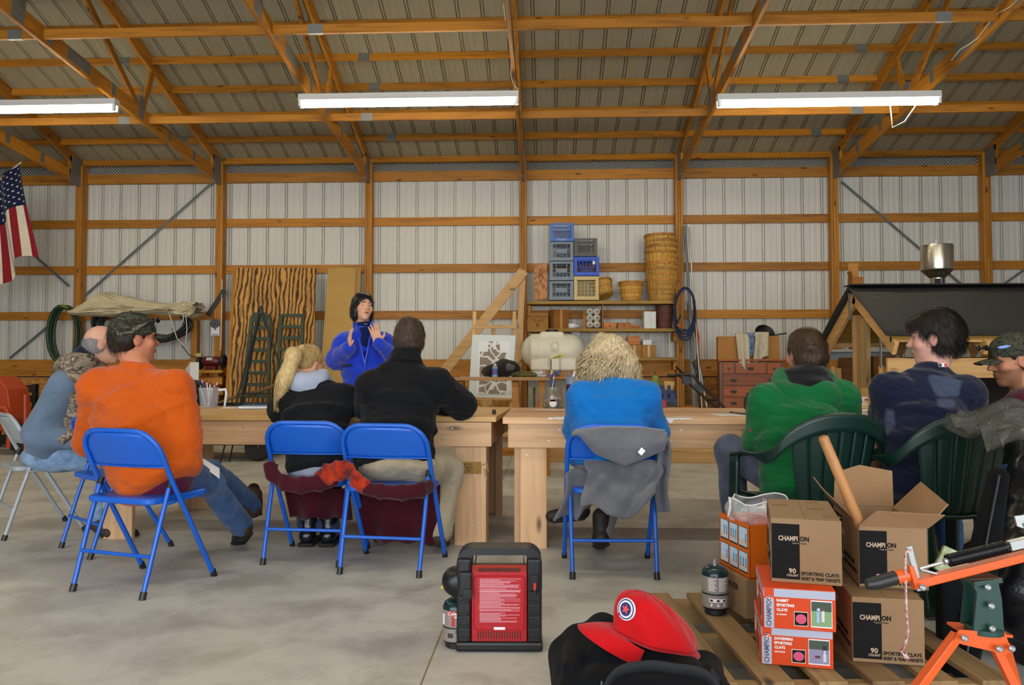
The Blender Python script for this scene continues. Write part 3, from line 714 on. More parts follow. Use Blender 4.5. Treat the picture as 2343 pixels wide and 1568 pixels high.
B.rbox((0, 0, h*.14), (hw*.84, .23, h*.14), .03, k=.04); B.rbox((.02, -.25, h*.16), (.07, .04, h*.16), .02, k=.03); B.rbox((.02, -.235, h*.6), (.045, .05, h*.1), .03, k=.03)
for dx in (-.30, -.245): B.ecap((dx, 0, h*.5), (dx+.012, 0, h*.5), (.262, h*.43), (.262, h*.43), (0, 1, 0), .02)
B.mesh('tank_body', TANK, tk)
MB().lathe([(.09, 0), (.09, .03), (.08, .035)], 20, c=(-.02, 0, h*.985)).build('tank_lid', BLACKP, tk, smooth=30)
sx_ = MB(); sx_.box((.045, -.284, h*.34), (.2, .003, .03), Euler((R(0), R(-20), 0))); sx_.build('warning_sticker', mat('yellow_sticker', '#d8c400', .5), tk)
lettering('CAUTION', .034, INK, tk, (-.04, -.2865, h*.34-.045), (PI/2, R(-20), 0), bold=.001)
sg = MB(); sg.tube([(-.06, -.27, h*.27), (-.065, -.275, h*.2), (-.05, -.27, h*.13)], .012, 6); sg.build('valve_tag', WHITEP, tk, smooth=60)

# --- diagonal timber frame
Yf_ = 11.5
fr = root('timber_brace', 'pale triangular timber frame leaning against the post beside the shelf', 'frame', (at(1190, 700, Yf_).x, Yf_, 0)); ox = fr.location
def fb(name, p, q, w, t=.04, e=0, dy=0): MB().beam(at(*p, Yf_+dy)-ox, at(*q, Yf_+dy)-ox, t, w, V((0, -1, 0)).cross((at(*q, Yf_)-at(*p, Yf_)).normalized()), e=e).build(name, PALE if abs(p[0]-q[0]) < 60 else PALEX, fr, bev=.003)
fb('upright', (1196, 618), (1180, 1005), .09, dy=.04); fb('diagonal', (1196, 623), (1012, 855), .15, e=.03); fb('knee_brace', (1193, 806), (1168, 838), .13, e=.03)
fb('foot_rail', (1180, 985), (1012, 1000), .09, dy=.04)
fb('knee_brace', (1108, 925), (1152, 898), .12, e=.03)

# --- easel with a printed sheet
Ye = 9.8
es = root('easel', 'pale wooden easel holding a white display board', 'easel', (at(1126, 800, Ye).x, Ye, 0)); oe = es.location
E = lambda px, py, dy=0: at(px, py, Ye+dy)-oe
tz = lambda p: V((p.x, p.y, 0))
for a_, b_ in (((1086, 713), (1077, 1000)), ((1177, 713), (1166, 1000))):
    q = E(*b_); q.z = 0.0; MB().beam(E(*a_), q, .045, .03, (0, 1, 0)).build('leg', PALE, es, bev=.003)
q = E(1128, 1000, .7); q.z = 0.; MB().beam(E(1130, 745, .03), q, .04, .03, (0, 1, 0)).build('leg', PALE, es, bev=.003)
for py in (748, 996): MB().beam(E(1080, py, -.03), E(1180, py, -.03), .03, .045).build('cross_bar', PALEX, es, bev=.003)
MB().beam(E(1074, 913, -.05), E(1174, 913, -.05), .07, .025).build('ledge', PALEX, es, bev=.003)
db = root('display_board', 'white board with a brown giraffe-like printed pattern on the easel', 'display board', at(1126, 911, Ye-.05)); od = db.location
D = lambda px, py, dy=0: at(px, py, Ye-.05+dy)-od
def flat(name, pts, m, par, off=0, th=.004):
    vs = [V((p[0], p[1]-off, p[2])) for p in pts]; n = len(vs)
    return MB().add(vs+[v+V((0, th, 0)) for v in vs], [tuple(range(n)), tuple(range(2*n-1, n-1, -1))]+[(i, n+i, n+(i+1) % n, (i+1) % n) for i in range(n)]).build(name, m, par)
flat('board', [D(1072, 909), D(1171, 911), D(1180, 768), D(1081, 766)], mat('foam_board', '#d5dad6', .6), db, 0, .012)
flat('paper_sheet', [D(1090, 901), D(1162, 903), D(1168, 782), D(1096, 780)], PAPER, db, .003)
m, nt, b = _new('print_pattern'); v = coords(nt, (1, 0, 1)); wv = nd(nt, 'ShaderNodeTexNoise', Scale=6.0); nt.links.new(v, wv.inputs['Vector'])
vm = mixc(nt, .12, v, wv.outputs['Color']); vo = nd(nt, 'ShaderNodeTexVoronoi', Scale=9.0); vo.feature = 'DISTANCE_TO_EDGE'; nt.links.new(vm, vo.inputs['Vector'])
nt.links.new(ramp(nt, vo.outputs['Distance'], [(.06, C('#dcdcda')), (.085, C('#8d7c69'))]), b.inputs['Base Color']); b.inputs['Roughness'].default_value = .7
cr = lambda x, y: D(980+x/3.266, 580+y/3.266)
flat('print', [cr(*q) for q in ((378, 1050), (585, 1052), (588, 738), (535, 737), (535, 662), (507, 662), (505, 718), (485, 718), (483, 658), (447, 658), (447, 735), (387, 735))], m, db, .006, .002)

# --- plywood, ramps, panels leaning on the wall
m, nt, b = _new('burnt_plywood'); v = coords(nt, (1, 1, .38)); wv = nd(nt, 'ShaderNodeTexWave', Scale=4.6, Distortion=7.5, Detail=3.5); wv.inputs['Detail Scale'].default_value = 1.4
wv.bands_direction = 'X'; nt.links.new(v, wv.inputs['Vector']); n_ = noise(nt, coords(nt, (5, 5, 1.1)), 2.2, 5)
c = ramp(nt, wv.outputs[0], [(.08, C('#3a210a')), (.24, C('#84501a')), (.4, C('#b98435')), (.8, C('#c89647'))])
c = mixc(nt, ramp(nt, n_, [(.45, (0, 0, 0)), (.72, (.55,)*3)]), c, C('#3b220b')); nt.links.new(c, b.inputs['Base Color']); b.inputs['Roughness'].default_value = .7; PLY = m
def lean(name, lb, tl, tr, bl, br, Yt_, Yb_, th, mtl, cat):
    a, b_, c_, d_ = at(*tl, Yt_), at(*tr, Yt_), at(*bl, Yb_), at(*br, Yb_)
    for p in (c_, d_): p.z = max(p.z, 0)
    o = (c_+d_)/2; vs = [p-o for p in (c_, d_, b_, a)]; n = (vs[1]-vs[0]).cross(vs[3]-vs[0]).normalized()*th
    r = root(name, lb, cat, o); MB().add([tuple(v) for v in vs]+[tuple(v-n) for v in vs], [(0, 1, 2, 3), (7, 6, 5, 4), (0, 4, 5, 1), (1, 5, 6, 2), (2, 6, 7, 3), (3, 7, 4, 0)]).build('sheet', mtl, r); return r
lean('plywood_sheet', 'dark-grained scorched plywood sheet leaning behind two green ramps', (541, 613), (723, 613), (517, 1012), (711, 1012), 12.02, 11.5, .02, PLY, 'plywood')
lean('timber_plank', 'narrow amber plank leaning along the plywood edge', (533, 613), (541, 613), (509, 1012), (520, 1012), 12.04, 11.52, .04, WZ, 'plank')
TANP = mat('tan_hardboard', '#b8944f', .75, bmp=.05, bs=90, col2='#ae8946', ns=2)
pn = lean('hardboard_panel', 'tall tan hardboard panel leaning behind the presenter', (751, 614), (815, 614), (722, 1010), (792, 1010), 12.03, 11.55, .012, TANP, 'panel')
lean('hardboard_panel', 'tan hardboard panel mostly hidden behind a wider one', (767, 611), (826, 613), (745, 1010), (806, 1010), 12.06, 11.62, .012, mat('tan_hardboard_dark', '#a8823f', .75), 'panel')
RAMP = mat('green_ramp_paint', '#33402c', .5, .2)
def ramp_thing(lb, tl, tr, bl, br, n, plate):
    Ya, Yb_ = 11.55, 11.2; a, b_, c_, d_ = at(*tl, Ya), at(*tr, Ya), at(*bl, Yb_), at(*br, Yb_); o = (c_+d_)/2
    r = root('loading_ramp', lb, 'ramp', o, group='green loading ramps')
    for p, q in ((a, c_), (b_, d_)): MB().beam(p-o, q-o, .05, .05, (0, 1, 0)).build('rail', RAMP, r, bev=.004)
    for i in range(n+1):
        t = i/n; p, q = a.lerp(c_, t)-o, b_.lerp(d_, t)-o; MB().beam(p, q, .04, .05).build('rung', RAMP, r, bev=.004)
    if plate: MB().beam(a-o+V((.02, -.03, -.02)), b_-o+V((-.02, -.03, -.02)), .01, .15).build('top_plate', RAMP, r)
def fl_(px, py, Y, pt): return pt
ramp_thing('green ladder-like ramp with a solid top plate behind the tripod', (577, 724), (617, 724), (545, 1015), (612, 1015), 11, True)
ramp_thing('green ladder-like ramp just behind the ponytail', (644, 722), (693, 722), (627, 1015), (684, 1015), 11, False)
# black tripod
ap = at(597, 706, 8.6); r = root('tripod_stand', 'slim black tripod standing before the scorched plywood', 'tripod', (ap.x, ap.y, 0))
for px, py in ((500, 1075), (525, 1057), (716, 1062)):
    p = atz(px, py, .012); MB().tube([ap-r.location, p-r.location], [.014, .009], 8).build('leg', BLACKM, r, smooth=40)
MB().lathe([(.03, 0), (.03, .06), (.012, .09)], 12, c=(0, 0, ap.z-.06)).build('head', BLACKP, r, smooth=30)
mid = [ (ap.lerp(atz(px, py, .012), .55)-r.location) for px, py in ((500, 1075), (525, 1057), (716, 1062))]
MB().tube([mid[0], mid[1], mid[2]], .006, 6, closed=True).build('spreader', BLACKM, r)

# --- hoses and canvas
HOSE = mat('green_hose', '#1d3a22', .4); BHOSE = mat('black_hose', '#1b1d1c', .35)
Yh = 11.95
def coil(name, lb, cx, cy, rx, ry, n, r, mtl, seed, cat='hose'):
    rg = random.Random(seed); c = at(cx, cy, Yh); t = root(name, lb, cat, c); mb = MB(); s = 178/1780*Yh/1.0; s = Yh/FPX; pts = []
    for i in range(n*24):
        a = 2*PI*i/24; k = i//24; j = 1+.05*math.sin(k*2.4+a*.5); pts.append(V((rx*s*j*math.sin(a)+.01*k, -.03*(k % 3)+.04*math.sin(a*.5+k), ry*s*j*math.cos(a)-.006*k)))
    mb.tube(pts, r, 7); mb.build('coil', mtl, t, smooth=60); return t
Yh = 12.05
hc = coil('hose_coil', 'coil of thick dark green hose hung on the post by the flag', 148, 765, 34, 66, 4, .026, HOSE, 3)
for px, py in ((156, 702), (137, 828)):
    p = at(px, py, Yh)-hc.location; MB().tube([p+V((-.05, -.09, .03)), p+V((-.02, -.12, 0)), p+V((.05, -.09, -.03)), p+V((.02, 0.02, 0))], .008, 6, closed=True).build('tie', mat('yellow_twine', '#9aa31e', .7), hc)
Yh = 11.95
coil('hose_coil', 'heap of black hose coils slung under the folded canvas', 322, 738, 108, 40, 9, .021, BHOSE, 5)
CANV = fabric('canvas', '#cabf9f', '#b9ad8b', 200, bmp=.2)
cpx = lambda x, y, Y=11.75: at(x, y, Y)
tp = root('canvas_tarp', 'folded cream canvas tarp draped over the black hoses', 'tarp', cpx(315, 720)); rgt = random.Random(6)
def lerp_tab(tab, u):
    for (a0, b0), (a1, b1) in zip(tab[:-1], tab[1:]):
        if u <= a1: k = (u-a0)/(a1-a0); k = k*k*(3-2*k); return b0+(b1-b0)*k
    return tab[-1][1]
def tri(x): x = x % 1.0; return 1-4*abs(x-.5)
for li, (x0, x1, yt, hh, dp, dY, ph) in enumerate(((172, 455, [(0, 716), (.2, 705), (.45, 700), (.75, 708), (1, 712)], [(0, .03), (.12, .09), (.4, .1), (.75, .085), (.95, .1), (1, .04)], .2, 0, 0),
        (186, 360, [(0, 704), (.35, 684), (.6, 690), (1, 703)], [(0, .02), (.3, .1), (.6, .075), (1, .02)], .17, .03, 2.2), (176, 405, [(0, 719), (.4, 716), (.7, 712), (1, 711)], [(0, .02), (.3, .05), (.8, .04), (1, .015)], .23, -.06, 4.1), (398, 456, [(0, 712), (.5, 706), (1, 703)], [(0, .05), (.5, .1), (1, .07)], .2, .0, 5.5))):
    def fold(u, v, x0=x0, x1=x1, yt=yt, hh=hh, dp=dp, dY=dY, ph=ph):
        a = 2*PI*v; h_ = lerp_tab(hh, u); c_ = at(x0+(x1-x0)*u, lerp_tab(yt, u), 11.75+dY)-tp.location
        pl_ = 1+.13*tri(v*6+ph+.5*math.sin(u*4+ph))+.07*tri(v*11+ph*2+.8*math.sin(u*7))+.03*math.sin(u*40+v*9)
        ca, sa = math.cos(a), math.sin(a); ca = math.copysign(abs(ca)**.8, ca); sa = math.copysign(abs(sa)**.8, sa)
        return c_+V((.012*math.sin(v*25+ph), ca*dp*pl_, sa*h_*pl_))
    MB().grid(fold, 46, 56).build('canvas_fold', CANV, tp, smooth=60)
for pts in (((418, 715), (420, 725), (418, 737)), ((424, 715), (428, 750), (425, 784)), ((386, 715), (405, 775), (420, 790))):
    MB().tube([at(x, y, 11.55)-tp.location for x, y in pts], .007, 6).build('tie_cord', mat('white_cord', '#d9d3c0', .8), tp, smooth=60)
MB().tube([at(415, 790, 11.6)-tp.location, at(432, 812, 11.6)-tp.location, at(456, 822, 11.62)-tp.location], .008, 6).build('tie_cord', mat('dark_cord', '#3b3226', .8), tp, smooth=60)
p = at(441, 780, 11.95); tag(MB().box((0, 0, .0), (.09, .12, .75), None).build('wall_stud', WZ, loc=(p.x, 12.05, p.z-.05)), 'short amber stud holding the canvas end on the wall', 'stud')

# --- mower blade, disc, card, grinder on the grinder post
Yp = YW-.015
bl = root('mower_blade', 'dark steel mower blade hung aslant on the post', 'blade', at(493, 695, Yp)); B_ = MB()
a, b_ = at(511, 668, Yp)-bl.location, at(475, 722, Yp)-bl.location; B_.beam(a, b_, .075, .012, (0, -1, 0)); q = (b_-a).normalized()
B_.build('blade', mat('dark_steel', '#3a3a36', .5, .6), bl, bev=.004); B_ = MB().lathe([(.045, -.008), (.045, .008)], 16, M=Matrix.Translation(a) @ Matrix.Rotation(PI/2, 4, 'X')); B_.build('rounded_end', mat('dark_steel', '#3a3a36', .5, .6), bl)
p = at(492, 741, Yp); d_ = root('grinding_disc', 'round grey grinding disc hanging below the mower blade', 'disc', p)
MB().lathe([(.075, -.006), (.08, 0), (.075, .006)], 28, M=Matrix.Rotation(PI/2, 4, 'X')).build('disc', mat('abrasive_grey', '#55585a', .8), d_, smooth=30)
MB().lathe([(.012, -.009), (.012, .008)], 12, M=Matrix.Rotation(PI/2, 4, 'X')).build('hub', BLACKM, d_)
cd = root('paper_card', 'white printed card pinned under the grinding disc', 'card', at(492.5, 758, Yp-.004)); MB().box((0, 0, 0), (.14, .003, .145)).build('sheet', PAPER, cd)
MB().box((0, -.002, -.055), (.1, .001, .01)).build('printed_line', INK, cd); MB().box((0, -.002, .03), (.03, .001, .025)).build('emblem', mat('red_ink', '#9c2e2a'), cd)
tag(MB().tube([at(508, 640, Yp), at(507, 720, Yp), at(505, 802, Yp)], .008, 6).build('cable', CABLE, smooth=60), 'beige cable running down the grinder post', 'cable')
p = at(481, 846, 11.75); gs = root('grinder_stand', 'rough wooden stand under the bench grinder', 'stand', (p.x, 11.85, 0))
MB().box((0, 0, p.z-.03), (.42, .34, .045)).build('top_board', wood('yellow_board', '#b58420', '#8f6413', 'x'), gs, bev=.003)
for dx in (-.12, .06): MB().box((dx, 0, (p.z-.05)/2), (.08, .09, p.z-.05)).build('leg', WZ, gs, bev=.003)
MB().box((0, -.06, p.z-.17), (.36, .05, .12)).build('rail', WX, gs); MB().box((.05, -.06, p.z-.34), (.3, .05, .1)).build('rail', WX, gs)
gr = root('bench_grinder', 'dark red bench grinder with black wheel guards on its stand', 'grinder', (p.x, 11.8, p.z-.0075)); RED = mat('dark_red_paint', '#5e1516', .35)
MB().box((0, 0, .03), (.16, .13, .06)).build('base', RED, gs if 0 else gr, bev=.008)
MB().lathe([(.06, -.13), (.075, -.1), (.075, .1), (.06, .13)], 20, M=Matrix.Translation((0, 0, .135)) @ Matrix.Rotation(PI/2, 4, 'Y')).build('motor', RED, gr, smooth=35)
for s in (-1, 1):
    MB().lathe([(.085, -.03), (.1, -.02), (.1, .02), (.085, .03)], 22, M=Matrix.Translation((s*.185, 0, .14 if s > 0 else .11)) @ Matrix.Rotation(PI/2, 4, 'Y')).build('wheel_guard', BLACKP, gr, smooth=30)
    MB().tube([(s*.12, 0, .135), (s*.17, 0, .13)], .02, 8).build('shaft', STEEL, gr)
MB().box((-.01, -.07, .17), (.09, .01, .05), Euler((R(-35), 0, 0))).build('nameplate', mat('pale_label', '#b8c0c4', .5), gr); MB().box((-.2, 0, .23), (.09, .06, .06)).build('water_tray', mat('yellowed_plastic', '#b5a366', .6), gr, bev=.005)
ch = root('plastic_chute', 'white plastic chute leaning below the grinder', 'chute', at(440, 884, 11.3)); och = ch.location
flat('front_face', [at(434, 874, 11.3)-och, at(454, 884, 11.3)-och, at(455, 829, 11.3)-och, at(435, 829, 11.3)-och], WHITEP, ch, 0, .01); flat('side_face', [at(421, 868, 11.42)-och, at(434, 874, 11.3)-och, at(435, 829, 11.3)-och, at(424, 845, 11.42)-och], WHITEP, ch, 0, .01)
q = at(440, 884, 11.3); MB().box((0, .06, -q.z/2), (.1, .08, q.z)).build('support', BLACKM, ch)

# --- hay cart behind the table
cz = .24; ca = root('hay_cart', 'low dark cart spilling straw seen under the plywood table', 'cart', (at(500, 1047, 9.3).x, 9.3, 0)); DK = mat('dark_tray', '#2a2a29', .6)
MB().box((0, 0, cz), (1.5, .95, .1)).build('bed', DK, ca, bev=.01); MB().box((0, .3, .45), (1.5, .05, .4)).build('back_board', BLACKP, ca)
for sx in (-.55, .62):
    for sy in (-.36, .36): MB().lathe([(.06, -.05), (.14, -.05), (.155, -.02), (.155, .02), (.14, .05), (.06, .05)], 20, c=(0, 0, 0), M=Matrix.Translation((sx, sy, .156)) @ Matrix.Rotation(PI/2, 4, 'X')).build('wheel', mat('tyre_rubber', '#26221f', .8), ca, smooth=35)
st = MB(); rg = random.Random(4)
for i in range(420):
    x, y = rg.uniform(-.72, .72), rg.uniform(-.5, .3); a = V((x, y, cz+.06+rg.uniform(0, .12))); d = V((rg.uniform(-1, 1), rg.uniform(-1, .3), rg.uniform(-.7, .4))).normalized()*rg.uniform(.08, .2)
    if y < -.35: d = V((rg.uniform(-.4, .4), -.25, rg.uniform(-1, -.2))).normalized()*rg.uniform(.06, .16)
    st.tube([a, a+d*.5+V((0, 0, .015)), a+d], .0022, 3, cap=False)
o = st.build('straw', mat('straw', '#a08a4a', .8), ca); o['kind'] = 'stuff'
bb = root('tote_bag', 'slumped black tote bag behind the orange sweatshirt', 'bag', at(415, 925, 8.9)); bb.location.z = .3; B = Blob(.014)
B.rbox((0, 0, .32), (.3, .16, .3), .12, k=.05); B.rbox((.12, -.02, .5), (.16, .14, .12), .1, k=.08); B.wrinkle(.012, 16, 6, 9); B.mesh('bag_body', fabric('black_nylon', '#15161a', bs=500), bb)
MB().tube([(-.15, -.17, .5), (-.1, -.2, .72), (.1, -.2, .74), (.18, -.17, .52)], .014, 6).build('strap', BLACKP, bb, smooth=60)
sk = root('wooden_branch', 'long bent wooden branch lying behind the table edge', 'branch', at(575, 900, 8.9)); osk = sk.location
MB().tube([at(x, y, 8.9)-osk for x, y in ((500, 922), (540, 908), (580, 900), (615, 888), (645, 872))], [.012, .022, .028, .02, .01], 8).build('stem', wood('bark', '#77582e', '#54401f', 'x', knots=0), sk, smooth=60)
MB().tube([at(580, 900, 8.9)-osk, at(584, 960, 8.9)-osk+V((0, 0, -.25))], .012, 6).build('twig', wood('bark', '#77582e', '#54401f', 'x', knots=0), sk)

# --- orange machine and dark stacked things at the far edge
ORG = mat('machine_orange', '#a83d12', .45)
om = root('garden_machine', 'orange garden machine with a pointed hood near the wall', 'machine', (at(15, 980, 9.6).x, 9.6, 0)); MB().prism([(-.45, .3), (.12, .3), (.2, .45), (.14, .82), (-.02, .98), (-.2, .75), (-.45, .75)], .4, Matrix.Translation((0, .2, 0)) @ Matrix.Rotation(PI/2, 4, 'X')).build('hood', ORG, om, bev=.01)
MB().tube([(.18, -.22, .1), (.24, -.25, .42), (.16, -.25, .58), (-.3, -.25, .6)], .03, 8).build('frame_tube', ORG, om, smooth=60); MB().tube([(.32, -.1, .05), (.3, -.1, .75)], .022, 8).build('upright', ORG, om)
for sx in (-.3, .2): MB().lathe([(.08, -.06), (.17, -.06), (.19, 0), (.17, .06), (.08, .06)], 20, M=Matrix.Translation((sx, 0, .19)) @ Matrix.Rotation(PI/2, 4, 'X')).build('wheel', mat('tyre_rubber', '#26221f'), om, smooth=35)
MB().box((.24, -.18, .26), (.16, .1, .16)).build('tool_box', mat('bright_orange', '#d5481a', .5), om, bev=.01)
dkk = root('slatted_crate', 'dark slatted crate stacked against the wainscot near the orange machine', 'crate', (at(60, 960, 10.6).x, 10.6, 0))
for zz in (.12, .3, .48, .66, .8): MB().box((0, -.2, zz), (.55, .03, .1)).build('slat', mat('dark_slat', '#241b15', .7), dkk)
for sx in (-.25, 0, .25):
    for sy in (-.2, .2): MB().box((sx, sy, .43), (.05, .05, .86)).build('corner_post', mat('dark_slat', '#241b15'), dkk)
MB().box((0, 0, .05), (.55, .45, .04)).build('bottom_board', mat('dark_slat', '#241b15'), dkk)

# --- flag
Yg = 10.75; FS = Yg/FPX
pole_a, pole_b = at(44, 376, Yg), at(-60, 462, Yg)
fg = root('flag', 'striped flag with white stars hanging from an angled pole', 'flag', pole_a); NU, NV = 39, 40
MB().tube([V((.03, 0, .03)), pole_b-pole_a], .014, 8).build('pole', mat('pale_pole', '#b9b5ab', .4), fg, smooth=40)
hdir = (pole_b-pole_a).normalized()
def FSurf(u, v):                               # u along the hoist from the tip, v along the fly
    p = hdir*(u*.8) + V((.0, 0, 0)); dn = V((.1*(1-u)+.03, 0, -1)).normalized()
    fold = .055*math.sin(u*15+v*1.5)*(.3+v); w = .16*v*math.sin(v*1.4)
    return p+dn*(1.36*v*(1-.07*math.sin(u*9)))+V((w*(.6-.6*u)+.03*math.sin(u*15+1), fold-.03, 0))
fm = [fabric('flag_red', '#7d1a24'), fabric('flag_white', '#c9c0ae'), fabric('flag_blue', '#151c3a')]
MB().grid(lambda u, v: FSurf(u, v), NU, NV, mfn=lambda i, j: 2 if (i < 21 and j < 17) else (0 if (i//3) % 2 == 0 else 1)).build('cloth', fm, fg, smooth=180)
sm = MB()
for rr in range(9):
    for cc in range(6 if rr % 2 == 0 else 5):
        u0, v0 = (rr+1)/10*.538, ((cc+.5 if rr % 2 == 0 else cc+1)/6)*.425
        pts = []
        for k in range(10):
            a = PI/2+2*PI*k/10; q = .017 if k % 2 == 0 else .0065; pts.append(FSurf(u0+q*math.cos(a)/.8, v0+q*math.sin(a)/1.42)+V((0, -.006, 0)))
        sm.add(pts, [tuple(range(10))])
o = sm.build('stars', mat('star_white', '#dcd8cc', .8), fg); o['kind'] = 'stuff'

# --- dresser, carton, pan, towels
Yd = 11.1; rzD = R(-9)
w, h, cx, z = pb(1660, 822, 1797, 1010, Yd); dw = .88; dh = z+h; ddp = .5
DRW = wood('dresser_wood', '#964a0a', '#743604', 'x', .5, knots=0); DRS = wood('dresser_side', '#6d3a17', '#552b0f', 'z', .4, knots=0)
dr = root('dresser', 'brown wooden chest of drawers with dark bail handles', 'dresser', (at(1727, 900, Yd).x, Yd+ddp/2, 0), rzD)
MB().box((0, .01, dh/2-.02), (dw, ddp, dh-.04)).build('body', DRS, dr, bev=.004); MB().box((0, 0, dh-.015), (dw+.04, ddp+.03, .03)).build('top_board', DRW, dr, bev=.006)
def bail(par, x, z_):
    q = MB(); q.prism([(-.05, 0), (-.035, .018), (-.012, .012), (0, .026), (.012, .012), (.035, .018), (.05, 0), (.03, -.018), (-.03, -.018)], .004, Matrix.Translation((x, -.012, z_)) @ Matrix.Rotation(PI/2, 4, 'X')); q.tube([(x-.035, -.018, z_), (x-.025, -.028, z_-.02), (x+.025, -.028, z_-.02), (x+.035, -.018, z_)], .004, 5); q.build('handle', mat('dark_brass', '#2e2416', .4, .7), par)
def drawer(x0, x1, z0, z1, hs):
    d = MB().box(((x0+x1)/2-((x0+x1)/2), 0, 0), (x1-x0-.012, .025, z1-z0-.012)).build('drawer', DRW, dr, loc=((x0+x1)/2, -ddp/2-.005, (z0+z1)/2), bev=.005)
    for hx in hs: bail(d, hx, 0)
    return d
rowh = .163; zt = dh-.05
for x0, x1, hs in ((-.40, -.23, []), (-.23, .2, [0]), (.2, .40, [])):
    d = drawer(x0, x1, zt-rowh, zt, hs)
    if not hs: MB().lathe([(.012, 0), (.012, .02), (.001, .024)], 10, M=Matrix.Translation((0, -.012, 0)) @ Matrix.Rotation(PI/2, 4, 'X')).build('knob', mat('dark_brass', '#2e2416'), d)
for i in range(1, 6): drawer(-.40, .40, zt-rowh*(i+1), zt-rowh*i, [-.25, .27])
cxm = dr.location.x-.03; wB, hB, _, _ = pb(1650, 768, 1785, 821, Yd+.1)
bx = root('cardboard_box', 'large open cardboard box on the dresser with cloths over its rim', 'box', (cxm, Yd+.27, dh), rzD)
for nm, c_, d_ in (('panel', (0, -.19, hB/2), (wB, .008, hB)), ('panel', (0, .19, hB/2), (wB, .008, hB)), ('panel', (-wB/2, 0, hB/2), (.008, .38, hB)), ('panel', (wB/2, 0, hB/2), (.008, .38, hB)), ('base_panel', (0, 0, .006), (wB, .38, .008))): MB().box(c_, d_).build(nm, CARD, bx)
pn = root('frying_pan', 'black frying pan tilted out of the box on the dresser', 'pan', at(1748, 766, Yd+.25), rot=(R(60), R(12), 0))
MB().lathe([(.001, 0), (.1, 0), (.14, .04), (.145, .04), (.105, -.004), (.001, -.004)], 28).build('bowl', BLACKM, pn, smooth=40); MB().beam((.13, 0, .03), (.3, .05, .08), .02, .012).build('handle', BLACKM, pn, bev=.003)
def towel(lb, pts_top, drop, wpx, mtl, Y, seed):
    o_ = at(*pts_top, Y); t = root('dish_towel', lb, 'towel', o_, group='cloths over the dresser box'); wd = wpx*Y/FPX; dp = drop*Y/FPX
    def fn(u, v):
        x = (u-.5)*wd*(1+.1*math.sin(v*4+seed)); y = .02*math.sin(u*9+seed)*(.3+v)-.012
        if v < .25: k = v/.25; return V((x, .06*(1-k)-.03*k+y*.3, .012*math.sin(k*PI)))
        k = (v-.25)/.75; return V((x+.03*math.sin(seed+u)*k, -.03+y, -dp*k*(1-.12*math.sin(u*5+seed))))
    MB().grid(fn, 16, 18).build('cloth', mtl, t, smooth=180, solid=.006); return t
TW = fabric('cream_cloth', '#c9c0a8', '#b9af95', 160, bmp=.2)
towel('cream towel hanging longest over the front of the open box', (1697, 766), 78, 26, TW, Yd+.05, 1)
towel('blue printed cloth between two cream towels on the box', (1716, 764), 48, 14, fabric('blue_print_cloth', '#3d5a86', '#8ea3b5', 100, ns=18), Yd+.045, 2.4)
tt = towel('cream flour-sack towel with faded lettering over the box', (1742, 762), 60, 34, TW, Yd+.055, 3.6)
lettering('flour', .05, mat('faded_blue_ink', '#8c9ba8', .9), tt, (-.03, -.06, -.14), (PI/2, R(70), 0))

# --- poles, rope and tools by the shelf post
def pole(name, lb, pts, r, mtl, Y0=11.9, Y1=11.75, cat='pole'):
    P_ = [at(x, y, Y0+(Y1-Y0)*i/(len(pts)-1)) for i, (x, y) in enumerate(pts)]; P_[-1].z = max(P_[-1].z, .0)
    o = root(name, lb, cat, P_[-1]); MB().tube([p-P_[-1] for p in P_], r, 10).build('shaft', mtl, o, smooth=40)
    for p in (P_[0],): MB().lathe([(r*1.15, -.02), (r*1.15, .02)], 10, c=p-P_[-1]).build('end_cap', mtl, o)
    return o
pole('metal_pole', 'tall bright steel pole leaning by the blue rope', ((1575, 517), (1612, 1010)), .014, STEEL, 12.0, 11.6)
pole('metal_pole', 'steel pole crossing the rope and slanting to the floor', ((1574, 690), (1632, 1012)), .018, STEEL, 12.0, 11.5)
PVC = mat('grey_pipe', '#6f7678', .5)
pole('plastic_pipe', 'thick grey pipe standing in the corner of the post', ((1576, 700), (1593, 1008)), .03, PVC, 12.05, 11.7, 'pipe')
pole('plastic_pipe', 'grey pipe standing second in the bundle by the post', ((1567, 520), (1598, 1008)), .022, PVC, 12.08, 11.75, 'pipe')
pole('wooden_pole', 'brown wooden pole at the outside of the leaning bundle', ((1588, 690), (1614, 1010)), .022, WZ, 12.05, 11.65)
op = pole('garden_stake', 'thin pole with orange fluorescent tips beyond the bundle', ((1588, 712), (1606, 1010)), .012, mat('dark_stick', '#4a3d22', .7), 12.0, 11.7, 'stake')
ORF = mat('fluoro_orange', '#e8531b', .5); MB().tube([at(1589, 708, 11.95)-op.location, at(1590, 722, 11.95)-op.location], .02, 8).build('orange_tip', ORF, op); MB().tube([at(1594, 750, 11.9)-op.location, at(1599, 772, 11.9)-op.location, at(1598, 790, 11.9)-op.location], .014, 8).build('orange_hook', ORF, op)
rp = root('rope_coil', 'dark blue rope looped over a hook on the shelf post', 'rope', at(1567, 660, 11.75)); orp = rp.location
for k in range(4):
    pts = [at(1567+(20+2.2*k)*math.sin(a)+2*math.sin(k+a), 708+4*k-(50+3*k)*math.cos(a), 11.75-.015*k)-orp for a in [2*PI*i/22 for i in range(22)]]
    MB().tube(pts, .013, 6, closed=True).build('rope_loop', mat('navy_rope', '#16294f', .8), rp, smooth=60)
MB().tube([at(1558, 720, 11.7)-orp, at(1548, 745, 11.7)-orp, at(1560, 760, 11.7)-orp, at(1568, 752, 11.7)-orp], .015, 6).build('clip', BLACKP, rp, smooth=60); MB().tube([at(1550, 742, 11.69)-orp, at(1557, 750, 11.69)-orp], .012, 6).build('orange_tag', ORF, rp)
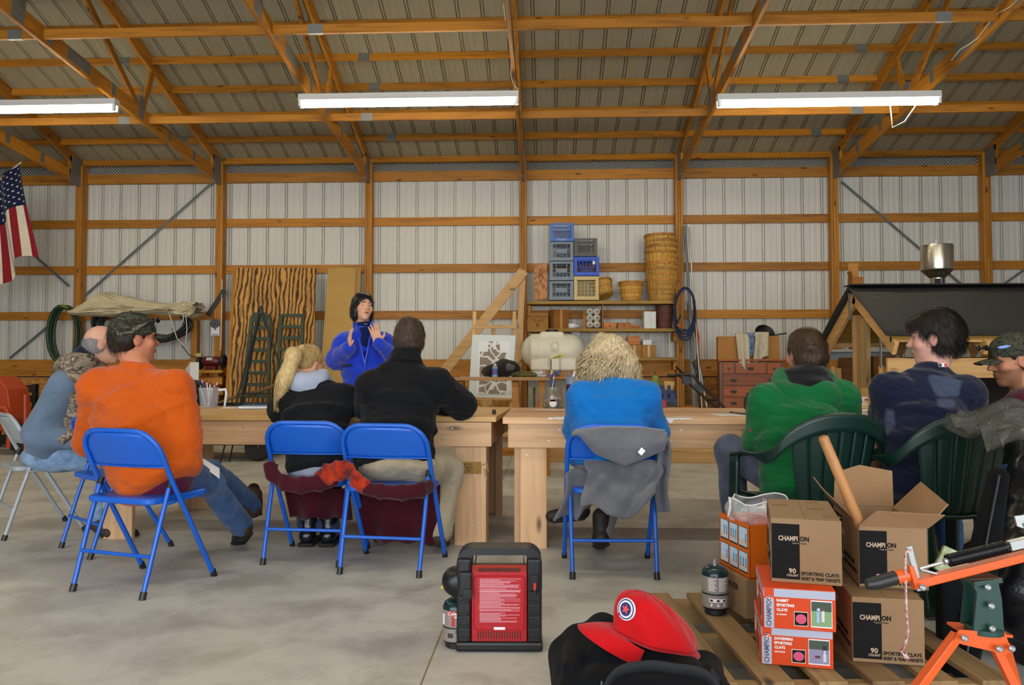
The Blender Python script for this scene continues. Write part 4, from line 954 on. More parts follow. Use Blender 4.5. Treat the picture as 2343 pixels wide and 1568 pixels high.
# folding handle frame (black) in front
hf = root('hand_cart', 'folded black hand cart frame leaning before the poles', 'hand cart', (at(1625, 950, 9.6).x, 9.6, 0)); ohf = hf.location
H = lambda x, y, dy=0: at(x, y, 9.5+dy)-ohf
g0, g1 = H(1690, 985), H(1660, 985, .35); g0.z = g1.z = .02
MB().tube([H(1546, 857), H(1578, 857), H(1588, 862), H(1600, 876), H(1660, 936), g0], .016, 8).build('side_rail', BLACKP, hf, smooth=50)
MB().tube([H(1527, 859, .3), H(1555, 860, .3), H(1577, 878, .3), H(1640, 935, .3), g1], .016, 8).build('side_rail', BLACKP, hf, smooth=50)
MB().tube([H(1616, 916, .3), H(1640, 916)], .014, 8).build('cross_tube', BLACKP, hf); MB().tube([H(1547, 840, .2), H(1563, 855, .1)], .016, 8).build('grip', BLACKP, hf); MB().tube([H(1585, 827), H(1594, 850), H(1590, 862)], .018, 6).build('grip', BLACKP, hf)
flat('plate', [H(1580, 880), H(1598, 896), H(1623, 896), H(1602, 880)], BLACKM, hf, 0, .02); MB().lathe([(.06, -.03), (.06, .03)], 18, M=Matrix.Translation(H(1571, 870, .1)) @ Matrix.Rotation(PI/2, 4, 'X')).build('hinge_disc', BLACKP, hf, smooth=30)
for sx in (g0, g1): MB().lathe([(.03, -.02), (.09, -.02), (.09, .02), (.03, .02)], 16, M=Matrix.Translation((sx.x, sx.y, .09)) @ Matrix.Rotation(PI/2, 4, 'Y')).build('wheel', BLACKP, hf, smooth=30)
# low bench with gourd, card, caddy, red bin
lb_ = root('low_bench', 'low dark bench under the blue caddy beyond the long table', 'bench', (at(1515, 940, 10.3).x, 10.4, 0)); zb_ = at(1515, 931, 10.3).z
MB().box((0, 0, zb_-.02), (.9, .5, .04)).build('bench_top', WX, lb_)
for sx in (-.4, .4):
    for sy in (-.2, .2): MB().box((sx, sy, (zb_-.04)/2), (.05, .05, zb_-.04)).build('leg', WZ, lb_)
cad = root('tool_caddy', 'dark blue plastic caddy with notched sides below the gourd', 'caddy', (at(1516, 925, 10.3).x, 10.35, zb_)); CAD = mat('navy_caddy', '#232c5c', .45)
zz = at(1515, 921, 10.2).z-zb_
for y_, z_, w_ in ((-.12, zz, .36), (.05, zz+.1, .32)):
    mb = MB(); pts = [(-w_/2, 0)]; n = 4
    for i in range(n):
        x0 = -w_/2+w_*i/n; d_ = w_/n; pts += [(x0+.004, .12), (x0+d_*.45, .12), (x0+d_*.55, .05), (x0+d_*.9, .05)]
    pts += [(w_/2-.002, .12), (w_/2, 0)]; mb.prism(pts, .02, Matrix.Translation((0, y_, z_)) @ Matrix.Rotation(PI/2, 4, 'X')); mb.build('notched_side', CAD, cad)
MB().box((0, 0, zz/2), (.36, .26, zz)).build('tray', BLACKP, cad); MB().box((0, .02, zz+.06), (.33, .1, .1)).build('middle', CAD, cad)
rb = root('plastic_bin', 'small red plastic bin below the blue caddy', 'bin', (at(1514, 925, 10.05).x, 10.12, zb_)); MB().box((0, -.02, .045), (.13, .02, .09)).build('front', mat('red_bin', '#b31b20', .4), rb); MB().box((0, .02, .035), (.13, .06, .07)).build('tray', mat('red_bin', '#b31b20'), rb)
lettering('ZAG', .035, PAPER, cad, (-.13, -.142, zz+.005), (PI/2, 0, 0))
gd = root('gourd', 'pale green pear-shaped gourd with a leaf behind the caddy', 'gourd', (at(1500, 890, 10.4).x, 10.45, at(1500, 893, 10.4).z)); B = Blob(.008); B.ell((0, 0, .07), (.085, .085, .09), k=.03); B.ell((0, 0, .15), (.045, .045, .06), k=.05); B.mesh('body', mat('gourd_green', '#6d7f45', .5), gd)
MB().tube([(0, 0, .2), (.01, 0, .24)], .008, 6).build('stem', CARVE, gd); flat('leaf', [V((-.03, -.06, .17)), V((0, -.08, .1)), V((.04, -.06, .17)), V((0, -.04, .2))], mat('dry_leaf', '#8a8a3a', .7), gd, 0, .004)
MB().lathe([(.05, 0), (.05, gd.location.z-zb_)], 12, c=(0, 0, -(gd.location.z-zb_))).build('pedestal', BLACKP, gd)
carton('tan card box leaning behind the blue caddy', 1518, 873, 1541, 900, 10.55, .05, mat('tan_card', '#c9a86c', .8), flap=False, zb=at(1518, 900, 10.55).z, name='card_box').rotation_euler = (R(-8), R(6), 0)
carton('black storage box standing beyond the navy caddy', 1524, 895, 1549, 931, 10.6, .2, BLACKP, flap=False, zb=zb_, name='storage_box')
# --- stacked timbers on the floor behind the long table
for i, (x0, x1, zc, hh, Y, lb) in enumerate(((1180, 1845, 0, .12, 9.0, 'lowest pale timber lying on the floor behind the long table'), (1240, 1838, .12, .09, 9.06, 'upper pale timber stacked on another behind the long table'), (1120, 1420, 0, .08, 9.7, 'short amber timber on the floor near the easel'))):
    a, b_ = at(x0, 1040, Y), at(x1, 1040, Y); r = root('timber', lb, 'timber', ((a.x+b_.x)/2, Y, zc)); MB().box((0, 0, hh/2), (b_.x-a.x, .14, hh)).build('beam', PALEX if i < 2 else WX, r, bev=.004)
# ================================================================ small shed with a tar-paper roof
TAR = mat('tar_paper', '#2b2a27', .85, bmp=.5, bs=7, bd=.02)
gx = at(2040, 780, 7.5).x; Yn, Yfar = 7.5, 9.28; Ym = (Yn+Yfar)/2
sd = root('playhouse_shed', 'half-built wooden shed with black tar-paper gable roof', 'shed', (gx, Ym, 0)); SLn = 3.4
Z = lambda py, Y: zpx(py, Y); zr, ze = Z(668, Ym), Z(778, Yn); hy = (Yfar-Yn)/2
for s in (-1, 1):
    q = MB(); a = V((0, 0, zr)); b_ = V((0, s*(hy+.02), ze)); n = (b_-a).cross(V((1, 0, 0))).normalized()*(-s)
    def rf(u, v, a=a, b_=b_, s=s): p = a.lerp(b_, v); return p+V((-.06+u*(SLn+.12), 0, .012*math.sin(u*23+v*3)*math.sin(v*3)+.04))
    q.grid(rf, 40, 10); q.build('roof_sheet', TAR, sd, smooth=180, solid=.012)
    q = MB(); q.beam(a+V((SLn/2, 0, .0)), b_+V((SLn/2, 0, 0)), SLn, .018, (0, 0, 1)); q.build('roof_deck', wood('old_board', '#a8843f', '#80602a', 'x'), sd)
    for k in range(5):
        x = .02+k*(SLn-.04)/4; MB().beam(a+V((x, 0, -.08)), b_+V((x, 0, -.08)), .04, .13, (0, 0, 1), e=.02).build('rafter', PALEY, sd, bev=.003)
    MB().box((SLn/2, s*(hy-.12), ze-.27), (SLn, .04, .19)).build('side_beam', PALEX if s < 0 else WX, sd, bev=.003)
    MB().box((SLn/2, s*(hy-.02), ze+.0), (SLn, .03, .05)).build('eave_strip', PALEX, sd)
    for x in (.06, SLn-.06):
        MB().box((x, s*(hy-.17), (ze-.1)/2-.08), (.09, .15, ze-.28)).build('corner_post', PALE, sd, bev=.003)
        MB().box((x-.052 if x < 1 else x+.052, s*(hy-.25), (ze-.1)/2-.08), (.04, .05, ze-.24)).build('corner_post', PALE, sd, bev=.003)
    MB().box((-.045, s*(hy-.14), ze-.13), (.006, .04, .28)).build('strap_plate', GALV, sd)
MB().box((SLn/2, 0, zr+.055), (SLn+.12, .22, .012), None).build('ridge_cap', TAR, sd)
MB().box((-.045, 0, zr-.17), (.006, .045, .28)).build('strap_plate', GALV, sd)
MB().box((.06, -.11, (zr-.3)/2), (.04, .22, zr-.3)).build('centre_post', wood('grey_board', '#a98d5c', '#8b7147', 'z'), sd, bev=.003); MB().box((.06, .07, (zr-.26)/2), (.09, .06, zr-.26)).build('centre_post', PALE, sd, bev=.003)
for s in (-1, 1): MB().box((.04, s*hy*.5, ze-.56), (.04, hy-.2, .16)).build('gable_rail', PALEY, sd, bev=.003)
MB().box((.12, 0, ze-.28), (.04, 2*hy-.3, .26)).build('inner_beam', wood('brown_board', '#6d4a20', '#523515', 'y'), sd)
MB().box((SLn/2, .2, .25), (SLn-.3, .9, .5)).build('floor_deck', WX, sd)
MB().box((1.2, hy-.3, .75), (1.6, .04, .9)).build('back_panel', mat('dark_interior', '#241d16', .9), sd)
cl = root('storage_cabinet', 'open white and grey cabinet seen through the shed frame', 'cabinet', (at(2190, 900, 7.35).x, 9.75, 0))
cW = mat('white_laminate', '#c4c8c8', .6)
for c_, d_ in (((-.45, 0, .65), (.03, .4, 1.3)), ((.45, 0, .65), (.03, .4, 1.3)), ((0, .19, .65), (.9, .02, 1.3)), ((0, 0, .5), (.88, .38, .03)), ((0, 0, .85), (.88, .38, .03)), ((0, 0, 1.29), (.9, .4, .03))): MB().box(c_, d_).build('panel', cW, cl)
# steel hopper on a pole, tall carton
hp = root('steel_hopper', 'shiny steel hopper with a funnel base above the shed roof', 'hopper', (at(2145, 650, 10).x, 10, 0)); hz = lambda py: zpx(py, 10)
MB().lathe([(.185, hz(623)), (.19, hz(618)), (.19, hz(570)), (.186, hz(567)), (.18, hz(567)), (.18, hz(610))], 36).build('drum', mat('brushed_steel', '#b9b4a4', .28, .95), hp, smooth=30)
MB().lathe([(.09, hz(641)), (.19, hz(623))], 36).build('funnel', mat('dark_brushed_steel', '#8a8066', .35, .95), hp, smooth=30); MB().lathe([(.088, hz(690)), (.088, hz(641))], 24).build('neck', mat('brushed_steel', '#b9b4a4'), hp, smooth=30)
MB().lathe([(.05, .02), (.05, hz(690))], 16).build('pole', GALV, hp); MB().lathe([(.3, 0), (.3, .02)], 20).build('base_plate', GALV, hp)
MB().box((-.04, -.083, hz(655)), (.07, .012, .13)).build('label_plate', mat('blue_black_label', '#1b2530', .4), hp)
MB().box((.035, -.088, hz(650)), (.012, .006, .14)).build('gauge_strip', INK, hp)
for a in (0, 2.1, 4.2):
    MB().tube([(.15*math.cos(a), .15*math.sin(a), hz(570)), (.15*math.cos(a), .15*math.sin(a), hz(557))], .006, 6).build('top_pin', STEEL, hp)
for k in range(5):
    a = -PI/2+(k-2)*.35; MB().box((.145*math.cos(a), .145*math.sin(a), hz(632)), (.02, .012, .04), Euler((0, 0, a+PI/2))).build('air_slot', INK, hp)
w, h, cx, z = pb(1953, 598, 1976, 661, 10.3)
r = root('cardboard_box', 'tall narrow cardboard box standing open beyond the shed ridge', 'box', (cx, 10.4, 0)); MB().box((0, 0, (z+h-.2)/2), (.15, .15, z+h-.2)).build('body', CARD2, r, bev=.003); MB().box((.0, .07, z+h-.1), (.13, .006, .2), Euler((R(-6), 0, 0))).build('flap', CARD, r); MB().box((-.07, 0, z+h-.17), (.006, .14, .1), Euler((0, R(-12), 0))).build('flap', CARD2, r)

# ================================================================ presenter's plank table
Yq = 8.0; zq = at(1150, 867, Yq).z
a, b_ = at(1030, 867, Yq), at(1268, 867, Yq); pq = root('trestle_table', 'narrow plank table on slanted wooden trestles before the easel', 'table', ((a.x+b_.x)/2, Yq+.15, 0)); wq = b_.x-a.x
MB().box((0, 0, zq), (wq, .5, .035)).build('table_top', wood('worn_plank', '#a77a45', '#8a6236', 'x'), pq, bev=.003)
for px in (1050, 1178, 1240):
    x = at(px, 900, Yq).x-pq.location.x
    for s in (-1, 1): MB().beam((x, s*.1, zq-.02), (x+.05, s*.3, 0), .04, .07, (1, 0, 0)).build('leg', WZ, pq, bev=.003)
    MB().beam((x, -.2, zq*.45), (x, .2, zq*.45), .03, .06).build('stretcher', WY, pq)
zt_ = zq+.018
bk = root('backpack', 'slumped dark brown backpack on the plank table', 'backpack', (at(1148, 862, Yq+.15).x, Yq+.17, zt_)); B = Blob(.007)
B.ell((-.02, 0, .07), (.17, .13, .075), k=.03); B.ell((.07, 0, .11), (.13, .12, .07), Euler((0, R(15), 0)).to_matrix(), k=.04); B.ell((-.14, -.02, .045), (.07, .1, .045), k=.03); B.cut((0, 0, .002), (0, 0, -1)); B.wrinkle(.006, 45, 7, 3); B.mesh('pack_body', fabric('brown_nylon', '#30231d', bs=300), bk)
B = Blob(.006); B.ell((.08, -.1, .1), (.06, .035, .035), k=.02); B.wrinkle(.006, 70, 6, 4); B.mesh('mesh_pocket', fabric('grey_mesh', '#5a5a60', bs=200), bk); MB().tube([(.16, -.05, .08), (.2, -.1, .02), (.26, -.1, .005), (.3, -.08, .03)], .008, 6).build('strap', BLACKP, bk, smooth=60)
hc_ = root('field_cap', 'crumpled olive camouflage cap lying on the plank table', 'cap', (at(1200, 862, Yq+.1).x, Yq+.05, zt_)); B = Blob(.006); B.ell((0, 0, .02), (.13, .09, .04), k=.02); B.cut((0, 0, .002), (0, 0, -1)); B.wrinkle(.006, 60, 6, 8); B.mesh('crown', camo('olive_camo', ['#3b3a22', '#5d5a35', '#77734a', '#2b2a1a']), hc_)
ps = root('paper_stack', 'pile of white papers with curled corners on the plank table', 'papers', (at(1220, 860, Yq+.2).x, Yq+.28, zt_))
for i in range(6): MB().box((.01*math.sin(i*2), .01*math.cos(i*3), .006+.009*i), (.25-.01*i, .2, .008), Euler((0, R(-1.5*i), .12*math.sin(i*1.9)))).build('sheet', PAPER, ps)
wbx = root('water_bottle', 'small clear water bottle with blue label on the plank table', 'bottle', (at(1132.5, 862, Yq-.02).x, Yq-.02, zt_))
MB().lathe([(.03, 0), (.031, .02), (.029, .05), (.031, .09), (.026, .105), (.013, .118), (.013, .125)], 18).build('body', mat('clear_plastic', '#c9d4dc', .15, trans=.6), wbx, smooth=40); MB().lathe([(.0325, .025), (.0325, .085)], 18).build('label', mat('blue_label', '#2a5fb0', .5), wbx, smooth=40); MB().lathe([(.016, .12), (.016, .134), (.001, .135)], 14).build('bottle_cap', WHITEP, wbx, smooth=30)
MB().box((0, -.033, .055), (.03, .001, .02)).build('label_print', mat('red_print', '#b3202c', .6), wbx)
pp = root('paper_sheet', 'flat white paper at the end of the plank table', 'paper', (at(1085, 862, Yq).x, Yq+.1, zt_)); MB().box((0, 0, .001), (.3, .22, .002)).build('sheet', PAPER, pp); MB().box((.0, 0, .0022), (.2, .12, .0003)).build('print', mat('grey_print', '#9a9a9a'), pp)
cp = root('bar_clamp', 'blue and yellow bar clamp gripping the plank table end', 'clamp', (at(1261, 862, Yq-.12).x, Yq-.115, zt_)); ocp = cp.location
Kp = lambda x, y: at(x, y, Yq-.115)-ocp; MB().beam(Kp(1261, 823), Kp(1261, 893), .01, .022, (0, 1, 0)).build('bar', BLACKM, cp); CLB = mat('clamp_blue', '#1c1c6a', .4)
flat('jaw', [Kp(1250, 862), Kp(1262, 862), Kp(1268, 846), Kp(1259, 845)], CLB, cp, .015, .03); flat('trigger', [Kp(1268, 850), Kp(1283, 846), Kp(1284, 854), Kp(1268, 856)], CLB, cp, .015, .03); flat('lever', [Kp(1267, 855), Kp(1282, 856), Kp(1280, 863), Kp(1268, 858)], BLACKP, cp, .012, .025); flat('grip_plate', [Kp(1259, 858), Kp(1264, 857), Kp(1266, 847), Kp(1261, 846)], mat('clamp_yellow', '#d6c01c', .5), cp, .018, .03)
flat('lower_jaw', [Kp(1253, 872), Kp(1266, 872), Kp(1266, 879), Kp(1258, 879)], CLB, cp, .015, .03)
sw = root('hand_saw', 'hand saw with an orange handle leaning upright behind the jar', 'saw', (at(1238, 932, 8.3).x, 8.3, 0)); osw = sw.location
S_ = lambda x, y: at(x, y, 8.3)-osw
flat('blade', [S_(1233, 915), S_(1242, 916), S_(1244, 884), S_(1242, 878)], mat('saw_steel', '#8fa2b4', .4, .4), sw, 0, .004); hq = [S_(1228, 931), S_(1239, 931), S_(1242, 915), S_(1233, 913)]; flat('handle', hq, mat('saw_orange', '#c9651c', .5), sw, .006, .02)
MB().box((hq[0].x+.03, .02, hq[0].z/2), (.05, .05, hq[0].z)).build('prop_block', WZ, sw)

# ================================================================ the two work tables
TPX = wood('spruce', '#cfa67a', '#ba9063', 'x', .55); TPZ = wood('spruce', '#cfa67a', '#ba9063', 'z', .55); TPY = wood('spruce', '#cfa67a', '#ba9063', 'y', .55)
PINK = wood('reddish_fir', '#bb8a66', '#a5744f', 'x', .5, knots=.2); BOLT = mat('bolt_zinc', '#a8acb0', .35, .8)
ZT = .775
def table(lb, loc, rz, L, D, sheet):
    t = root('work_table', lb, 'table', loc, rz, 'tables of raw lumber')
    if sheet: MB().box((0, 0, ZT-.016), (L, D, .032)).build('table_top', mat('plywood_top', '#c79f62', .5, bmp=.03, bs=30, col2='#bd9355', ns=1.5), t, bev=.003)
    else:
        ws = [.15, .1, .1, .14, .09, .14, .1, .14, .12, .1]; tot = sum(ws); y = -D/2; cols = [TPX, TPX, PINK, TPX, PINK, PINK, TPX, PINK, TPX, TPX]
        for i, w in enumerate(ws):
            w = w*D/tot; MB().box((0, y+w/2, ZT-.019-.001*(i % 2)), (L, w-.003, .038)).build('plank', cols[i], t, bev=.002); y += w
    za = ZT-.035-.0725
    for s in (-1, 1): MB().box((0, s*(D/2-.04), za), (L-.06, .038, .145)).build('apron', TPX, t, bev=.003)
    for s in (-1, 1): MB().box((s*(L/2-.06), 0, za), (.038, D-.12, .145)).build('side_apron', TPY, t, bev=.003)
    for sx in (-1, 1):
        for sy in (-1, 1):
            lg = MB().box((sx*(L/2-.18), sy*(D/2-.08), (za-.06)/2+.0), (.155, .038, za-.06+.06)).build('leg', TPZ, t, bev=.003)
            MB().box((sx*(L/2-.085), sy*(D/2-.14), (za)/2), (.038, .155, za)).build('leg', TPZ, t, bev=.003)
            for k, (dx, z_) in enumerate(((-.04, .1), (.04, .12), (-.04, .55), (.045, .42))):
                MB().lathe([(.0055, 0), (.0055, .002)], 8, M=Matrix.Translation((sx*(L/2-.18)+dx, sy*(D/2-.08)+sy*.019, z_)) @ Matrix.Rotation(PI/2*sy*-1 if sy > 0 else PI/2, 4, 'X')).build('bolt', BOLT, t)
    for k in range(7):
        x = -L/2+.3+k*(L-.6)/6
        for dz in (-.03, .035): MB().lathe([(.0055, 0), (.0055, .002)], 8, M=Matrix.Translation((x+dz, -D/2+.0205, za+dz)) @ Matrix.Rotation(PI/2, 4, 'X')).build('bolt', BOLT, t)
    return t
xr0 = at(1150, 955, 4.57).x; Lr_ = 2.72; D_ = 1.22
tr_ = table('long table of planks with white paint drips, nearer the shed', (xr0+Lr_/2, 4.57+D_/2, 0), 0, Lr_, D_, False)
rzL = R(-2); pe = V((at(1135, 955, 4.63).x, 4.63, 0)); LL_ = 2.54; cL = pe+Matrix.Rotation(rzL, 3, 'Z') @ V((-LL_/2, D_/2, 0))
tl_ = table('plywood-topped lumber table where the ponytailed girl sits', cL, rzL, LL_, D_, True)
PAINT = mat('white_paint', '#e8e8e6', .4); pd = MB(); rg = random.Random(2); x = -.85+.0
pts = []
for i in range(60): pts.append((-1.09+.014*i, -.003-.006*rg.random()-(.022 if i in (11, 24, 25, 37, 50) else 0)-(.02 if i == 51 else 0)))
pd.prism([(pts[0][0], .001)]+pts+[(pts[-1][0], .001)], .0015, Matrix.Translation((0, -D_/2+.0003, ZT-.002)) @ Matrix.Rotation(PI/2, 4, 'X')); pd.build('paint_drip', PAINT, tr_)
def smear(x, y, rx, ry): MB().lathe([(1, 0), (1, .0012)], 14, sx=rx, sy=ry, c=(x, y, ZT-.0005)).build('paint_spill', PAINT, tr_)
for a_ in ((-.9, -.56, .16, .035), (-.55, -.57, .14, .03), (-.3, -.52, .1, .02), (-1.0, .3, .2, .02), (-.6, .4, .25, .02)): smear(*a_)
# burlap band round the leg of the left table
leg = tl_.matrix_basis @ V((LL_/2-.18, -D_/2+.08, 0)); zb0 = at(1070, 1083, leg.y).z; zb1 = at(1070, 1056, leg.y).z
bu = root('burlap_band', 'stencilled burlap strip tied round the table leg with string', 'burlap', (leg.x, leg.y, zb0), rzL); BUR = fabric('burlap', '#a5824a', '#8f6d39', 260, bmp=.6)
MB().ring(rrect(.17, .055, .006), rrect(.158, .042, .003), zb1-zb0).build('cloth', BUR, bu)
for i in range(3): lettering(('C79 100 M S', 'G28 007 M X', 'M7 1 26 TE')[i], .02, INK, bu, (-.075, -.0285, (zb1-zb0)*(.68-.26*i)), (PI/2, 0, 0))
MB().tube([(.09, -.02, .05), (.12, -.05, .07), (.13, -.04, .02), (.1, -.03, .03), (.12, -.04, -.03)], .003, 5).build('string_bow', mat('jute_string', '#b59a66', .9), bu, smooth=60)

# things on the tables
def ontop(px, py, z=ZT): p = atz(px, py, z); return V((p.x, p.y, z))
p = ontop(478, 933)
pt = root('measuring_pitcher', 'clear plastic pitcher full of pens on the plywood table', 'pitcher', p); CLR = mat('cloudy_plastic', '#c8d0d6', .2, alpha=.28)
MB().lathe([(.001, .003), (.06, .0), (.075, .14), (.078, .148), (.074, .148), (.058, .006), (.001, .006)], 28).build('body', CLR, pt, smooth=40); MB().tube([(.07, -.0, .13), (.125, 0, .135), (.13, 0, .1), (.118, 0, .01)], [.01, .011, .01, .008], 8).build('handle', mat('pale_plastic', '#d2d8dc', .3), pt, smooth=50)
PC = ['#c42b2b', '#2450a8', '#e0e0e0', '#1c1c1c', '#d8d8e0', '#6c2a6c', '#dcdcdc', '#a0281e', '#f0f0f0', '#303038']
for i in range(10):
    a = 2.39996*i; rr = .04; pr = root('pen', ('red', 'blue', 'white', 'black', 'pale grey', 'purple', 'silver', 'dark red', 'bright white', 'charcoal')[i % 10]+' pen standing in the clear pitcher', 'pen', p+V((.02*math.cos(a), .02*math.sin(a), .008)), group='pens in the pitcher')
    q = V((rr*math.cos(a+.6)*1.1, rr*math.sin(a+.6), .155+.02*math.sin(i*1.3))); MB().tube([(0, 0, 0), q], .0045, 6).build('barrel', mat('pen_'+PC[i % 10][1:], PC[i % 10], .35), pr, smooth=50); MB().tube([q, q*1.12], .0035, 6).build('tip', mat('pen_'+PC[(i+3) % 10][1:], PC[(i+3) % 10], .35), pr)
def sheet(lb, px, py, w, d, rz, z=ZT, m=PAPER): 
    o = root('paper_sheet', lb, 'paper', ontop(px, py)+V((0, 0, .0006)), rz); MB().box((0, 0, .0006), (w, d, .0012)).build('sheet', m, o); MB().box((0, 0, .0014), (w*.7, d*.75, .0003)).build('print', mat('faint_print', '#cfcfd0', .8), o); return o
sheet('blank white paper lying on the plywood table', 555, 933, .28, .21, .3)
sheet('white handout under a black pen on the plank table', 1690, 950, .3, .216, .15)
sheet('white handout near the navy shirt sleeve', 1995, 950, .28, .216, -.2); sheet('white handout by the stacked tins', 1950, 938, .22, .28, .4)
bn_ = root('blue_binder', 'thin blue binder at the far edge of the plywood table', 'binder', ontop(595, 935), .1); MB().box((0, 0, .012), (.26, .2, .024)).build('cover', mat('binder_blue', '#2b6f9c', .4), bn_, bev=.003); MB().box((0, -.002, .012), (.25, .2, .016)).build('pages', PAPER, bn_)
mk = root('marker_cap', 'stubby black cap standing on the plywood table corner', 'marker cap', ontop(1130.5, 948)); MB().lathe([(.012, 0), (.012, .018), (.0105, .028), (.001, .03)], 14).build('cap', BLACKP, mk, smooth=35); MB().lathe([(.0126, .004), (.0126, .008)], 14).build('ridge', BLACKM, mk)
def pen(lb, a_, b_, col): 
    A, Bq = ontop(*a_)+V((0, 0, .007)), ontop(*b_)+V((0, 0, .007)); o = root('pen', lb, 'pen', A); MB().tube([(0, 0, 0), Bq-A], .005, 8).build('barrel', mat('pen_'+col[1:], col, .35), o, smooth=50); MB().tube([(Bq-A)*.99, (Bq-A)*1.08], [.004, .001], 6).build('tip', STEEL, o); return o
pen('black ballpoint pen lying on the handout', (1670, 946), (1715, 952), '#1c1c1c'); pen('blue pen near the navy sleeve', (1977, 953), (1992, 955), '#2450a8')
# jar
p = ontop(1265, 934); jr = root('glass_jar', 'square glass jar of bright craft bits on the plank table', 'jar', p)
MB().lathe([(.001, .002), (.07, .0), (.076, .012), (.076, .11), (.066, .128), (.064, .15), (.06, .15), (.06, .128), (.07, .11), (.07, .012), (.001, .006)], 28).build('glass', mat('jar_glass', '#dfe3da', .05, trans=.9), jr, smooth=40)
MB().lathe([(.027, 0), (.027, .001)], 18, M=Matrix.Translation((-.0, -.079, .038)) @ Matrix.Rotation(PI/2, 4, 'X')).build('round_label', PAPER, jr); MB().box((.0, -.0795, .058), (.045, .001, .014)).build('label_band', mat('pink_band', '#c8506a', .6), jr)
JC = [('yellow craft bit inside the glass jar', '#d9a400', (-.04, -.02, .045)), ('green craft bit inside the glass jar', '#2f6b2a', (-.025, .01, .03)), ('red craft bit inside the glass jar', '#b3281e', (.01, -.01, .09)), ('white paper scrap inside the glass jar', '#dcdcdc', (-.01, -.03, .075)), ('dark grey clip inside the glass jar', '#333438', (.035, 0, .05)), ('purple craft bit inside the glass jar', '#4b2a52', (.03, -.02, .025))]
for lb, c_, q in JC:
    o = root('craft_bit', lb, 'craft bit', p+V(q)+V((0, 0, .0)), group='bits in the jar'); B = Blob(.005); B.rbox((0, 0, 0), (.02, .016, .014), .006, Euler((q[0]*20, q[1]*30, q[2]*9)).to_matrix(), k=.01); B.ell((.008, 0, .008), (.012, .01, .012), k=.01); B.mesh('piece', mat('bit_'+c_[1:], c_, .4), o, (0, 0, 0))
sc_ = root('scissors', 'blue-handled scissors sticking out of the jar', 'scissors', p+V((0, 0, .01))); MB().tube([(-.02, 0, 0), (.005, 0, .2), (.012, 0, .225)], .004, 6).build('blade', STEEL, sc_); MB().tube([(.02, 0, .02), (.0, 0, .2), (-.012, 0, .22)], .004, 6).build('blade', mat('clamp_blue', '#1c1c6a'), sc_); MB().tube([V((.012+.016*math.cos(t), 0, .235+.014*math.sin(t))) for t in [2*PI*i/10 for i in range(10)]], .004, 6, closed=True).build('finger_ring', mat('clamp_blue', '#1c1c6a'), sc_)
p = ontop(1308, 944); sb_ = root('sport_bottle', 'purple drinking bottle with grey flip lid beside the blue sweater', 'bottle', p)
MB().lathe([(.001, .002), (.034, 0), (.037, .01), (.037, .17), (.034, .185), (.03, .19)], 22).build('body', mat('purple_clear', '#45103c', .15, alpha=.95), sb_, smooth=40); GL = mat('blue_grey_lid', '#6f7f98', .4)
MB().lathe([(.036, .185), (.037, .215), (.026, .232), (.001, .236)], 22).build('lid', GL, sb_, smooth=40); MB().tube([(-.03, 0, .215), (-.038, 0, .25), (-.02, 0, .265), (-.005, 0, .235)], .006, 6).build('carry_loop', GL, sb_, smooth=50); MB().beam((.01, 0, .23), (.022, 0, .272), .016, .014, (0, 1, 0)).build('bite_valve', mat('pale_valve', '#b8c4d0', .4), sb_, bev=.003)
p = ontop(1968, 934)
for i, lb in enumerate(('lower white tin of the pair on the plank table', 'upper white tin with red and yellow marks on the plank table')):
    o = root('tape_tin', lb, 'tin', p+V((.0, 0, .042*i)), .3*i); MB().lathe([(.055, 0), (.057, .003), (.057, .036), (.055, .04), (.03, .041)], 24).build('tin_body', mat('tin_white', '#c9c7b8', .4), o, smooth=35); MB().box((.01, -.0575, .02), (.035, .002, .012)).build('mark', mat('yellow_mark', '#c9a800', .6) if i == 0 else mat('red_print', '#b3202c'), o)
bl_ = root('work_glove', 'dark crumpled glove beside the green hoodie', 'glove', ontop(1722, 944)); B = Blob(.006); B.ell((0, 0, .025), (.05, .04, .025), k=.02)
for i in range(4): B.cap((-.03+.02*i, -.02, .02), (-.05+.028*i, -.07, .012), .011, .009, .01)
B.cap((.04, 0, .03), (.075, -.02, .02), .012, .01, .01); B.wrinkle(.004, 70, 5, 2); B.mesh('leather', fabric('dark_leather', '#241c18'), bl_)
gc = root('storage_canister', 'dark olive canister on the plank table near the dresser', 'canister', ontop(1722, 935)+V((.0, 0.05, 0))); MB().lathe([(.05, 0), (.05, .07), (.042, .085), (.03, .09), (.03, .105), (.001, .106)], 16).build('can', mat('olive_dark', '#2a2a20', .5), gc, smooth=35); MB().tube([(-.03, 0, .1), (0, 0, .125), (.03, 0, .1)], .005, 6).build('handle', BLACKM, gc)

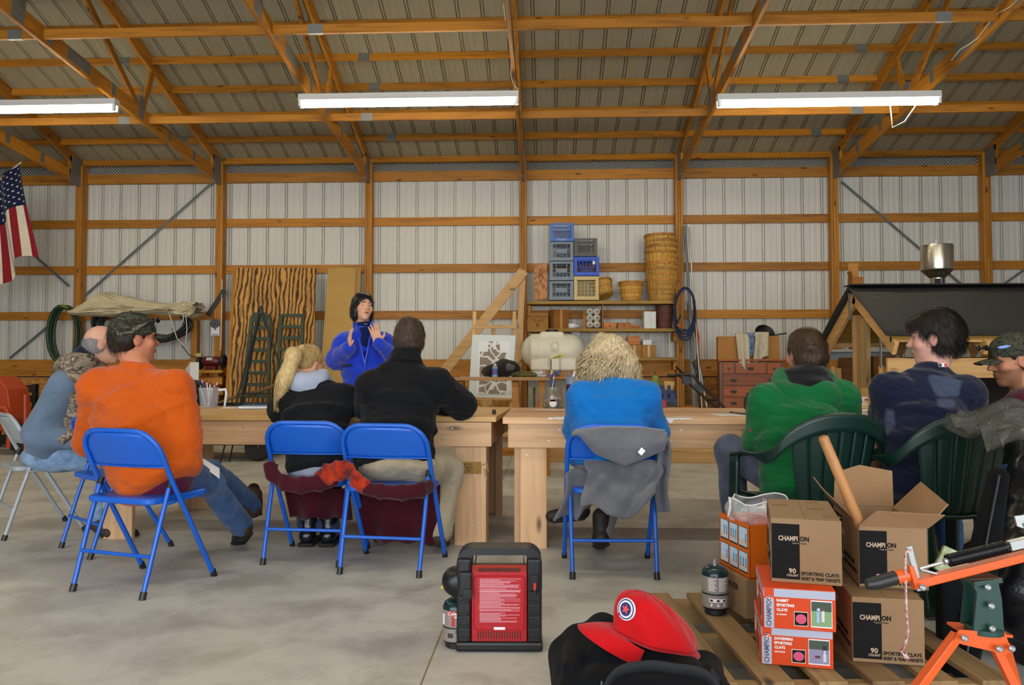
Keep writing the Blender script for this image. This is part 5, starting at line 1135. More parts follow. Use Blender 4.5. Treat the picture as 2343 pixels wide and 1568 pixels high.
# ================================================================ folding chairs
def folding_chair(lb, loc, rz, mtl, grp, capm=None):
    t = root('folding_chair', lb, 'chair', loc, rz, grp); hw = .232; zt = .765; yb = -.225; yfoot = .215
    def ym(z): return yb+(zt-z)/zt*(yfoot-yb) if z < .48 else yb*.92+(-.065-yb*.92)*((zt-z)/(zt-.48)) 
    side = lambda s: [V((s*hw, ym(z), z)) for z in (.62, .5, .42, .2, .012)]
    rc = .115; top = [V((-hw+rc-rc*math.cos(R(a)), ym(zt-rc+rc*math.sin(R(a))), zt-rc+rc*math.sin(R(a)))) for a in range(0, 91, 15)]
    top2 = [V((-p.x, p.y, p.z)) for p in reversed(top)]
    bf_ = MB().tube(list(reversed(side(-1)))+top+top2+side(1), .0125, 10).build('back_frame', mtl, t, smooth=60)
    def bp(u, v):
        z = .755-.165*v; x = (u*2-1); lim = hw-.012
        if z > zt-rc: lim = hw-rc+math.sqrt(max(rc*rc-(z-(zt-rc))**2, 0))-.008
        return V((x*lim, ym(z)+.03*(1-x*x)*-1+.006, z))
    MB().grid(bp, 20, 9).build('backrest', mtl, t, smooth=180, solid=.004)
    MB().tube([bp(i/12, 1) for i in range(13)], .005, 6).build('backrest_lip', mtl, t, smooth=60)
    st = MB(); st.prism(rrect(.41, .40, .05), .03, Matrix.Translation((0, .01, .418))); st.build('seat', mtl, t, bev=.008)
    for s in (-1, 1):
        lg_ = MB().tube([(s*(hw-.016), -.085, .5), (s*(hw-.016), -.15, .3), (s*(hw-.02), -.235, .012)], .0115, 10).build('leg', mtl, t, smooth=60)
        MB().tube([(s*(hw-.016), -.075, .52), (s*(hw-.016), -.09, .487)], .0145, 10).build('joint_cap', capm or BLACKP, lg_, smooth=40)
        for p, q in (((s*hw, yfoot, 0), (s*hw, yfoot-.015, .034)), ((s*(hw-.02), -.238, 0), (s*(hw-.021), -.227, .034))): MB().tube([p, q], .0155, 10).build('rubber_foot', BLACKP, lg_ if p[1] < 0 else bf_, smooth=40)
        MB().tube([(s*(hw-.004), .09, .43), (s*(hw-.004), -.12, .415)], .006, 6).build('hinge_link', mtl, t)
    MB().tube([(-hw+.02, -.195, .185), (hw-.02, -.195, .185)], .009, 8).build('crossbar', mtl, t, smooth=60)
    return t
BLU = mat('blue_enamel', '#1459bd', .32, bmp=.02, bs=200); GRYE = mat('grey_enamel', '#99a0a4', .35)
def cfeet(r1, r2):                             # chair pose from its two rear feet in the photograph
    a, b_ = atz(*r1), atz(*r2); rz = math.atan2(b_.y-a.y, b_.x-a.x); c = (a+b_)/2; f = V((-math.sin(rz), math.cos(rz), 0)); return c+f*.236, rz
GC = 'blue folding chairs'
c1, z1 = cfeet((155, 1352), (338, 1375)); ch1 = folding_chair('blue folding chair under the orange sweatshirt', c1, z1, BLU, GC)
def cdup(lb, r1, r2):
    c, rz = cfeet(r1, r2); dup(ch1, c, rz, lb); return c, rz
c2, z2 = cdup('empty blue folding chair angled between two seated men', (133, 1252), (214, 1284))
c3, z3 = cdup('blue folding chair under the ponytailed girl', (593, 1293), (783, 1299)); c4, z4 = cdup('blue folding chair under the man in the black jacket', (770, 1314), (966, 1323)); c5, z5 = cdup('blue folding chair with a grey fleece hung over it', (1306, 1326), (1508, 1327))
pr_, pf_ = atz(8, 1238), atz(202, 1213); fd_ = (pf_-pr_).normalized(); zg = math.atan2(-fd_.x, fd_.y); cg = pr_-Matrix.Rotation(zg, 3, 'Z') @ V((.212, -.238, 0))
folding_chair('grey folding chair at the picture edge turned sideways', cg, zg, GRYE, 'grey folding chairs')

# green resin armchairs
GRN = mat('dark_green_resin', '#0c2a22', .38, bmp=.03, bs=150)
def resin_chair(lb, loc, rz):
    t = root('resin_armchair', lb, 'chair', loc, rz, 'dark green resin chairs'); zt = .86
    rail = [V((.30, .24, .63)), V((.315, .1, .655)), (V((.32, -.06, .665))), V((.305, -.18, .70)), V((.25, -.25, .785)), V((.14, -.285, .845)), V((0, -.295, .862))]
    P_ = rail+[V((-p.x, p.y, p.z)) for p in reversed(rail[:-1])]; n = len(P_); wid = [.05, .055, .055, .06, .075, .085, .085]; wid = wid+list(reversed(wid[:-1]))
    P2 = []; W2 = []
    for i in range((n-1)*4+1):                   # smooth the rail
        a = i/4; k = min(int(a), n-2); f_ = a-k; p0, p1, p2, p3 = P_[max(k-1, 0)], P_[k], P_[k+1], P_[min(k+2, n-1)]
        P2.append(.5*((2*p1)+(p2-p0)*f_+(2*p0-5*p1+4*p2-p3)*f_**2+(3*p1-p0-3*p2+p3)*f_**3)); W2.append(wid[k]+(wid[k+1]-wid[k])*f_)
    def rl(u, v):
        i = min(int(u*(len(P2)-1)+.5), len(P2)-1); p = P2[i]; k = min(max((p.y+.2)/.25, 0), 1); dn = V((0, .0, -1)) if k < 1 else V((0, 0, -1))
        out = V((-p.x, 0, 0)).normalized() if abs(p.x) > .01 else V((0, 0, 0))
        d = (V((0, .1, -1)).normalized()*(1-k)+out*k+V((0, 0, -.25))*k).normalized(); return p+d*W2[i]*v
    MB().grid(rl, len(P2)-1, 4).build('arm_rail', GRN, t, smooth=180, solid=.014)
    N = 6
    for i in range(N):
        def sl(u, v, i=i):
            a0 = -1+2*(i+.035)/N; a1 = -1+2*(i+.965)/N; a = a0+(a1-a0)*u; xb, xt = .165*a, .235*a; z = .40+(.835-.085*a*a*1.0-.40)*v; x = xb+(xt-xb)*v**.8
            return V((x, -.2-.085*v+.05*a*a*(.3+v), z))
        MB().grid(sl, 4, 10).build('back_slat', GRN, t, smooth=180, solid=.01)
    MB().grid(lambda u, v: V(((u*2-1)*(.2+.05*v), -.215+.46*v, .405+.02*(u*2-1)**2+.012*math.sin(v*3)+.015*v)), 12, 12).build('seat', GRN, t, smooth=180, solid=.014)
    for s in (-1, 1):
        MB().grid(lambda u, v: V((s*(.30-.01*v), .24-.075*u+.02*(1-v), .012+.625*v)), 4, 10).build('leg', GRN, t, smooth=180, solid=.02)
        MB().grid(lambda u, v: V((s*(.26-.03*v-.075*u), -.30+.085*v, .012+.4*v)), 4, 8).build('leg', GRN, t, smooth=180, solid=.02)
        MB().grid(lambda u, v: V((s*(.245-.0*v), -.3+.07*u+.085*v, .012+.4*v)), 3, 8).build('leg_web', GRN, t, smooth=180, solid=.02)
        MB().beam((s*.29, .2, .42), (s*.2, .1, .41), .05, .04).build('seat_bracket', GRN, t)
    return t
cA, rA = V((at(1845, 1100, 3.82).x, 3.82, 0)), R(14); ra1 = resin_chair('dark green resin armchair under the green hoodie', cA, rA)
ra1.scale = (.92, 1, 1)
cBn, rB = V((at(2126, 1100, 3.72).x, 3.72, 0)), R(10); dup(ra1, cBn, rB, 'dark green resin armchair under the navy shirt')
cCn, rC = V((2.84, 4.34, 0)), R(82); dup(ra1, cCn, rC, 'dark green resin armchair hidden behind the heap of black bags')
# ================================================================ people
def npc(c): return np.array(C(c)[:3])
def head_frame(yaw, pitch=0, roll=0): return (Matrix.Rotation(R(yaw), 3, 'Z') @ Matrix.Rotation(R(pitch), 3, 'X') @ Matrix.Rotation(R(roll), 3, 'Y'))
def add_hand(B, w, d, n, side, curl=.5, spread=.12, s=1.0):
    w, d, n = V(w), V(d).normalized(), V(n); n = (n-d*n.dot(d)).normalized(); t = d.cross(n).normalized()*side
    M = Matrix((t, d, n)).transposed(); B.rbox(w+d*.045*s, (.041*s, .05*s, .014*s), .012*s, M, k=.012)
    for i, L in enumerate((.07, .079, .073, .056)):
        b = w+(d*.088+t*(.030-.0205*i))*s; dd = (d+t*spread*(1.5-i)*.6).normalized(); a1 = curl*.7; a2 = curl*1.5
        p1 = b+(dd*math.cos(a1)+n*math.sin(a1))*L*.5*s; p2 = p1+(dd*math.cos(a2)+n*math.sin(a2))*L*.5*s
        B.cap(b-d*.012, p1, .0095*s, .0086*s, .006); B.cap(p1, p2, .0086*s, .007*s, .004)
    b = w+(d*.022+t*.036)*s; p1 = b+(d*.55+t*.75+n*.25).normalized()*.034*s; p2 = p1+(d*.8+t*.45+n*.3).normalized()*.03*s
    B.cap(b, p1, .0125*s, .0105*s, .008); B.cap(p1, p2, .0105*s, .008*s, .004)
def person(lb, J, yaw, pitch=0, roll=0, skin='#c08a68', brow='#2a1c14', h=.008, hs=1.0, hands=None, lip='#9a5248', feet=True, beard=None, cat='person'):
    """J: joints in world space; returns the body object and the head placement function"""
    og = V((J['hip'].x, J['hip'].y, 0)); B = Blob(h); Mh = head_frame(yaw, pitch, roll); Hc = V(J['head'])
    hp = lambda x, y, z: Hc+Mh @ (V((x, y, z))*hs)
    sd = (J['shR']-J['shL']).normalized()
    B.ell(hp(0, -.005, .025), V((.076, .097, .098))*hs, Mh, k=.02); B.ell(hp(0, .024, -.045), V((.06, .07, .075))*hs, Mh, k=.03); B.ell(hp(0, .066, -.1), V((.024, .02, .018))*hs, Mh, k=.025)
    B.cap(hp(0, .088, .018), hp(0, .112, -.022), .008*hs, .0125*hs, .012); 
    for s in (-1, 1):
        B.ell(hp(s*.013, .098, -.027), V((.01, .01, .008))*hs, Mh, k=.008); B.ell(hp(s*.042, .06, -.022), V((.028, .026, .026))*hs, Mh, k=.02); B.ell(hp(s*.032, .078, .03), V((.026, .018, .009))*hs, Mh, k=.012)
        B.ell(hp(s*.033, .098, .008), V((.017, .012, .009))*hs, Mh, k=.012, mode='-'); B.ell(hp(s*.079, -.006, -.004), V((.009, .021, .032))*hs, Mh @ Matrix.Rotation(R(12*s), 3, 'Z'), k=.006); B.ell(hp(s*.089, .004, -.002), V((.006, .011, .016))*hs, Mh, k=.006, mode='-')
    B.ell(hp(0, .092, -.054), V((.021, .01, .0055))*hs, Mh, k=.005); B.ell(hp(0, .091, -.065), V((.018, .01, .006))*hs, Mh, k=.005)
    B.cap(hp(0, -.025, -.05), V(J['neck'])-V((0, 0, .03)), .056*hs, .062*hs, .03)
    B.ecap(J['hip'], J['chest'], (.13, .1), (.13, .1), sd, .04); B.ecap(J['chest'], V(J['neck'])-V((0, 0, .03)), (.12, .09), (.07, .07), sd, .04)
    for s in 'LR':
        B.cap(V(J['neck'])-V((0, 0, .06)), J['sh'+s], .05, .05, .03); B.cap(J['sh'+s], J['el'+s], .048, .038, .03); B.cap(J['el'+s], J['wr'+s], .038, .027, .02)
        B.cap(V(J['hip']).lerp(J['hi'+s], .6), J['kn'+s], .075, .052, .03); B.cap(J['kn'+s], J['an'+s], .05, .035, .03)
        if feet: B.cap(J['an'+s], J['to'+s], .035, .025, .02)
        if hands and s in hands: d, n, sdn, cu = hands[s]; add_hand(B, J['wr'+s], d, n, sdn, cu)
        else: add_hand(B, J['wr'+s], V(J['wr'+s])-V(J['el'+s]), V((0, .2, -1)), 1 if s == 'L' else -1, .7)
    sk, br, lp = npc(skin), npc(brow), npc(lip); Mi = np.array(Mh); hc = np.array(Hc)
    def cf(P):
        q = (P-hc)@Mi/hs; col = np.tile(sk, (len(P), 1)); x, y, z = q[:, 0], q[:, 1], q[:, 2]
        near = (np.abs(x) < .1) & (np.abs(z) < .14) & (y > .03)
        def put(mask, c, a): col[mask] = col[mask]*(1-a)+c*a
        put(near & ((np.abs(np.abs(x)-.05) < .022) & (np.abs(z+.02) < .022)), np.array([.62, .22, .16]), .16)
        put(near & (np.abs(np.abs(x)-.034) < .021) & (np.abs(z-.031-.05*(.034-np.abs(np.abs(x)-.034))) < .0052), br, .85)
        ey = near & (((np.abs(x)-.033)/.0155)**2+((z-.006)/.0048)**2 < 1) & (y > .05); put(ey, np.array([.45, .4, .36]), .7); put(ey & (((np.abs(x)-.033)/.0062)**2+((z-.006)/.0055)**2 < 1), np.array([.02, .015, .012]), .95)
        put(near & (((x)/.021)**2+((z+.059)/.0085)**2 < 1) & (y > .07), lp, .8); put(near & (np.abs(x) < .02) & (np.abs(z+.0595) < .0022), lp*.3, .7)
        put((np.abs(np.abs(x)-.08) < .02) & (np.abs(z) < .04) & (np.abs(y) < .03), np.array([.6, .2, .15]), .22)
        if beard: put((z < -.035) & (y > .0) & (z > -.14) & (np.abs(x) < .08), npc(beard), .45)
        return col
    o = B.mesh('person', vcol('skin_'+skin[1:], .55, .08), None, og, cf); tag(o, lb, cat); return o, hp, Mh, og
def sweater(o, og, J, name, m, rh=(.17, .13), rw=(.17, .13), rc=(.185, .13), ru=.075, rf=.058, wr=.006, seed=1, hem=None, collar=.0, h=.008, colfn=None, armk=.05, cuff=True, arms='LR', ridge=False, waist=None):
    sd = (J['shR']-J['shL']).normalized(); B = Blob(h); hip, ch, nk = V(J['hip']), V(J['chest']), V(J['neck'])
    ws = waist or hip.lerp(ch, .5); lo = hip+(hip-ch).normalized()*(hem or .04)
    B.ecap(lo, ws, rh, rw, sd, .03); B.ecap(ws, ch, rw, rc, sd, .05); B.ecap(ch, ch.lerp(nk, .72), rc, (rc[0]*.62, rc[1]*.7), sd, .05); B.ecap(ch.lerp(nk, .6), nk, (.1, .085), (.072, .072), sd, .05)
    for s in arms:
        S, E, W = V(J['sh'+s]), V(J['el'+s]), V(J['wr'+s]); S2 = S-V((0, 0, .012)); B.cap(nk-V((0, 0, .045)), S2, .055, ru*.78, .05); B.cap(ch.lerp(nk, .35), S2, ru*.9, ru*.8, .05); B.cap(S2, E, ru*.9, (ru+rf)/2*1.0, armk); B.cap(E, E.lerp(W, .93), rf*1.05, rf*.8, .03)
        if cuff: B.cap(E.lerp(W, .9), E.lerp(W, 1.0), rf*.72, rf*.66, .01)
    if collar: B.cap(nk-V((0, 0, .02)), nk+(V(J['head'])-nk).normalized()*collar, .072, .07, .02)
    B.wrinkle(wr*1.3, 17, 7, seed, (1, 1, 1.9), ridge); B.wrinkle(wr*.55, 38, 6, seed+5, (.7, .7, 1.6), True); return B.mesh(name, m, o, og, colfn)
def trousers(o, og, J, name, m, rt=.088, rk=.068, ra=.058, rh=(.17, .13), wr=.005, seed=2, top=.07):
    sd = (J['hiR']-J['hiL']).normalized(); B = Blob(.009); top = max(top, .02); hip = V(J['hip']); up = (V(J['chest'])-hip).normalized()
    B.ecap(hip-up*.07, hip-up*.0, rh, (rh[0]*.97, rh[1]*.97), sd, .03); B.ecap(hip, hip+up*top, (rh[0]*.86, rh[1]*.84), (rh[0]*.8, rh[1]*.78), sd, .02)
    for s in 'LR': B.cap(V(J['hi'+s]).lerp(J['kn'+s], .18)-V((0, 0, .012)), J['kn'+s], rt*.95, rk, .04); B.cap(J['kn'+s], V(J['an'+s]).lerp(J['kn'+s], .08), rk*.98, ra, .03)
    B.wrinkle(wr, 24, 7, seed); B.wrinkle(wr*.35, 70, 5, seed+3); return B.mesh(name, m, o, og)
def shoe(o, og, a, t, m, sole, hgt=.11, w=.046, nm='boot', laces=False):
    a, t = V(a), V(t); d = (t-a); dn = d.normalized(); B = Blob(.006); up = V((0, 0, 1)) if abs(dn.z) < .7 else V((0, -.5, .8))
    B.cap(a+up*hgt*.8, a, w*1.05, w*1.0, .02); B.cap(a-dn*.03, a+dn*.05, w*.98, w*.95, .02); B.cap(a+dn*.05, t, w*.95, w*.78, .03); so = B.mesh(nm, m, o, og)
    B = Blob(.006); sdv = dn.cross(up).normalized(); dv = dn.cross(sdv).normalized(); dv = dv if dv.z < 0 else -dv
    B.ecap(a-dn*.03+dv*w*.8, t+dv*w*.55, (w*1.08, .016), (w*.95, .014), sdv, .01); B.mesh('sole', sole, o, og)
    if laces:
        q = MB()
        for k in range(4): p = a+dn*(.03+.02*k)+up*(w*1.0-.004*k)-og; q.tube([p-sdv*.02, p+up*.006, p+sdv*.02], .003, 5)
        q.build('laces', BLACKM, o, smooth=60)
def tufts(o, par, og, n, L, wd, m, flow, seed=1, name='hair_strands', spread=.25, out=.12):
    me = o.data; rg = np.random.default_rng(seed); N = len(me.vertices); co = np.empty(N*3, np.float32); no = np.empty(N*3, np.float32)
    me.vertices.foreach_get('co', co); me.vertices.foreach_get('normal', no); co = co.reshape(-1, 3); no = no.reshape(-1, 3); ix = rg.integers(0, N, n)
    p = co[ix]+rg.normal(size=(n, 3))*.003; fl = np.array([flow(V(a)+V(og)) for a in p]) if callable(flow) else np.tile(np.array(flow, float), (n, 1))
    d = no[ix]*out+fl+rg.normal(size=(n, 3))*spread; d -= no[ix]*np.minimum((d*no[ix]).sum(1), 0)[:, None]*1.0; d /= np.linalg.norm(d, axis=1)[:, None]+1e-9
    sdv = np.cross(d, no[ix]); sdv /= np.linalg.norm(sdv, axis=1)[:, None]+1e-9; l = L*rg.uniform(.6, 1.3, n)[:, None]
    a, b, c, e = p-sdv*wd, p+sdv*wd, p+d*l*.6+sdv*wd*.6+no[ix]*.001, p+d*l+no[ix]*.0005
    vs = np.stack([a, b, c, e], 1).reshape(-1, 3); f = np.arange(n*4).reshape(-1, 4); m2 = bpy.data.meshes.new(name)
    m2.from_pydata(vs.tolist(), [], f.tolist()); m2.materials.append(m); q = bpy.data.objects.new(name, m2); COL.objects.link(q); q.parent = par; q['kind'] = 'stuff'; return q
def hairmat(name, a, b_, rough=.5):
    if name in MATS: return MATS[name]
    m, nt, b = _new(name); n = noise(nt, coords(nt, (60, 60, 14)), 2.0, 3); nt.links.new(ramp(nt, n, [(.3, C(a)), (.7, C(b_))]), b.inputs['Base Color']); b.inputs['Roughness'].default_value = rough; b.inputs['Specular IOR Level'].default_value = .3
    MATS[name] = m; return m
def short_hair(o, og, hp, Mh, hs, m, nape=-.055, brow_=.05, t=.012, seed=1, name='hair', strands=3500, L=.02, thin=1.0, fringe=.0):
    B = Blob(.006); B.ell(hp(0, -.012, .03), V((.078+t, .098+t, .1+t*1.25))*hs, Mh, k=.01); B.ell(hp(0, -.05, -.01), V((.072+t*.7, .06+t*.6, .075))*hs, Mh, k=.03)
    B.cut(hp(0, .02, nape), Mh @ V((0, -.15, -1)), .01)                        # nape line
    B.cut(hp(0, .028, -.0), Mh @ V((0, 1, -.62)), .015)                        # forehead and temples
    if fringe: B.ell(hp(0, .07, .075), V((.07, .04, .03))*hs, Mh, k=.03)
    for s in (-1, 1): B.ell(hp(s*.095, .005, -.01), V((.03, .03, .042))*hs, Mh, k=.008, mode='-')
    B.wrinkle(.003, 60, 6, seed); q = B.mesh(name, m, o, og)
    if strands: fd = np.array(Mh @ V((0, -.1, -.9))); tufts(q, o, og, strands, L, .0008, m, fd, seed, spread=.22, out=.12)
    return q
def cap_hat(o, og, hp, Mh, hs, m, name='cap', bill=True, tilt=0, seed=1):
    B = Blob(.005); B.ell(hp(0, -.008, .035), V((.09, .112, .105))*hs, Mh, k=.01); B.cut(hp(0, 0, .018), Mh @ V((0, .12, -1)), .008); B.wrinkle(.0025, 50, 5, seed); q = B.mesh(name, m, o, og)
    MB().lathe([(.007, -.002), (.007, .004), (.001, .007)], 10, M=Matrix.Translation(hp(0, -.008, .139)-og)).build('cap_button', m, o, smooth=60)
    if bill:
        def bf(u, v):
            a = R(-62+124*u); x = math.sin(a)*.082; y0 = .05+.052*math.cos(a); ext = .075*math.cos(a*.85)*v; return hp(x*(1-.06*v), y0+ext, .028-.018*(x/.07)**2-.012*v)-og
        MB().grid(bf, 20, 8).build('bill', m, o, smooth=180, solid=.006)
    return q
def strands_along(o, og, paths, rad, m, name, n=5):
    q = MB()
    for pts in paths:
        N = len(pts); q.tube([V(p)-og for p in pts], [rad*(1-.75*(i/(N-1))**2) for i in range(N)], n, cap=False)
    s = q.build(name, m, o, smooth=180); s['kind'] = 'stuff'; return s
BOOTS = mat('brown_boot', '#3a2a1d', .7, bmp=.3, bs=80); SOLE = mat('boot_sole', '#17120e', .8); DENIM = fabric('blue_denim', '#2c4468', '#3f5f8c', 500, ns=9, bmp=.4); LDEN = fabric('washed_denim', '#5b7898', '#86a0bb', 500, ns=12, bmp=.4)

# --- man in the orange sweatshirt
f1 = V((-math.sin(z1), math.cos(z1), 0)); s1 = V((math.cos(z1), math.sin(z1), 0)); hip = V((c1.x, c1.y, .57))+f1*.05
J = dict(hip=hip, chest=at(303, 925, 3.96), neck=at(318, 838, 3.97), head=at(306, 778, 4.0), shL=at(222, 880, 3.95), shR=at(402, 882, 3.9), elL=at(205, 1010, 4.05), elR=at(428, 1000, 3.9), wrL=at(330, 1060, 4.25), wrR=at(425, 1062, 4.2),
         hiL=hip-s1*.1, hiR=hip+s1*.1, knL=at(478, 1082, 4.42), knR=at(482, 1110, 4.2), anL=at(580, 1160, 4.8), anR=at(556, 1210, 4.5), toL=at(580, 1120, 4.93), toR=at(545, 1240, 4.66))
J['toR'].z = .035; o, hp, Mh, og = person('man in an orange sweatshirt and camouflage cap sitting with crossed feet', J, -46, 3, skin='#b9795a', hs=1.06)
sweater(o, og, J, 'sweatshirt', fabric('orange_fleece', '#be530f', '#b34c0b', 420), (.215, .165), (.235, .18), (.228, .155), .09, .068, .007, 3, .1)
B = Blob(.008); B.ecap(hip-V((0, 0, .115)), hip-V((0, 0, .06)), (.19, .15), (.2, .155), s1, .02); B.mesh('undershirt', fabric('plum_shirt', '#4a1230'), o, og)
trousers(o, og, J, 'jeans', DENIM, .098, .078, .068, (.2, .15), .006); shoe(o, og, J['anL'], J['toL'], BOOTS, SOLE, .09, .05, laces=True); shoe(o, og, J['anR'], J['toR'], BOOTS, SOLE, .09, .05)
CAMO = camo('woodland_camo', ['#25251f', '#4a4a40', '#2f2f28', '#6d6a58', '#574631'], 11)
cap_hat(o, og, hp, Mh, 1.06, CAMO); short_hair(o, og, hp, Mh, 1.05, hairmat('brown_hair', '#1d130c', '#2b1d12'), nape=-.075, t=.007, seed=3, strands=2500, L=.025)
q = MB(); q.tube([hp(-.06, .095, .095)-og, hp(0, .108, .1)-og, hp(.06, .095, .095)-og, hp(.09, .04, .075)-og, hp(.1, -.03, .03)-og], .004, 6); q.build('sunglasses', BLACKP, o, smooth=60); q = MB()
B = Blob(.004); B.ell(hp(.04, .106, .095), V((.028, .008, .016)), Mh, k=.01); B.ell(hp(-.04, .106, .095), V((.028, .008, .016)), Mh, k=.01); B.cap(hp(-.03, .108, .098), hp(.03, .108, .098), .004, .004, .004); B.mesh('sunglass_lenses', mat('dark_lens', '#0c0d10', .1), o, og)
pr = root('paper_sheet', 'white paper held on the lap of the orange sweatshirt man', 'paper', at(475, 1062, 4.1)); opr = pr.location; flat('sheet', [at(x, y, Y)-opr for x, y, Y in ((446, 1054, 4.02), (502, 1096, 4.06), (502, 1072, 4.14), (462, 1048, 4.1))], PAPER, pr, 0, .002); MB().box((0, 0, 0), (.002, .002, .002)).build('corner', PAPER, pr)

# --- balding man on the grey chair
J = dict(hip=at(118, 1035, 4.92), chest=at(165, 905, 4.95), neck=at(208, 832, 4.97), head=at(232, 790, 4.98), shL=at(148, 880, 4.78), shR=at(205, 872, 5.14), elL=at(88, 995, 4.76), elR=at(190, 1000, 5.2), wrL=at(172, 1010, 4.74), wrR=at(240, 1010, 5.1),
         hiL=at(112, 1042, 4.83), hiR=at(130, 1040, 5.02), knL=at(258, 1050, 4.86), knR=at(268, 1050, 5.05), anL=at(225, 1165, 4.86), anR=at(246, 1165, 5.1), toL=at(250, 1185, 4.8), toR=at(275, 1180, 5.05))
for k in ('toL', 'toR'): J[k].z = .035
J['anL'].z = J['anR'].z = .09
o, hp, Mh, og = person('balding man in a grey sweatshirt and camouflage vest at the edge', J, -58, 2, skin='#c79a82', hs=1.03)
GREYS = fabric('heather_blue_grey', '#65768c', '#5a6a7e', 500); B = Blob(.009)
for s in 'LR': B.cap(V(J['shL' if s == 'L' else 'shR']), J['el'+s], .1, .1, .04); B.cap(J['el'+s], J['wr'+s], .085, .055, .04)
B.ecap(J['hip'], J['chest'], (.2, .15), (.19, .15), V((.2, -1, 0)), .05); B.wrinkle(.008, 20, 7, 4); B.mesh('sweatshirt', GREYS, o, og)
TCAM = camo('tree_camo', ['#4a4038', '#8f8578', '#665848', '#b8aea0', '#332b24'], 7); B = Blob(.008); B.ecap(V(J['hip'])+V((.22, -.03, .12)), V(J['chest'])+V((.1, -.06, 0)), (.13, .12), (.17, .15), V((.2, -1, 0)), .05); B.ecap(V(J['chest'])+V((.08, -.05, .05)), V(J['neck']), (.19, .13), (.1, .1), V((.2, -1, 0)), .06)
B.ell(V(J['neck'])+V((-.06, -.06, -.02)), (.16, .16, .085), Euler((0, R(-18), 0)).to_matrix(), k=.03); B.wrinkle(.01, 22, 7, 8); B.mesh('hooded_vest', TCAM, o, og)
B = Blob(.006); B.ecap(V(J['neck'])+V((-.02, -.01, .03)), V(J['neck'])+V((0, 0, .075)), (.1, .1), (.085, .085), V((1, 0, 0)), .02); B.mesh('collar', fabric('navy_collar', '#141a2a'), o, og)
trousers(o, og, J, 'jeans', LDEN, .092, .07, .06, (.17, .15)); [shoe(o, og, J['an'+s], J['to'+s], BOOTS, SOLE, .06, .045, nm='shoe') for s in 'LR']
B = Blob(.006); B.ell(hp(0, -.022, .0), V((.081, .088, .085))*1.03, Mh, k=.01); B.cut(hp(0, 0, .045), Mh @ V((0, .35, 1)), .02); B.cut(hp(0, .03, 0), Mh @ V((0, 1, -.2)), .01); B.cut(hp(0, 0, -.06), Mh @ V((0, 0, -1)), .01)
q = B.mesh('hair', hairmat('grey_hair', '#6f6a6c', '#8d888c'), o, og); tufts(q, o, og, 1800, .018, .001, MATS['grey_hair'], np.array([0, 0, -1.]), 4)
B = Blob(.005); B.rbox(at(152, 1000, 4.68), (.05, .02, .025), .012, Euler((0, R(-40), 0)).to_matrix(), k=.01); B.wrinkle(.004, 60, 5, 3); B.mesh('camo_cuff', TCAM, o, og)

# --- girl with the ponytail
J = dict(hip=V((c3.x, c3.y-.0, .55)), chest=at(722, 955, 4.52), neck=at(715, 872, 4.64), head=at(705, 836, 4.74), shL=at(662, 912, 4.56), shR=at(795, 908, 4.6), elL=at(640, 985, 4.72), elR=at(828, 968, 4.8), wrL=at(690, 952, 4.98), wrR=at(770, 950, 5.02),
         hiL=V((c3.x-.09, c3.y, .53)), hiR=V((c3.x+.09, c3.y, .53)), knL=at(690, 1060, 4.92), knR=at(760, 1060, 4.92), anL=at(705, 1215, 4.66), anR=at(752, 1215, 4.66), toL=at(700, 1240, 4.8), toR=at(762, 1240, 4.8))
for k in ('toL', 'toR'): J[k].z = .035
for k in ('elL', 'elR'): J[k].z = max(J[k].z, .80)
for k in ('wrL', 'wrR'): J[k].z = .815
J['anL'].z = J['anR'].z = .085
o, hp, Mh, og = person('ponytailed girl in a black hoodie bending over the table', J, -32, -22, skin='#c99a80', hs=.96)
BLKS = fabric('black_fleece', '#0f1012', '#141518', 420, sheen=.05); sweater(o, og, J, 'hoodie', BLKS, (.175, .14), (.18, .14), (.185, .13), .08, .062, .006, 12, .06)
GH = fabric('pale_grey_jersey', '#9ea6b8', '#8e97aa', 420); B = Blob(.007); nk = V(J['neck']); B.ell(nk+V((-.02, -.075, -.03)), (.105, .075, .085), Euler((R(20), R(12), 0)).to_matrix(), k=.03); B.ell(nk+V((.05, -.04, .015)), (.07, .07, .05), k=.03); B.cap(nk+V((.075, .0, .03)), nk+V((.08, .07, .0)), .04, .035, .03); B.wrinkle(.007, 30, 6, 5); B.mesh('hood', GH, o, og)
B = Blob(.008); B.ecap(V(J['hip'])-V((0, .0, .075)), V(J['hip'])-V((0, 0, .04)), (.17, .138), (.172, .138), V((1, 0, 0)), .01); B.mesh('undershirt', fabric('grey_undershirt', '#8b90a0'), o, og)
trousers(o, og, J, 'jeans', fabric('dark_denim', '#1c2740', '#26334f', 500), .08, .065, .06, (.155, .122), top=.0)
RUB = mat('rubber_boot', '#0e1118', .18); 
for s in 'LR':
    B = Blob(.007); a = V(J['an'+s]); B.cap(a+V((0, .02, .16)), a, .052, .046, .02); B.cap(a-V((0, .02, .03)), J['to'+s], .045, .04, .03); B.mesh('rubber_boot', RUB, o, og); MB().box(V((a.x, a.y+.06, .012))-og, (.095, .25, .024)).build('sole', SOLE, o, bev=.01)
BLD = hairmat('dark_blond', '#7a6238', '#b39663'); q = short_hair(o, og, hp, Mh, .97, BLD, nape=-.07, t=.006, seed=9, strands=0)
tie = hp(.0, -.085, .075); rg = random.Random(8); ends = at(634, 925, 4.5); mid1 = at(672, 815, 4.55); mid2 = at(650, 870, 4.5); B = Blob(.007)
B.cap(tie, mid1, .028, .045, .02); B.cap(mid1, mid2, .045, .045, .03); B.cap(mid2, ends, .043, .012, .03); B.wrinkle(.004, 40, 5, 7, (1, 1, .2)); B.mesh('ponytail', hairmat('light_blond', '#a58751', '#cdb583'), o, og)
P_ = []
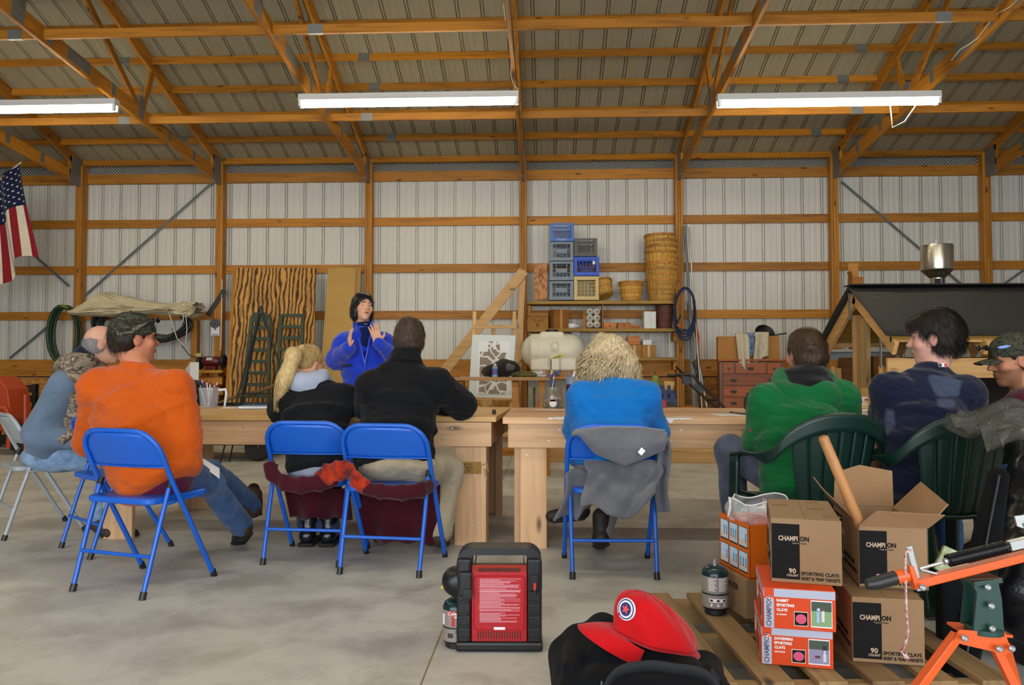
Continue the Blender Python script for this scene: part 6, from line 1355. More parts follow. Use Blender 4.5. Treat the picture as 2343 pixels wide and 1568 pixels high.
for i in range(220):
    a, r_ = rg.uniform(0, 6.28), math.sqrt(rg.random()); off = V((math.cos(a), math.sin(a), 0))*r_; P_.append([tie+off*.02, mid1+off*.046, mid2+off*.048, mid2.lerp(ends, .55)+off*.036+V((0, 0, rg.uniform(-.02, .02))), ends+off*.02+V((0, 0, rg.uniform(-.05, .05)))])
strands_along(o, og, P_, .0024, MATS['light_blond'], 'ponytail_strands', 4); P_ = []
for i in range(200):
    a, e = rg.uniform(0, 6.28), rg.uniform(.1, 1.3); st = hp(.084*math.cos(a)*math.sin(e), -.01+.104*math.sin(a)*math.sin(e), .03+.106*math.cos(e))
    if (Mh.transposed() @ (st-hp(0, 0, 0))).y > .06: continue
    c_ = st.lerp(tie, .5); n_ = (c_-hp(0, 0, .02)).normalized(); P_.append([st, c_+n_*.016, tie])
strands_along(o, og, P_, .0022, BLD, 'hair_strands', 4); MB().tube([tie+V((.026*math.cos(t), 0, .026*math.sin(t)))-og for t in [2*PI*i/12 for i in range(12)]], .006, 6, closed=True).build('hair_tie', BLACKP, o, smooth=60)

# --- man in the black jacket
J = dict(hip=V((c4.x, c4.y+.045, .56)), chest=at(910, 925, 4.4), neck=at(928, 822, 4.48), head=at(938, 782, 4.52), shL=at(850, 880, 4.38), shR=at(1002, 872, 4.4), elL=at(838, 965, 4.6), elR=at(1058, 930, 4.62), wrL=at(900, 952, 4.86), wrR=at(1008, 948, 4.84),
         hiL=V((c4.x-.1, c4.y+.02, .54)), hiR=V((c4.x+.1, c4.y+.02, .54)), knL=at(860, 1075, 4.7), knR=at(1025, 1078, 4.52), anL=at(880, 1200, 4.6), anR=at(1005, 1195, 4.5), toL=at(870, 1230, 4.78), toR=at(1015, 1225, 4.7))
for k in ('toL', 'toR'): J[k].z = .035
for k in ('elL', 'elR'): J[k].z = max(J[k].z, .845)
for k in ('wrL', 'wrR'): J[k].z = .825
J['anL'].z = J['anR'].z = .09
o, hp, Mh, og = person('man in a black jacket and khaki trousers leaning on the table', J, -2, -3, skin='#b97f66', hs=1.03)
sweater(o, og, J, 'jacket', BLKS, (.2, .15), (.205, .155), (.215, .15), .088, .07, .0055, 21, .02, collar=.03)
B = Blob(.007); nk = V(J['neck']); B.ecap(nk+V((0, -.02, -.02)), nk+V((0, -.005, .035)), (.105, .09), (.08, .08), V((1, 0, 0)), .03); B.wrinkle(.004, 45, 5, 6); B.mesh('collar', BLKS, o, og)
KH = fabric('khaki_twill', '#a3977f', '#8f836a', 500, ns=8); trousers(o, og, J, 'trousers', KH, .1, .085, .075, (.188, .138), .007, 5, .0); [shoe(o, og, J['an'+s], J['to'+s], BOOTS, SOLE, .08, .048) for s in 'LR']
short_hair(o, og, hp, Mh, 1.03, hairmat('dark_brown_hair', '#2c221b', '#4d3e32'), nape=-.06, t=.009, seed=5, strands=5000, L=.012)

# --- the presenter
Yw = 6.6; J = dict(hip=at(838, 905, Yw), chest=at(833, 800, Yw), neck=at(833, 751, Yw), head=at(830, 704, Yw-.02), shL=at(786, 780, Yw), shR=at(882, 780, Yw+.0), elL=at(768, 826, Yw-.03), elR=at(903, 822, Yw-.03), wrL=at(799, 797, Yw-.24), wrR=at(866, 784, Yw-.25))
bx_ = J['hip'].x; J.update(hiL=V((bx_-.09, Yw, .86)), hiR=V((bx_+.09, Yw, .86)), knL=V((bx_-.1, Yw-.02, .48)), knR=V((bx_+.1, Yw-.02, .48)), anL=V((bx_-.11, Yw+.02, .09)), anR=V((bx_+.11, Yw+.02, .09)), toL=V((bx_-.12, Yw-.14, .035)), toR=V((bx_+.13, Yw-.14, .035)))
o, hp, Mh, og = person('presenter in a bright blue fleece gesturing with both hands', J, 216, 5, -5, skin='#d3a283', brow='#3a2a20', lip='#a8433f', h=.0055, hs=.98,
    hands={'L': (V((.03, -.05, 1)), V((.75, .35, 0)), -1, .25), 'R': (V((-.28, -.05, .9)), V((-.3, .75, -.1)), -1, .22)})
FL = fabric('royal_blue_fleece', '#1a35b4', '#2140c4', 300, sheen=.35); sweater(o, og, J, 'fleece_jacket', FL, (.2, .155), (.19, .145), (.185, .13), .082, .066, .005, 31, .02, h=.007)
B = Blob(.006); nk = V(J['neck']); ch_ = V(J['chest']); hpz = V(J['hip'])
B.ecap(nk+V((.035, -.075, -.01)), ch_.lerp(hpz, .3)+V((.038, -.148, 0)), (.06, .04), (.012, .012), V((1, 0, 0)), .02); B.ecap(nk+V((0, 0, -.03)), nk+V((0, .0, .045)), (.075, .075), (.068, .068), V((1, 0, 0)), .02); B.mesh('zip_vest', fabric('navy_vest', '#0d1e52', '#0a1842', 300), o, og)
q = MB()
for s in (-1, 1): q.tube([nk+V((s*.062+.01, -.06, .035))-og, nk+V((s*.055+.025, -.1, -.06))-og, ch_.lerp(hpz, .0)+V((s*.028+.038, -.148, -.0))-og, ch_.lerp(hpz, .32)+V((.038, -.162, 0))-og], .008, 6)
q.tube([ch_.lerp(hpz, .32)+V((.038, -.162, 0))-og, hpz+V((.02, -.165, 0))-og], .005, 6); q.build('zip_edge', mat('bright_blue_trim', '#2a50d8', .6), o, smooth=60)
B = Blob(.006); [B.ecap(nk+V((s*.06, .01, -.02)), nk+V((s*.078, -.015, .05)), (.02, .06), (.014, .05), V((1, 0, 0)), .02) for s in (-1, 1)]; B.ecap(nk+V((-.05, .06, -.01)), nk+V((.05, .06, -.01)), (.05, .02), (.05, .02), V((0, 0, 1)), .02); B.mesh('fleece_collar', FL, o, og)
MB().tube([nk+V((.02, -.085, .03))-og, nk+V((.05, -.088, .03))-og], .006, 6).build('zip_pull', STEEL, o); MB().tube([at(782, 838, Yw-.17)-og, at(805, 835, Yw-.16)-og], .008, 6).build('pocket_zip', INK, o)
trousers(o, og, J, 'trousers', fabric('dark_green_twill', '#24342c'), .095, .07, .06, (.175, .14)); [shoe(o, og, J['an'+s], J['to'+s], BOOTS, SOLE, .06, .043, nm='shoe') for s in 'LR']
BH = hairmat('black_hair', '#0b0909', '#1a1615', .35); B = Blob(.005); B.ell(hp(0, -.012, .035), V((.091, .108, .103)), Mh, k=.01); B.ell(hp(0, -.045, -.03), V((.092, .075, .095)), Mh, k=.03); B.ell(hp(.07, -.01, -.05), V((.03, .05, .075)), Mh, k=.02); B.ell(hp(-.07, -.01, -.05), V((.03, .05, .075)), Mh, k=.02)
B.ell(hp(0, .09, -.045), V((.064, .075, .105)), Mh, k=.012, mode='-'); B.ell(hp(.02, .105, .02), V((.06, .05, .03)), Mh, k=.01, mode='-'); B.wrinkle(.002, 70, 5, 3); q = B.mesh('hair', BH, o, og); tufts(q, o, og, 2500, .025, .0009, BH, np.array([0, 0, -1.]), 6, out=.03, spread=.1)

# --- woman in the blue sweater
J = dict(hip=V((c5.x, c5.y+.0, .56)), chest=at(1405, 935, 4.28), neck=at(1396, 873, 4.36), head=at(1391, 828, 4.42), shL=at(1335, 905, 4.28), shR=at(1474, 905, 4.28), elL=at(1316, 985, 4.4), elR=at(1500, 985, 4.4), wrL=at(1372, 955, 4.66), wrR=at(1444, 955, 4.66),
         hiL=V((c5.x-.09, c5.y+.02, .54)), hiR=V((c5.x+.09, c5.y+.02, .54)), knL=at(1370, 1060, 4.72), knR=at(1420, 1072, 4.7), anL=at(1322, 1172, 4.62), anR=at(1375, 1215, 4.52), toL=at(1262, 1182, 4.6), toR=at(1372, 1240, 4.66))
for k in ('wrL', 'wrR'): J[k].z = max(J[k].z, .82)
J['toR'].z = .035; J['anR'].z = .085
o, hp, Mh, og = person('woman with curly blond hair in a bright blue sweater', J, 8, -8, skin='#cfa288', hs=.97)
AZU = fabric('azure_fleece', '#0a6cb8', '#0962aa', 420); sweater(o, og, J, 'sweater', AZU, (.2, .155), (.205, .155), (.195, .14), .086, .07, .006, 41, .02)
q = MB(); sp_ = [at(1325+.4*i, 880+8*i, 4.13-.002*i)-og for i in range(8)]; trousers(o, og, J, 'trousers', fabric('grey_trousers', '#6f6e6a'), .09, .07, .06, (.18, .145))
DBT = mat('dark_leather_boot', '#1f1712', .6, bmp=.2, bs=60); shoe(o, og, J['anR'], J['toR'], DBT, SOLE, .16, .046, laces=True); shoe(o, og, J['anL'], J['toL'], DBT, SOLE, .13, .045)
HB_ = hairmat('ash_blond', '#8c7450', '#d2c19c'); B = Blob(.008); B.ell(hp(0, -.02, .03), (.115, .12, .115), k=.02); B.ell(hp(0, -.04, -.06), (.15, .105, .085), k=.04); B.ell(hp(-.06, -.05, -.03), (.09, .09, .09), k=.04); B.ell(hp(.07, -.05, -.05), (.09, .09, .09), k=.04); B.ell(hp(0, -.07, .05), (.09, .07, .07), k=.04)
B.ell(hp(0, .12, -.04), (.08, .09, .12), k=.02, mode='-'); B.wrinkle(.015, 32, 7, 5); B.wrinkle(.004, 90, 6, 6); q = B.mesh('hair', HB_, o, og)
rg = random.Random(3); P_ = []
for i in range(480):
    a, e = rg.uniform(0, 2*PI), rg.uniform(.2, 1.9); d = V((math.sin(e)*math.cos(a), math.sin(e)*math.sin(a), math.cos(e)))
    if d.y > .6: continue
    p = hp(0, -.02, .02)+V((d.x*.125, d.y*.115, d.z*.115)); pts = []; L = rg.uniform(.1, .2); ph = rg.uniform(0, 6.28); cr_ = rg.uniform(.008, .02); fq = rg.uniform(1.0, 2.2); out = V((d.x, d.y, 0))*.35
    for k in range(12):
        t = k/11; ax1 = V((-d.y, d.x, 0)).normalized() if abs(d.z) < .98 else V((1, 0, 0)); c_ = p+V((d.x*.055*t, d.y*.045*t, -L*t*(.4+.6*t)))+out*.03*math.sin(t*3)
        pts.append(c_+ax1*cr_*math.cos(ph+fq*6.28*t)+V((d.x, d.y, .2))*cr_*math.sin(ph+fq*6.28*t))
    P_.append(pts)
strands_along(o, og, P_, .0042, HB_, 'curls', 5)
P_ = []
for i in range(500):
    a, e = rg.uniform(0, 2*PI), rg.uniform(.1, 2.2); d = V((math.sin(e)*math.cos(a), math.sin(e)*math.sin(a), math.cos(e)))
    if d.y > .6: continue
    p = hp(0, -.03, .0)+V((d.x*.14, d.y*.12, d.z*.135)); ph = rg.uniform(0, 6.28); cr_ = rg.uniform(.005, .016); L = rg.uniform(.05, .12); P_.append([p+V((d.x*.02*k/6+cr_*math.cos(ph+k), d.y*.02*k/6+cr_*math.sin(ph+k), -L*k/6)) for k in range(7)])
strands_along(o, og, P_, .0018, hairmat('pale_blond', '#c4ad80', '#e0d0ac'), 'loose_curls', 4)

# --- man in the green hoodie
J = dict(hip=at(1838, 1085, 3.84), chest=at(1838, 965, 3.94), neck=at(1842, 868, 4.04), head=at(1843, 812, 4.08), shL=at(1757, 910, 3.96), shR=at(1928, 908, 3.98), elL=at(1735, 1010, 3.98), elR=at(1950, 1000, 4.06), wrL=at(1752, 1050, 4.22), wrR=at(1890, 965, 4.5),
         hiL=at(1795, 1095, 3.86), hiR=at(1885, 1095, 3.86), knL=at(1672, 1032, 4.22), knR=at(1860, 1050, 4.4), anL=at(1692, 1210, 4.25), anR=at(1850, 1200, 4.45), toL=at(1680, 1240, 4.38), toR=at(1850, 1230, 4.6))
for k in ('toL', 'toR'): J[k].z = .035
J['anL'].z = J['anR'].z = .09; J['wrR'].z = .82
o, hp, Mh, og = person('man in a green hoodie seen from behind in a resin chair', J, 14, 0, skin='#b9806a', hs=1.0)
GRH = fabric('kelly_green_fleece', '#055c2e', '#045227', 420); sweater(o, og, J, 'hoodie', GRH, (.2, .16), (.215, .165), (.205, .145), .085, .068, .0065, 51, .1)
nk = V(J['neck']); B = Blob(.008); B.ell(nk+V((.0, -.085, -.09)), (.19, .1, .09), Euler((R(25), 0, 0)).to_matrix(), k=.04); B.cap(nk+V((-.15, -.08, -.06)), nk+V((-.11, .03, .01)), .045, .04, .03); B.cap(nk+V((.15, -.08, -.06)), nk+V((.11, .03, .01)), .045, .04, .03); B.wrinkle(.007, 26, 6, 4); B.mesh('hood', GRH, o, og)
B = Blob(.007); B.ell(nk+V((0, -.075, -.02)), (.115, .085, .05), Euler((R(22), 0, 0)).to_matrix(), k=.03); B.ell(nk+V((0, -.02, .035)), (.105, .08, .035), k=.03); B.wrinkle(.006, 35, 6, 7); B.mesh('hood_lining', fabric('black_lining', '#101012'), o, og)
trousers(o, og, J, 'jeans', fabric('grey_denim', '#3d4350', '#525869', 500, ns=9), .095, .082, .07, (.19, .15)); [shoe(o, og, J['an'+s], J['to'+s], BOOTS, SOLE, .06, .046, nm='shoe') for s in 'LR']
short_hair(o, og, hp, Mh, 1.0, hairmat('mid_brown_hair', '#2a1d14', '#45321f'), nape=-.07, t=.011, seed=7, strands=5000, L=.02)
lettering('LAMBERT', .014, mat('green_print', '#04301c', .8), o, V(at(1862, 940, 3.775))-og, (PI/2, 0, 0)); B = Blob(.004); B.ell(at(1723, 985, 3.93), (.02, .02, .028), k=.01); B.mesh('sleeve_patch', mat('red_patch', '#a01c22', .8), o, og)

# --- man in the navy shirt
J = dict(hip=at(2122, 1085, 3.76), chest=at(2122, 960, 3.84), neck=at(2132, 848, 3.94), head=at(2138, 778, 3.97), shL=at(2035, 893, 3.88), shR=at(2212, 893, 3.86), elL=at(2020, 970, 4.08), elR=at(2225, 1000, 3.95), wrL=at(2050, 965, 4.48), wrR=at(2190, 965, 4.45),
         hiL=at(2080, 1095, 3.78), hiR=at(2165, 1095, 3.78), knL=at(2060, 1060, 4.25), knR=at(2170, 1060, 4.25), anL=at(2060, 1200, 4.3), anR=at(2170, 1200, 4.3), toL=at(2050, 1230, 4.45), toR=at(2180, 1230, 4.45))
for k in ('toL', 'toR'): J[k].z = .035
for k in ('wrL', 'wrR'): J[k].z = .82
J['anL'].z = J['anR'].z = .09
o, hp, Mh, og = person('dark-haired man in a navy shirt with grey back panels', J, 58, -2, skin='#cb9a8a', hs=1.05, beard=None)
def inpoly(px, pz, poly):
    r_ = np.zeros(len(px), bool); n = len(poly)
    for i in range(n):
        (x0, y0), (x1, y1) = poly[i], poly[(i+1) % n]; c_ = (y0 > pz) != (y1 > pz); r_ ^= c_ & (px < (x1-x0)*(pz-y0)/((y1-y0) or 1e-9)+x0)
    return r_
def navy(P):
    col = np.tile(npc('#12182e'), (len(P), 1)); q = P-np.array([0, 0, EYE]); cmi = np.array(CM); d = q@cmi; px = CX+FPX*d[:, 0]/-d[:, 2]; py = CY-FPX*d[:, 1]/-d[:, 2]; back = P[:, 1] < J['chest'].y-.02
    for poly in (((2122, 862), (2136, 857), (2160, 861), (2188, 858), (2201, 868), (2194, 905), (2182, 908), (2148, 908), (2138, 900)), ((2142, 915), (2150, 912), (2182, 914), (2188, 925), (2182, 932), (2150, 932)), ((2028, 935), (2046, 940), (2048, 975), (2028, 1000), (2024, 960))): 
        w_ = np.mean([inpoly(px+dx, py+dy, poly) for dx, dy in ((-2.5, 0), (2.5, 0), (0, 2.5), (0, -2.5), (1.5, 1.5), (-1.5, 1.5), (1.5, -1.5), (-1.5, -1.5))], 0)[:, None]*back[:, None]
        col[:] = col*(1-w_)+npc('#39435a')*w_
    return col
sweater(o, og, J, 'shirt', fabric('navy_knit', '#12182e', attr=True), (.2, .16), (.215, .165), (.21, .145), .085, .062, .006, 61, .1, h=.006, colfn=navy)
sp_ = V((0, -.004, 0)); q = MB()
lg = root('tmp', 'tmp', 'tmp') if 0 else None
pb_ = at(2156, 836, 3.80)-og
MB().box(pb_, (.036, .004, .018), Euler((R(-20), 0, 0))).build('collar_logo', WHITEP, o); MB().box(pb_+V((-.011, -.002, 0)), (.013, .004, .015), Euler((R(-20), 0, 0))).build('logo_blue', mat('logo_navy', '#1b2340'), o); MB().box(pb_+V((.013, -.002, 0)), (.009, .004, .015), Euler((R(-20), 0, 0))).build('logo_red', mat('logo_red', '#b81f2a'), o)
trousers(o, og, J, 'jeans', DENIM, .095, .075, .065, (.19, .15)); [shoe(o, og, J['an'+s], J['to'+s], BOOTS, SOLE, .06, .046, nm='shoe') for s in 'LR']
short_hair(o, og, hp, Mh, 1.05, hairmat('very_dark_hair', '#120d09', '#221812'), nape=-.085, t=.02, seed=9, strands=6500, L=.035, fringe=1)

# --- man in the maroon shirt
Yv = 4.32; J = dict(hip=V((2.84, Yv+.02, .56)), chest=at(2372, 965, Yv), neck=at(2345, 893, Yv), head=at(2318, 826, Yv), shL=at(2345, 925, Yv-.19), shR=at(2352, 920, Yv+.19), elL=at(2318, 985, Yv-.22), elR=at(2310, 985, Yv+.22), wrL=at(2240, 975, Yv-.1), wrR=at(2235, 970, Yv+.12))
J.update(hiL=J['hip']+V((0, -.1, -.02)), hiR=J['hip']+V((0, .1, -.02)), knL=V((2.42, Yv-.12, .53)), knR=V((2.42, Yv+.14, .53)), anL=V((2.45, Yv-.12, .09)), anR=V((2.45, Yv+.14, .09)), toL=V((2.3, Yv-.13, .035)), toR=V((2.3, Yv+.15, .035)))
o, hp, Mh, og = person('young man in a maroon shirt and camouflage cap facing sideways', J, 84, -9, skin='#b07a58', hs=1.1, beard='#4a3020', brow='#20140d', h=.006)
sweater(o, og, J, 'shirt', fabric('maroon_jersey', '#4a1a22', '#43161e', 420), (.19, .15), (.19, .15), (.2, .14), .085, .05, .006, 71, .1)
trousers(o, og, J, 'jeans', DENIM, .095, .075, .065, (.18, .15)); [shoe(o, og, J['an'+s], J['to'+s], BOOTS, SOLE, .06, .046, nm='shoe') for s in 'LR']
cap_hat(o, og, hp, Mh, 1.1, camo('grey_camo', ['#26271f', '#47483c', '#33342b', '#5f5f50'], 20), seed=4); short_hair(o, og, hp, Mh, 1.09, MATS['very_dark_hair'], nape=-.06, t=.005, seed=12, strands=2500, L=.018)
q = MB(); q.tube([hp(.02, .14, .085)-og, hp(.075, .115, .08)-og, hp(.103, .03, .07)-og, hp(.104, -.03, .04)-og], .004, 6); q.tube([hp(-.02, .14, .085)-og, hp(-.075, .115, .08)-og, hp(-.103, .03, .07)-og, hp(-.104, -.03, .04)-og], .004, 6); q.build('sunglasses', BLACKP, o, smooth=60)
B = Blob(.004); B.ell(hp(.045, .13, .085), V((.03, .01, .018)), Mh, k=.01); B.ell(hp(-.045, .13, .085), V((.03, .01, .018)), Mh, k=.01); B.cap(hp(-.02, .137, .085), hp(.02, .137, .085), .004, .004, .004); B.mesh('sunglass_lenses', mat('dark_lens', '#0c0d10'), o, og)
B = Blob(.004); B.ell(hp(-.095, .07, .078), V((.006, .035, .01)), Mh, k=.01); B.mesh('blue_temple', mat('mirror_blue', '#6f8fd0', .2), o, og)

# ================================================================ blanket and fleece on the chairs
MAR = fabric('maroon_wool', '#3f0b18', '#360813', 300); ORB = fabric('orange_wool', '#c03a10', '#ab300c', 300)
bk_ = root('wool_blanket', 'maroon and orange wool blanket shared across two blue chairs', 'blanket', (-1.08, 4.3, .44)); ob_ = bk_.location
zS = .462; B = Blob(.009); Yc_ = 4.1
pathA = [at(616, 1062, 4.2), at(622, 1088, 4.2), at(650, 1106, 4.17), at(690, 1112, 4.16), at(730, 1106, 4.16), at(765, 1096, 4.15)]; pathC = [at(835, 1118, 4.03), at(870, 1126, 4.01), at(920, 1128, 4.0), at(965, 1122, 4.02), at(985, 1112, 4.08)]

for P3, hh in ((pathA, .04), (pathC, .036)):
    for a, b_ in zip(P3[:-1], P3[1:]): B.ecap(a, b_, (hh, .022), (hh, .022), (0, 0, 1), .02, end=.8)
B.wrinkle(.002, 20, 5, 2); B.mesh('rolled_edge', MAR, bk_, ob_)
B = Blob(.009); 
for P3, hh in (([at(728, 1100, 4.17), at(750, 1088, 4.14), at(775, 1080, 4.11), at(800, 1072, 4.1)], .052), ([at(800, 1072, 4.09), at(812, 1098, 4.05), at(838, 1116, 4.03)], .042)):
    for a, b_ in zip(P3[:-1], P3[1:]): B.ecap(a, b_, (hh, .022), (hh, .022), (0, 0, 1), .02, end=.8)
B.wrinkle(.002, 26, 5, 6); B.mesh('patterned_edge', fabric('blanket_pattern', '#b8360e', '#4a0d18', 300, ns=12), bk_, ob_)
def drape(name, tl, tr, bl, br, Yt_, Yb_, m):
    def fn(u, v):
        a = at(*tl, Yt_).lerp(at(*tr, Yt_), u); b_ = at(*bl, Yb_).lerp(at(*br, Yb_), u); p = a.lerp(b_, v); p.y += .03*math.sin(u*13)*v; p.z += .012*math.sin(u*17+1)*v; return p-ob_
    MB().grid(fn, 30, 14).build(name, m, bk_, smooth=180, solid=.008)
drape('hanging_fold', (650, 1120), (800, 1118), (664, 1188), (805, 1186), 4.52, 4.56, MAR); drape('hanging_fold', (812, 1130), (1008, 1110), (838, 1238), (1000, 1246), 4.42, 4.45, MAR)
GF = fabric('grey_fleece', '#66676c', '#5b5c62', 260, sheen=.3); gf = root('fleece_jacket', 'grey fleece jacket hung over the blue chair back', 'jacket', (c5.x, c5.y-.2, .76)); og_ = gf.location
yR = c5.y-.26
def shell(name, fn, nu, nv, m=GF, th=.014): MB().grid(lambda u, v: fn(u, v)-og_, nu, nv).build(name, m, gf, smooth=180, solid=th)
def collar(u, v):                               # folded collar flap over the back of the chair
    x = 1308+218*u; e = 1064-50*abs(u-.56)**1.1*1.9-(42*max(0, .25-u)/.25) if u < .97 else 1000; yt = 982+10*abs(u-.5)**2*4; y = yt+(max(e, yt+4)-yt)*v
    return at(x, y, yR-.02-.03*math.sin(v*PI)-.01*math.sin(u*11))
shell('collar_flap', collar, 30, 14); 
def top_(u, v): return at(1312+210*u, 984+8*abs(u-.5)**2*4, yR-.02+.12*v)+V((0, 0, .012*math.sin(v*PI)))
shell('shoulder_fold', top_, 20, 6)
def body(u, v):
    x = 1336+172*u+8*math.sin(v*5); y = 1055+(1188-35*abs(u-.35)*2.2-20*math.sin(u*7)-1055)*v; yy = yR+.08-.13*v+.02*math.sin(u*15+v*5)+.02*math.sin(u*7-v*9); return at(x, y, yy)
shell('body', body, 34, 22)
def slL(u, v): x = 1265+52*u+12*math.sin(v*3); y = 1085+(1192-1085)*v; return at(x+(30*(1-v)), y-14*math.sin(u*PI), yR+.1+.05*math.sin(u*PI))
shell('sleeve', slL, 14, 16); 
def slR(u, v): x = 1503+26*u+4*math.sin(v*7); y = 1005+(1172-1005)*v; return at(x, y, yR+.06+.05*math.sin(u*PI))
shell('sleeve', slR, 12, 18); flat('care_tag', [at(x, y, yR-.075)-og_ for x, y in ((1459, 1035), (1468, 1043), (1477, 1032), (1468, 1024))], PAPER, gf, 0, .002)
# ================================================================ foreground things
# --- pallet
PLT = wood('pallet_board', '#8d7048', '#6a5233', 'y', .8, knots=.6); PLTX = wood('pallet_board', '#8d7048', '#6a5233', 'x', .8, knots=.6)
pa = root('wooden_pallet', 'weathered wooden pallet under the stacked cartons', 'pallet', (.47, 2.36, 0), R(3.5)); M_pa = pa.matrix_basis
for i in range(6): MB().box((.05+.165*i, .46, .119), (.085+.012*(i % 2), .93, .018)).build('deck_board', PLT, pa, bev=.002)
for y in (.04, .46, .88): MB().box((.47, y, .065), (.95, .045, .09)).build('stringer', PLTX, pa, bev=.002)
for x in (.05, .47, .88): MB().box((x, .46, .011), (.09, .93, .018)).build('bottom_board', PLT, pa, bev=.002)
ZP = .129
BOXM = mat('carton_brown', '#917352', .8, bmp=.1, bs=50, col2='#896b49', ns=3); BINK = mat('carton_black', '#131212', .8, spec=.2); BTAN = mat('carton_print_tan', '#b8a088', .8)
OR = mat('carton_orange', '#d0420a', .5, spec=.3); LGR = mat('carton_lilac', '#aeb2c4', .5); WHT = mat('print_white', '#ece6e2', .6)
FR = (PI/2, 0, 0)
def face(par, name, x, z, w, h, y, m, th=.0006): return MB().box((x+w/2, y-th/2, z+h/2), (w, th, h)).build(name, m, par)
def prop_box(lb, fl_xy, rz, z, w=.212, d=.40, h=.203, open_=False, tilt=None):
    """origin at the front-left-bottom corner"""
    t = root('carton', lb, 'box', (fl_xy[0], fl_xy[1], z), rz, 'target cartons', rot=tilt)
    if not open_: MB().box((w/2, d/2, h/2), (w, d, h)).build('body', BOXM, t, bev=.003)
    else:
        for c_, s_ in (((w/2, .002, h/2), (w, .004, h)), ((w/2, d-.002, h/2), (w, .004, h)), ((.002, d/2, h/2), (.004, d, h)), ((w-.002, d/2, h/2), (.004, d, h)), ((w/2, d/2, .003), (w, d, .005))): MB().box(c_, s_).build('panel', BOXM, t)
    f = -.0004
    face(t, 'printed_block', .002, h*.06, w*.40, h*.86, f, BINK)
    lettering('CHAMPI', .021, BTAN, t, (w*.105, f-.0012, h*.66), FR, bold=.0006, sx=.78); lettering('ON', .021, BINK, t, (w*.41, f-.0012, h*.66), FR, bold=.0006, sx=.85)
    lettering('Traps &', .0065, BTAN, t, (w*.30, f-.0012, h*.615), FR); lettering('Targets', .0065, BINK, t, (w*.415, f-.0012, h*.615), FR)
    lettering('90', .022, BTAN, t, (w*.25, f-.0012, h*.155), FR, bold=.0006); lettering('COUNT', .0098, BTAN, t, (w*.22, f-.0012, h*.105), FR, bold=.0003)
    lettering('SPORTING CLAYS', .0152, BINK, t, (w*.425, f-.0006, h*.135), FR, bold=.0004, sx=.93); lettering('SKEET & TRAP TARGETS', .0135, BINK, t, (w*.425, f-.0006, h*.06), FR, bold=.0004, sx=.8)
    # side print
    SD = (PI/2, 0, -PI/2); face2 = MB().box((-.0003, d*.8, h*.5), (.0006, d*.36, h*.86)).build('printed_block', BINK, t)
    lettering('CHAMPION', .03, BTAN, t, (-.001, d*.93, h*.62), SD, bold=.0006); lettering('SPORTING CLAYS', .02, BINK, t, (-.0008, d*.55, h*.3), SD, bold=.0004); lettering('SKEET & TRAP TARGETS', .018, BINK, t, (-.0008, d*.55, h*.18), SD, bold=.0004); lettering('90 COUNT', .02, BTAN, t, (-.001, d*.8, h*.2), SD)
    if not open_:
        TP = (0, 0, 0); MB().box((w/2, d/2, h+.0006), (.003, d, .0008)).build('top_seam', mat('seam', '#8a6a42', .9), t)
        fi = mat('faded_print', '#7b6240', .85)
        for (x, y, ln) in ((.02, .25, 3), (.13, .2, 3), (.17, .06, 3)):
            mb = MB()
            for k in range(ln): mb.box((x+.02, y+.012*k, h+.0006), (.055, .004, .0006))
            mb.build('top_print', fi, t)
        mb = MB(); mb.tube([V((.15+.02*math.cos(a), .34+.012*math.sin(a), h+.001)) for a in [2*PI*i/18 for i in range(18)]], .0012, 4, closed=True); mb.build('seal_mark', fi, t)
    return t
pbx = prop_box('sealed brown carton printed for sporting clays, on the orange cartons', atz(1765, 1331, ZP+.243)[:2], R(-14), ZP+.243)
prop_box('sealed brown carton printed for sporting clays, resting on the pallet', atz(1951, 1514, ZP)[:2], R(-9), ZP)
ob = prop_box('opened brown carton with raised flaps and a stick inside', atz(1966, 1344, ZP+.206)[:2], R(-9), ZP+.206, open_=True)
w, d, h = .212, .40, .203; FLM = mat('carton_inside', '#8c6b49', .85, bmp=.1, bs=60)
def flap(pts, nm='flap'):
    vs = [V(p) for p in pts]; n = (vs[1]-vs[0]).cross(vs[2]-vs[0]).normalized()*.004; k = len(vs)
    MB().add([*vs, *[v+n for v in vs]], [tuple(range(k)), tuple(range(2*k-1, k-1, -1))]+[(i, k+i, k+(i+1) % k, (i+1) % k) for i in range(k)]).build(nm, FLM, ob)
flap([(0, 0, h), (w, 0, h), (w+.04, -.035, h+.05), (.05, -.03, h+.055)]); flap([(.0, d, h), (w, d, h), (w+.005, d+.03, h+.13), (.1, d+.03, h+.15), (.01, d+.02, h+.12)]); flap([(w, .01, h), (w, d, h), (w+.09, d-.02, h+.1), (w+.08, .06, h+.07)])
flap([(0, .02, h), (0, d, h), (-.07, d+.02, h+.1), (-.055, .3, h+.07), (-.02, .1, h+.03)]); flap([(w*.35, .0, h+.048), (w*.62, -.005, h+.05), (w*.6, -.02, h+.03), (w*.4, -.02, h+.028)], 'tape_scrap')
sk = root('wooden_stick', 'round wooden tool shaft sticking up out of the open carton', 'stick', at(1950, 1140, 2.6)); A = at(1884, 1003, 2.62)-sk.location; Bq = at(1992, 1256, 2.68)-sk.location
MB().tube([A+(Bq-A).normalized()*-.006, A, A.lerp(Bq, .5), Bq], [.012, .017, .0175, .018], 14).build('shaft', wood('turned_handle', '#a87645', '#8d5d33', 'z', .5, knots=0), sk, smooth=50); MB().tube([Bq-(Bq-A).normalized()*.06, Bq], .021, 14).build('ferrule', mat('dark_steel', '#3a3a36'), sk, smooth=40)
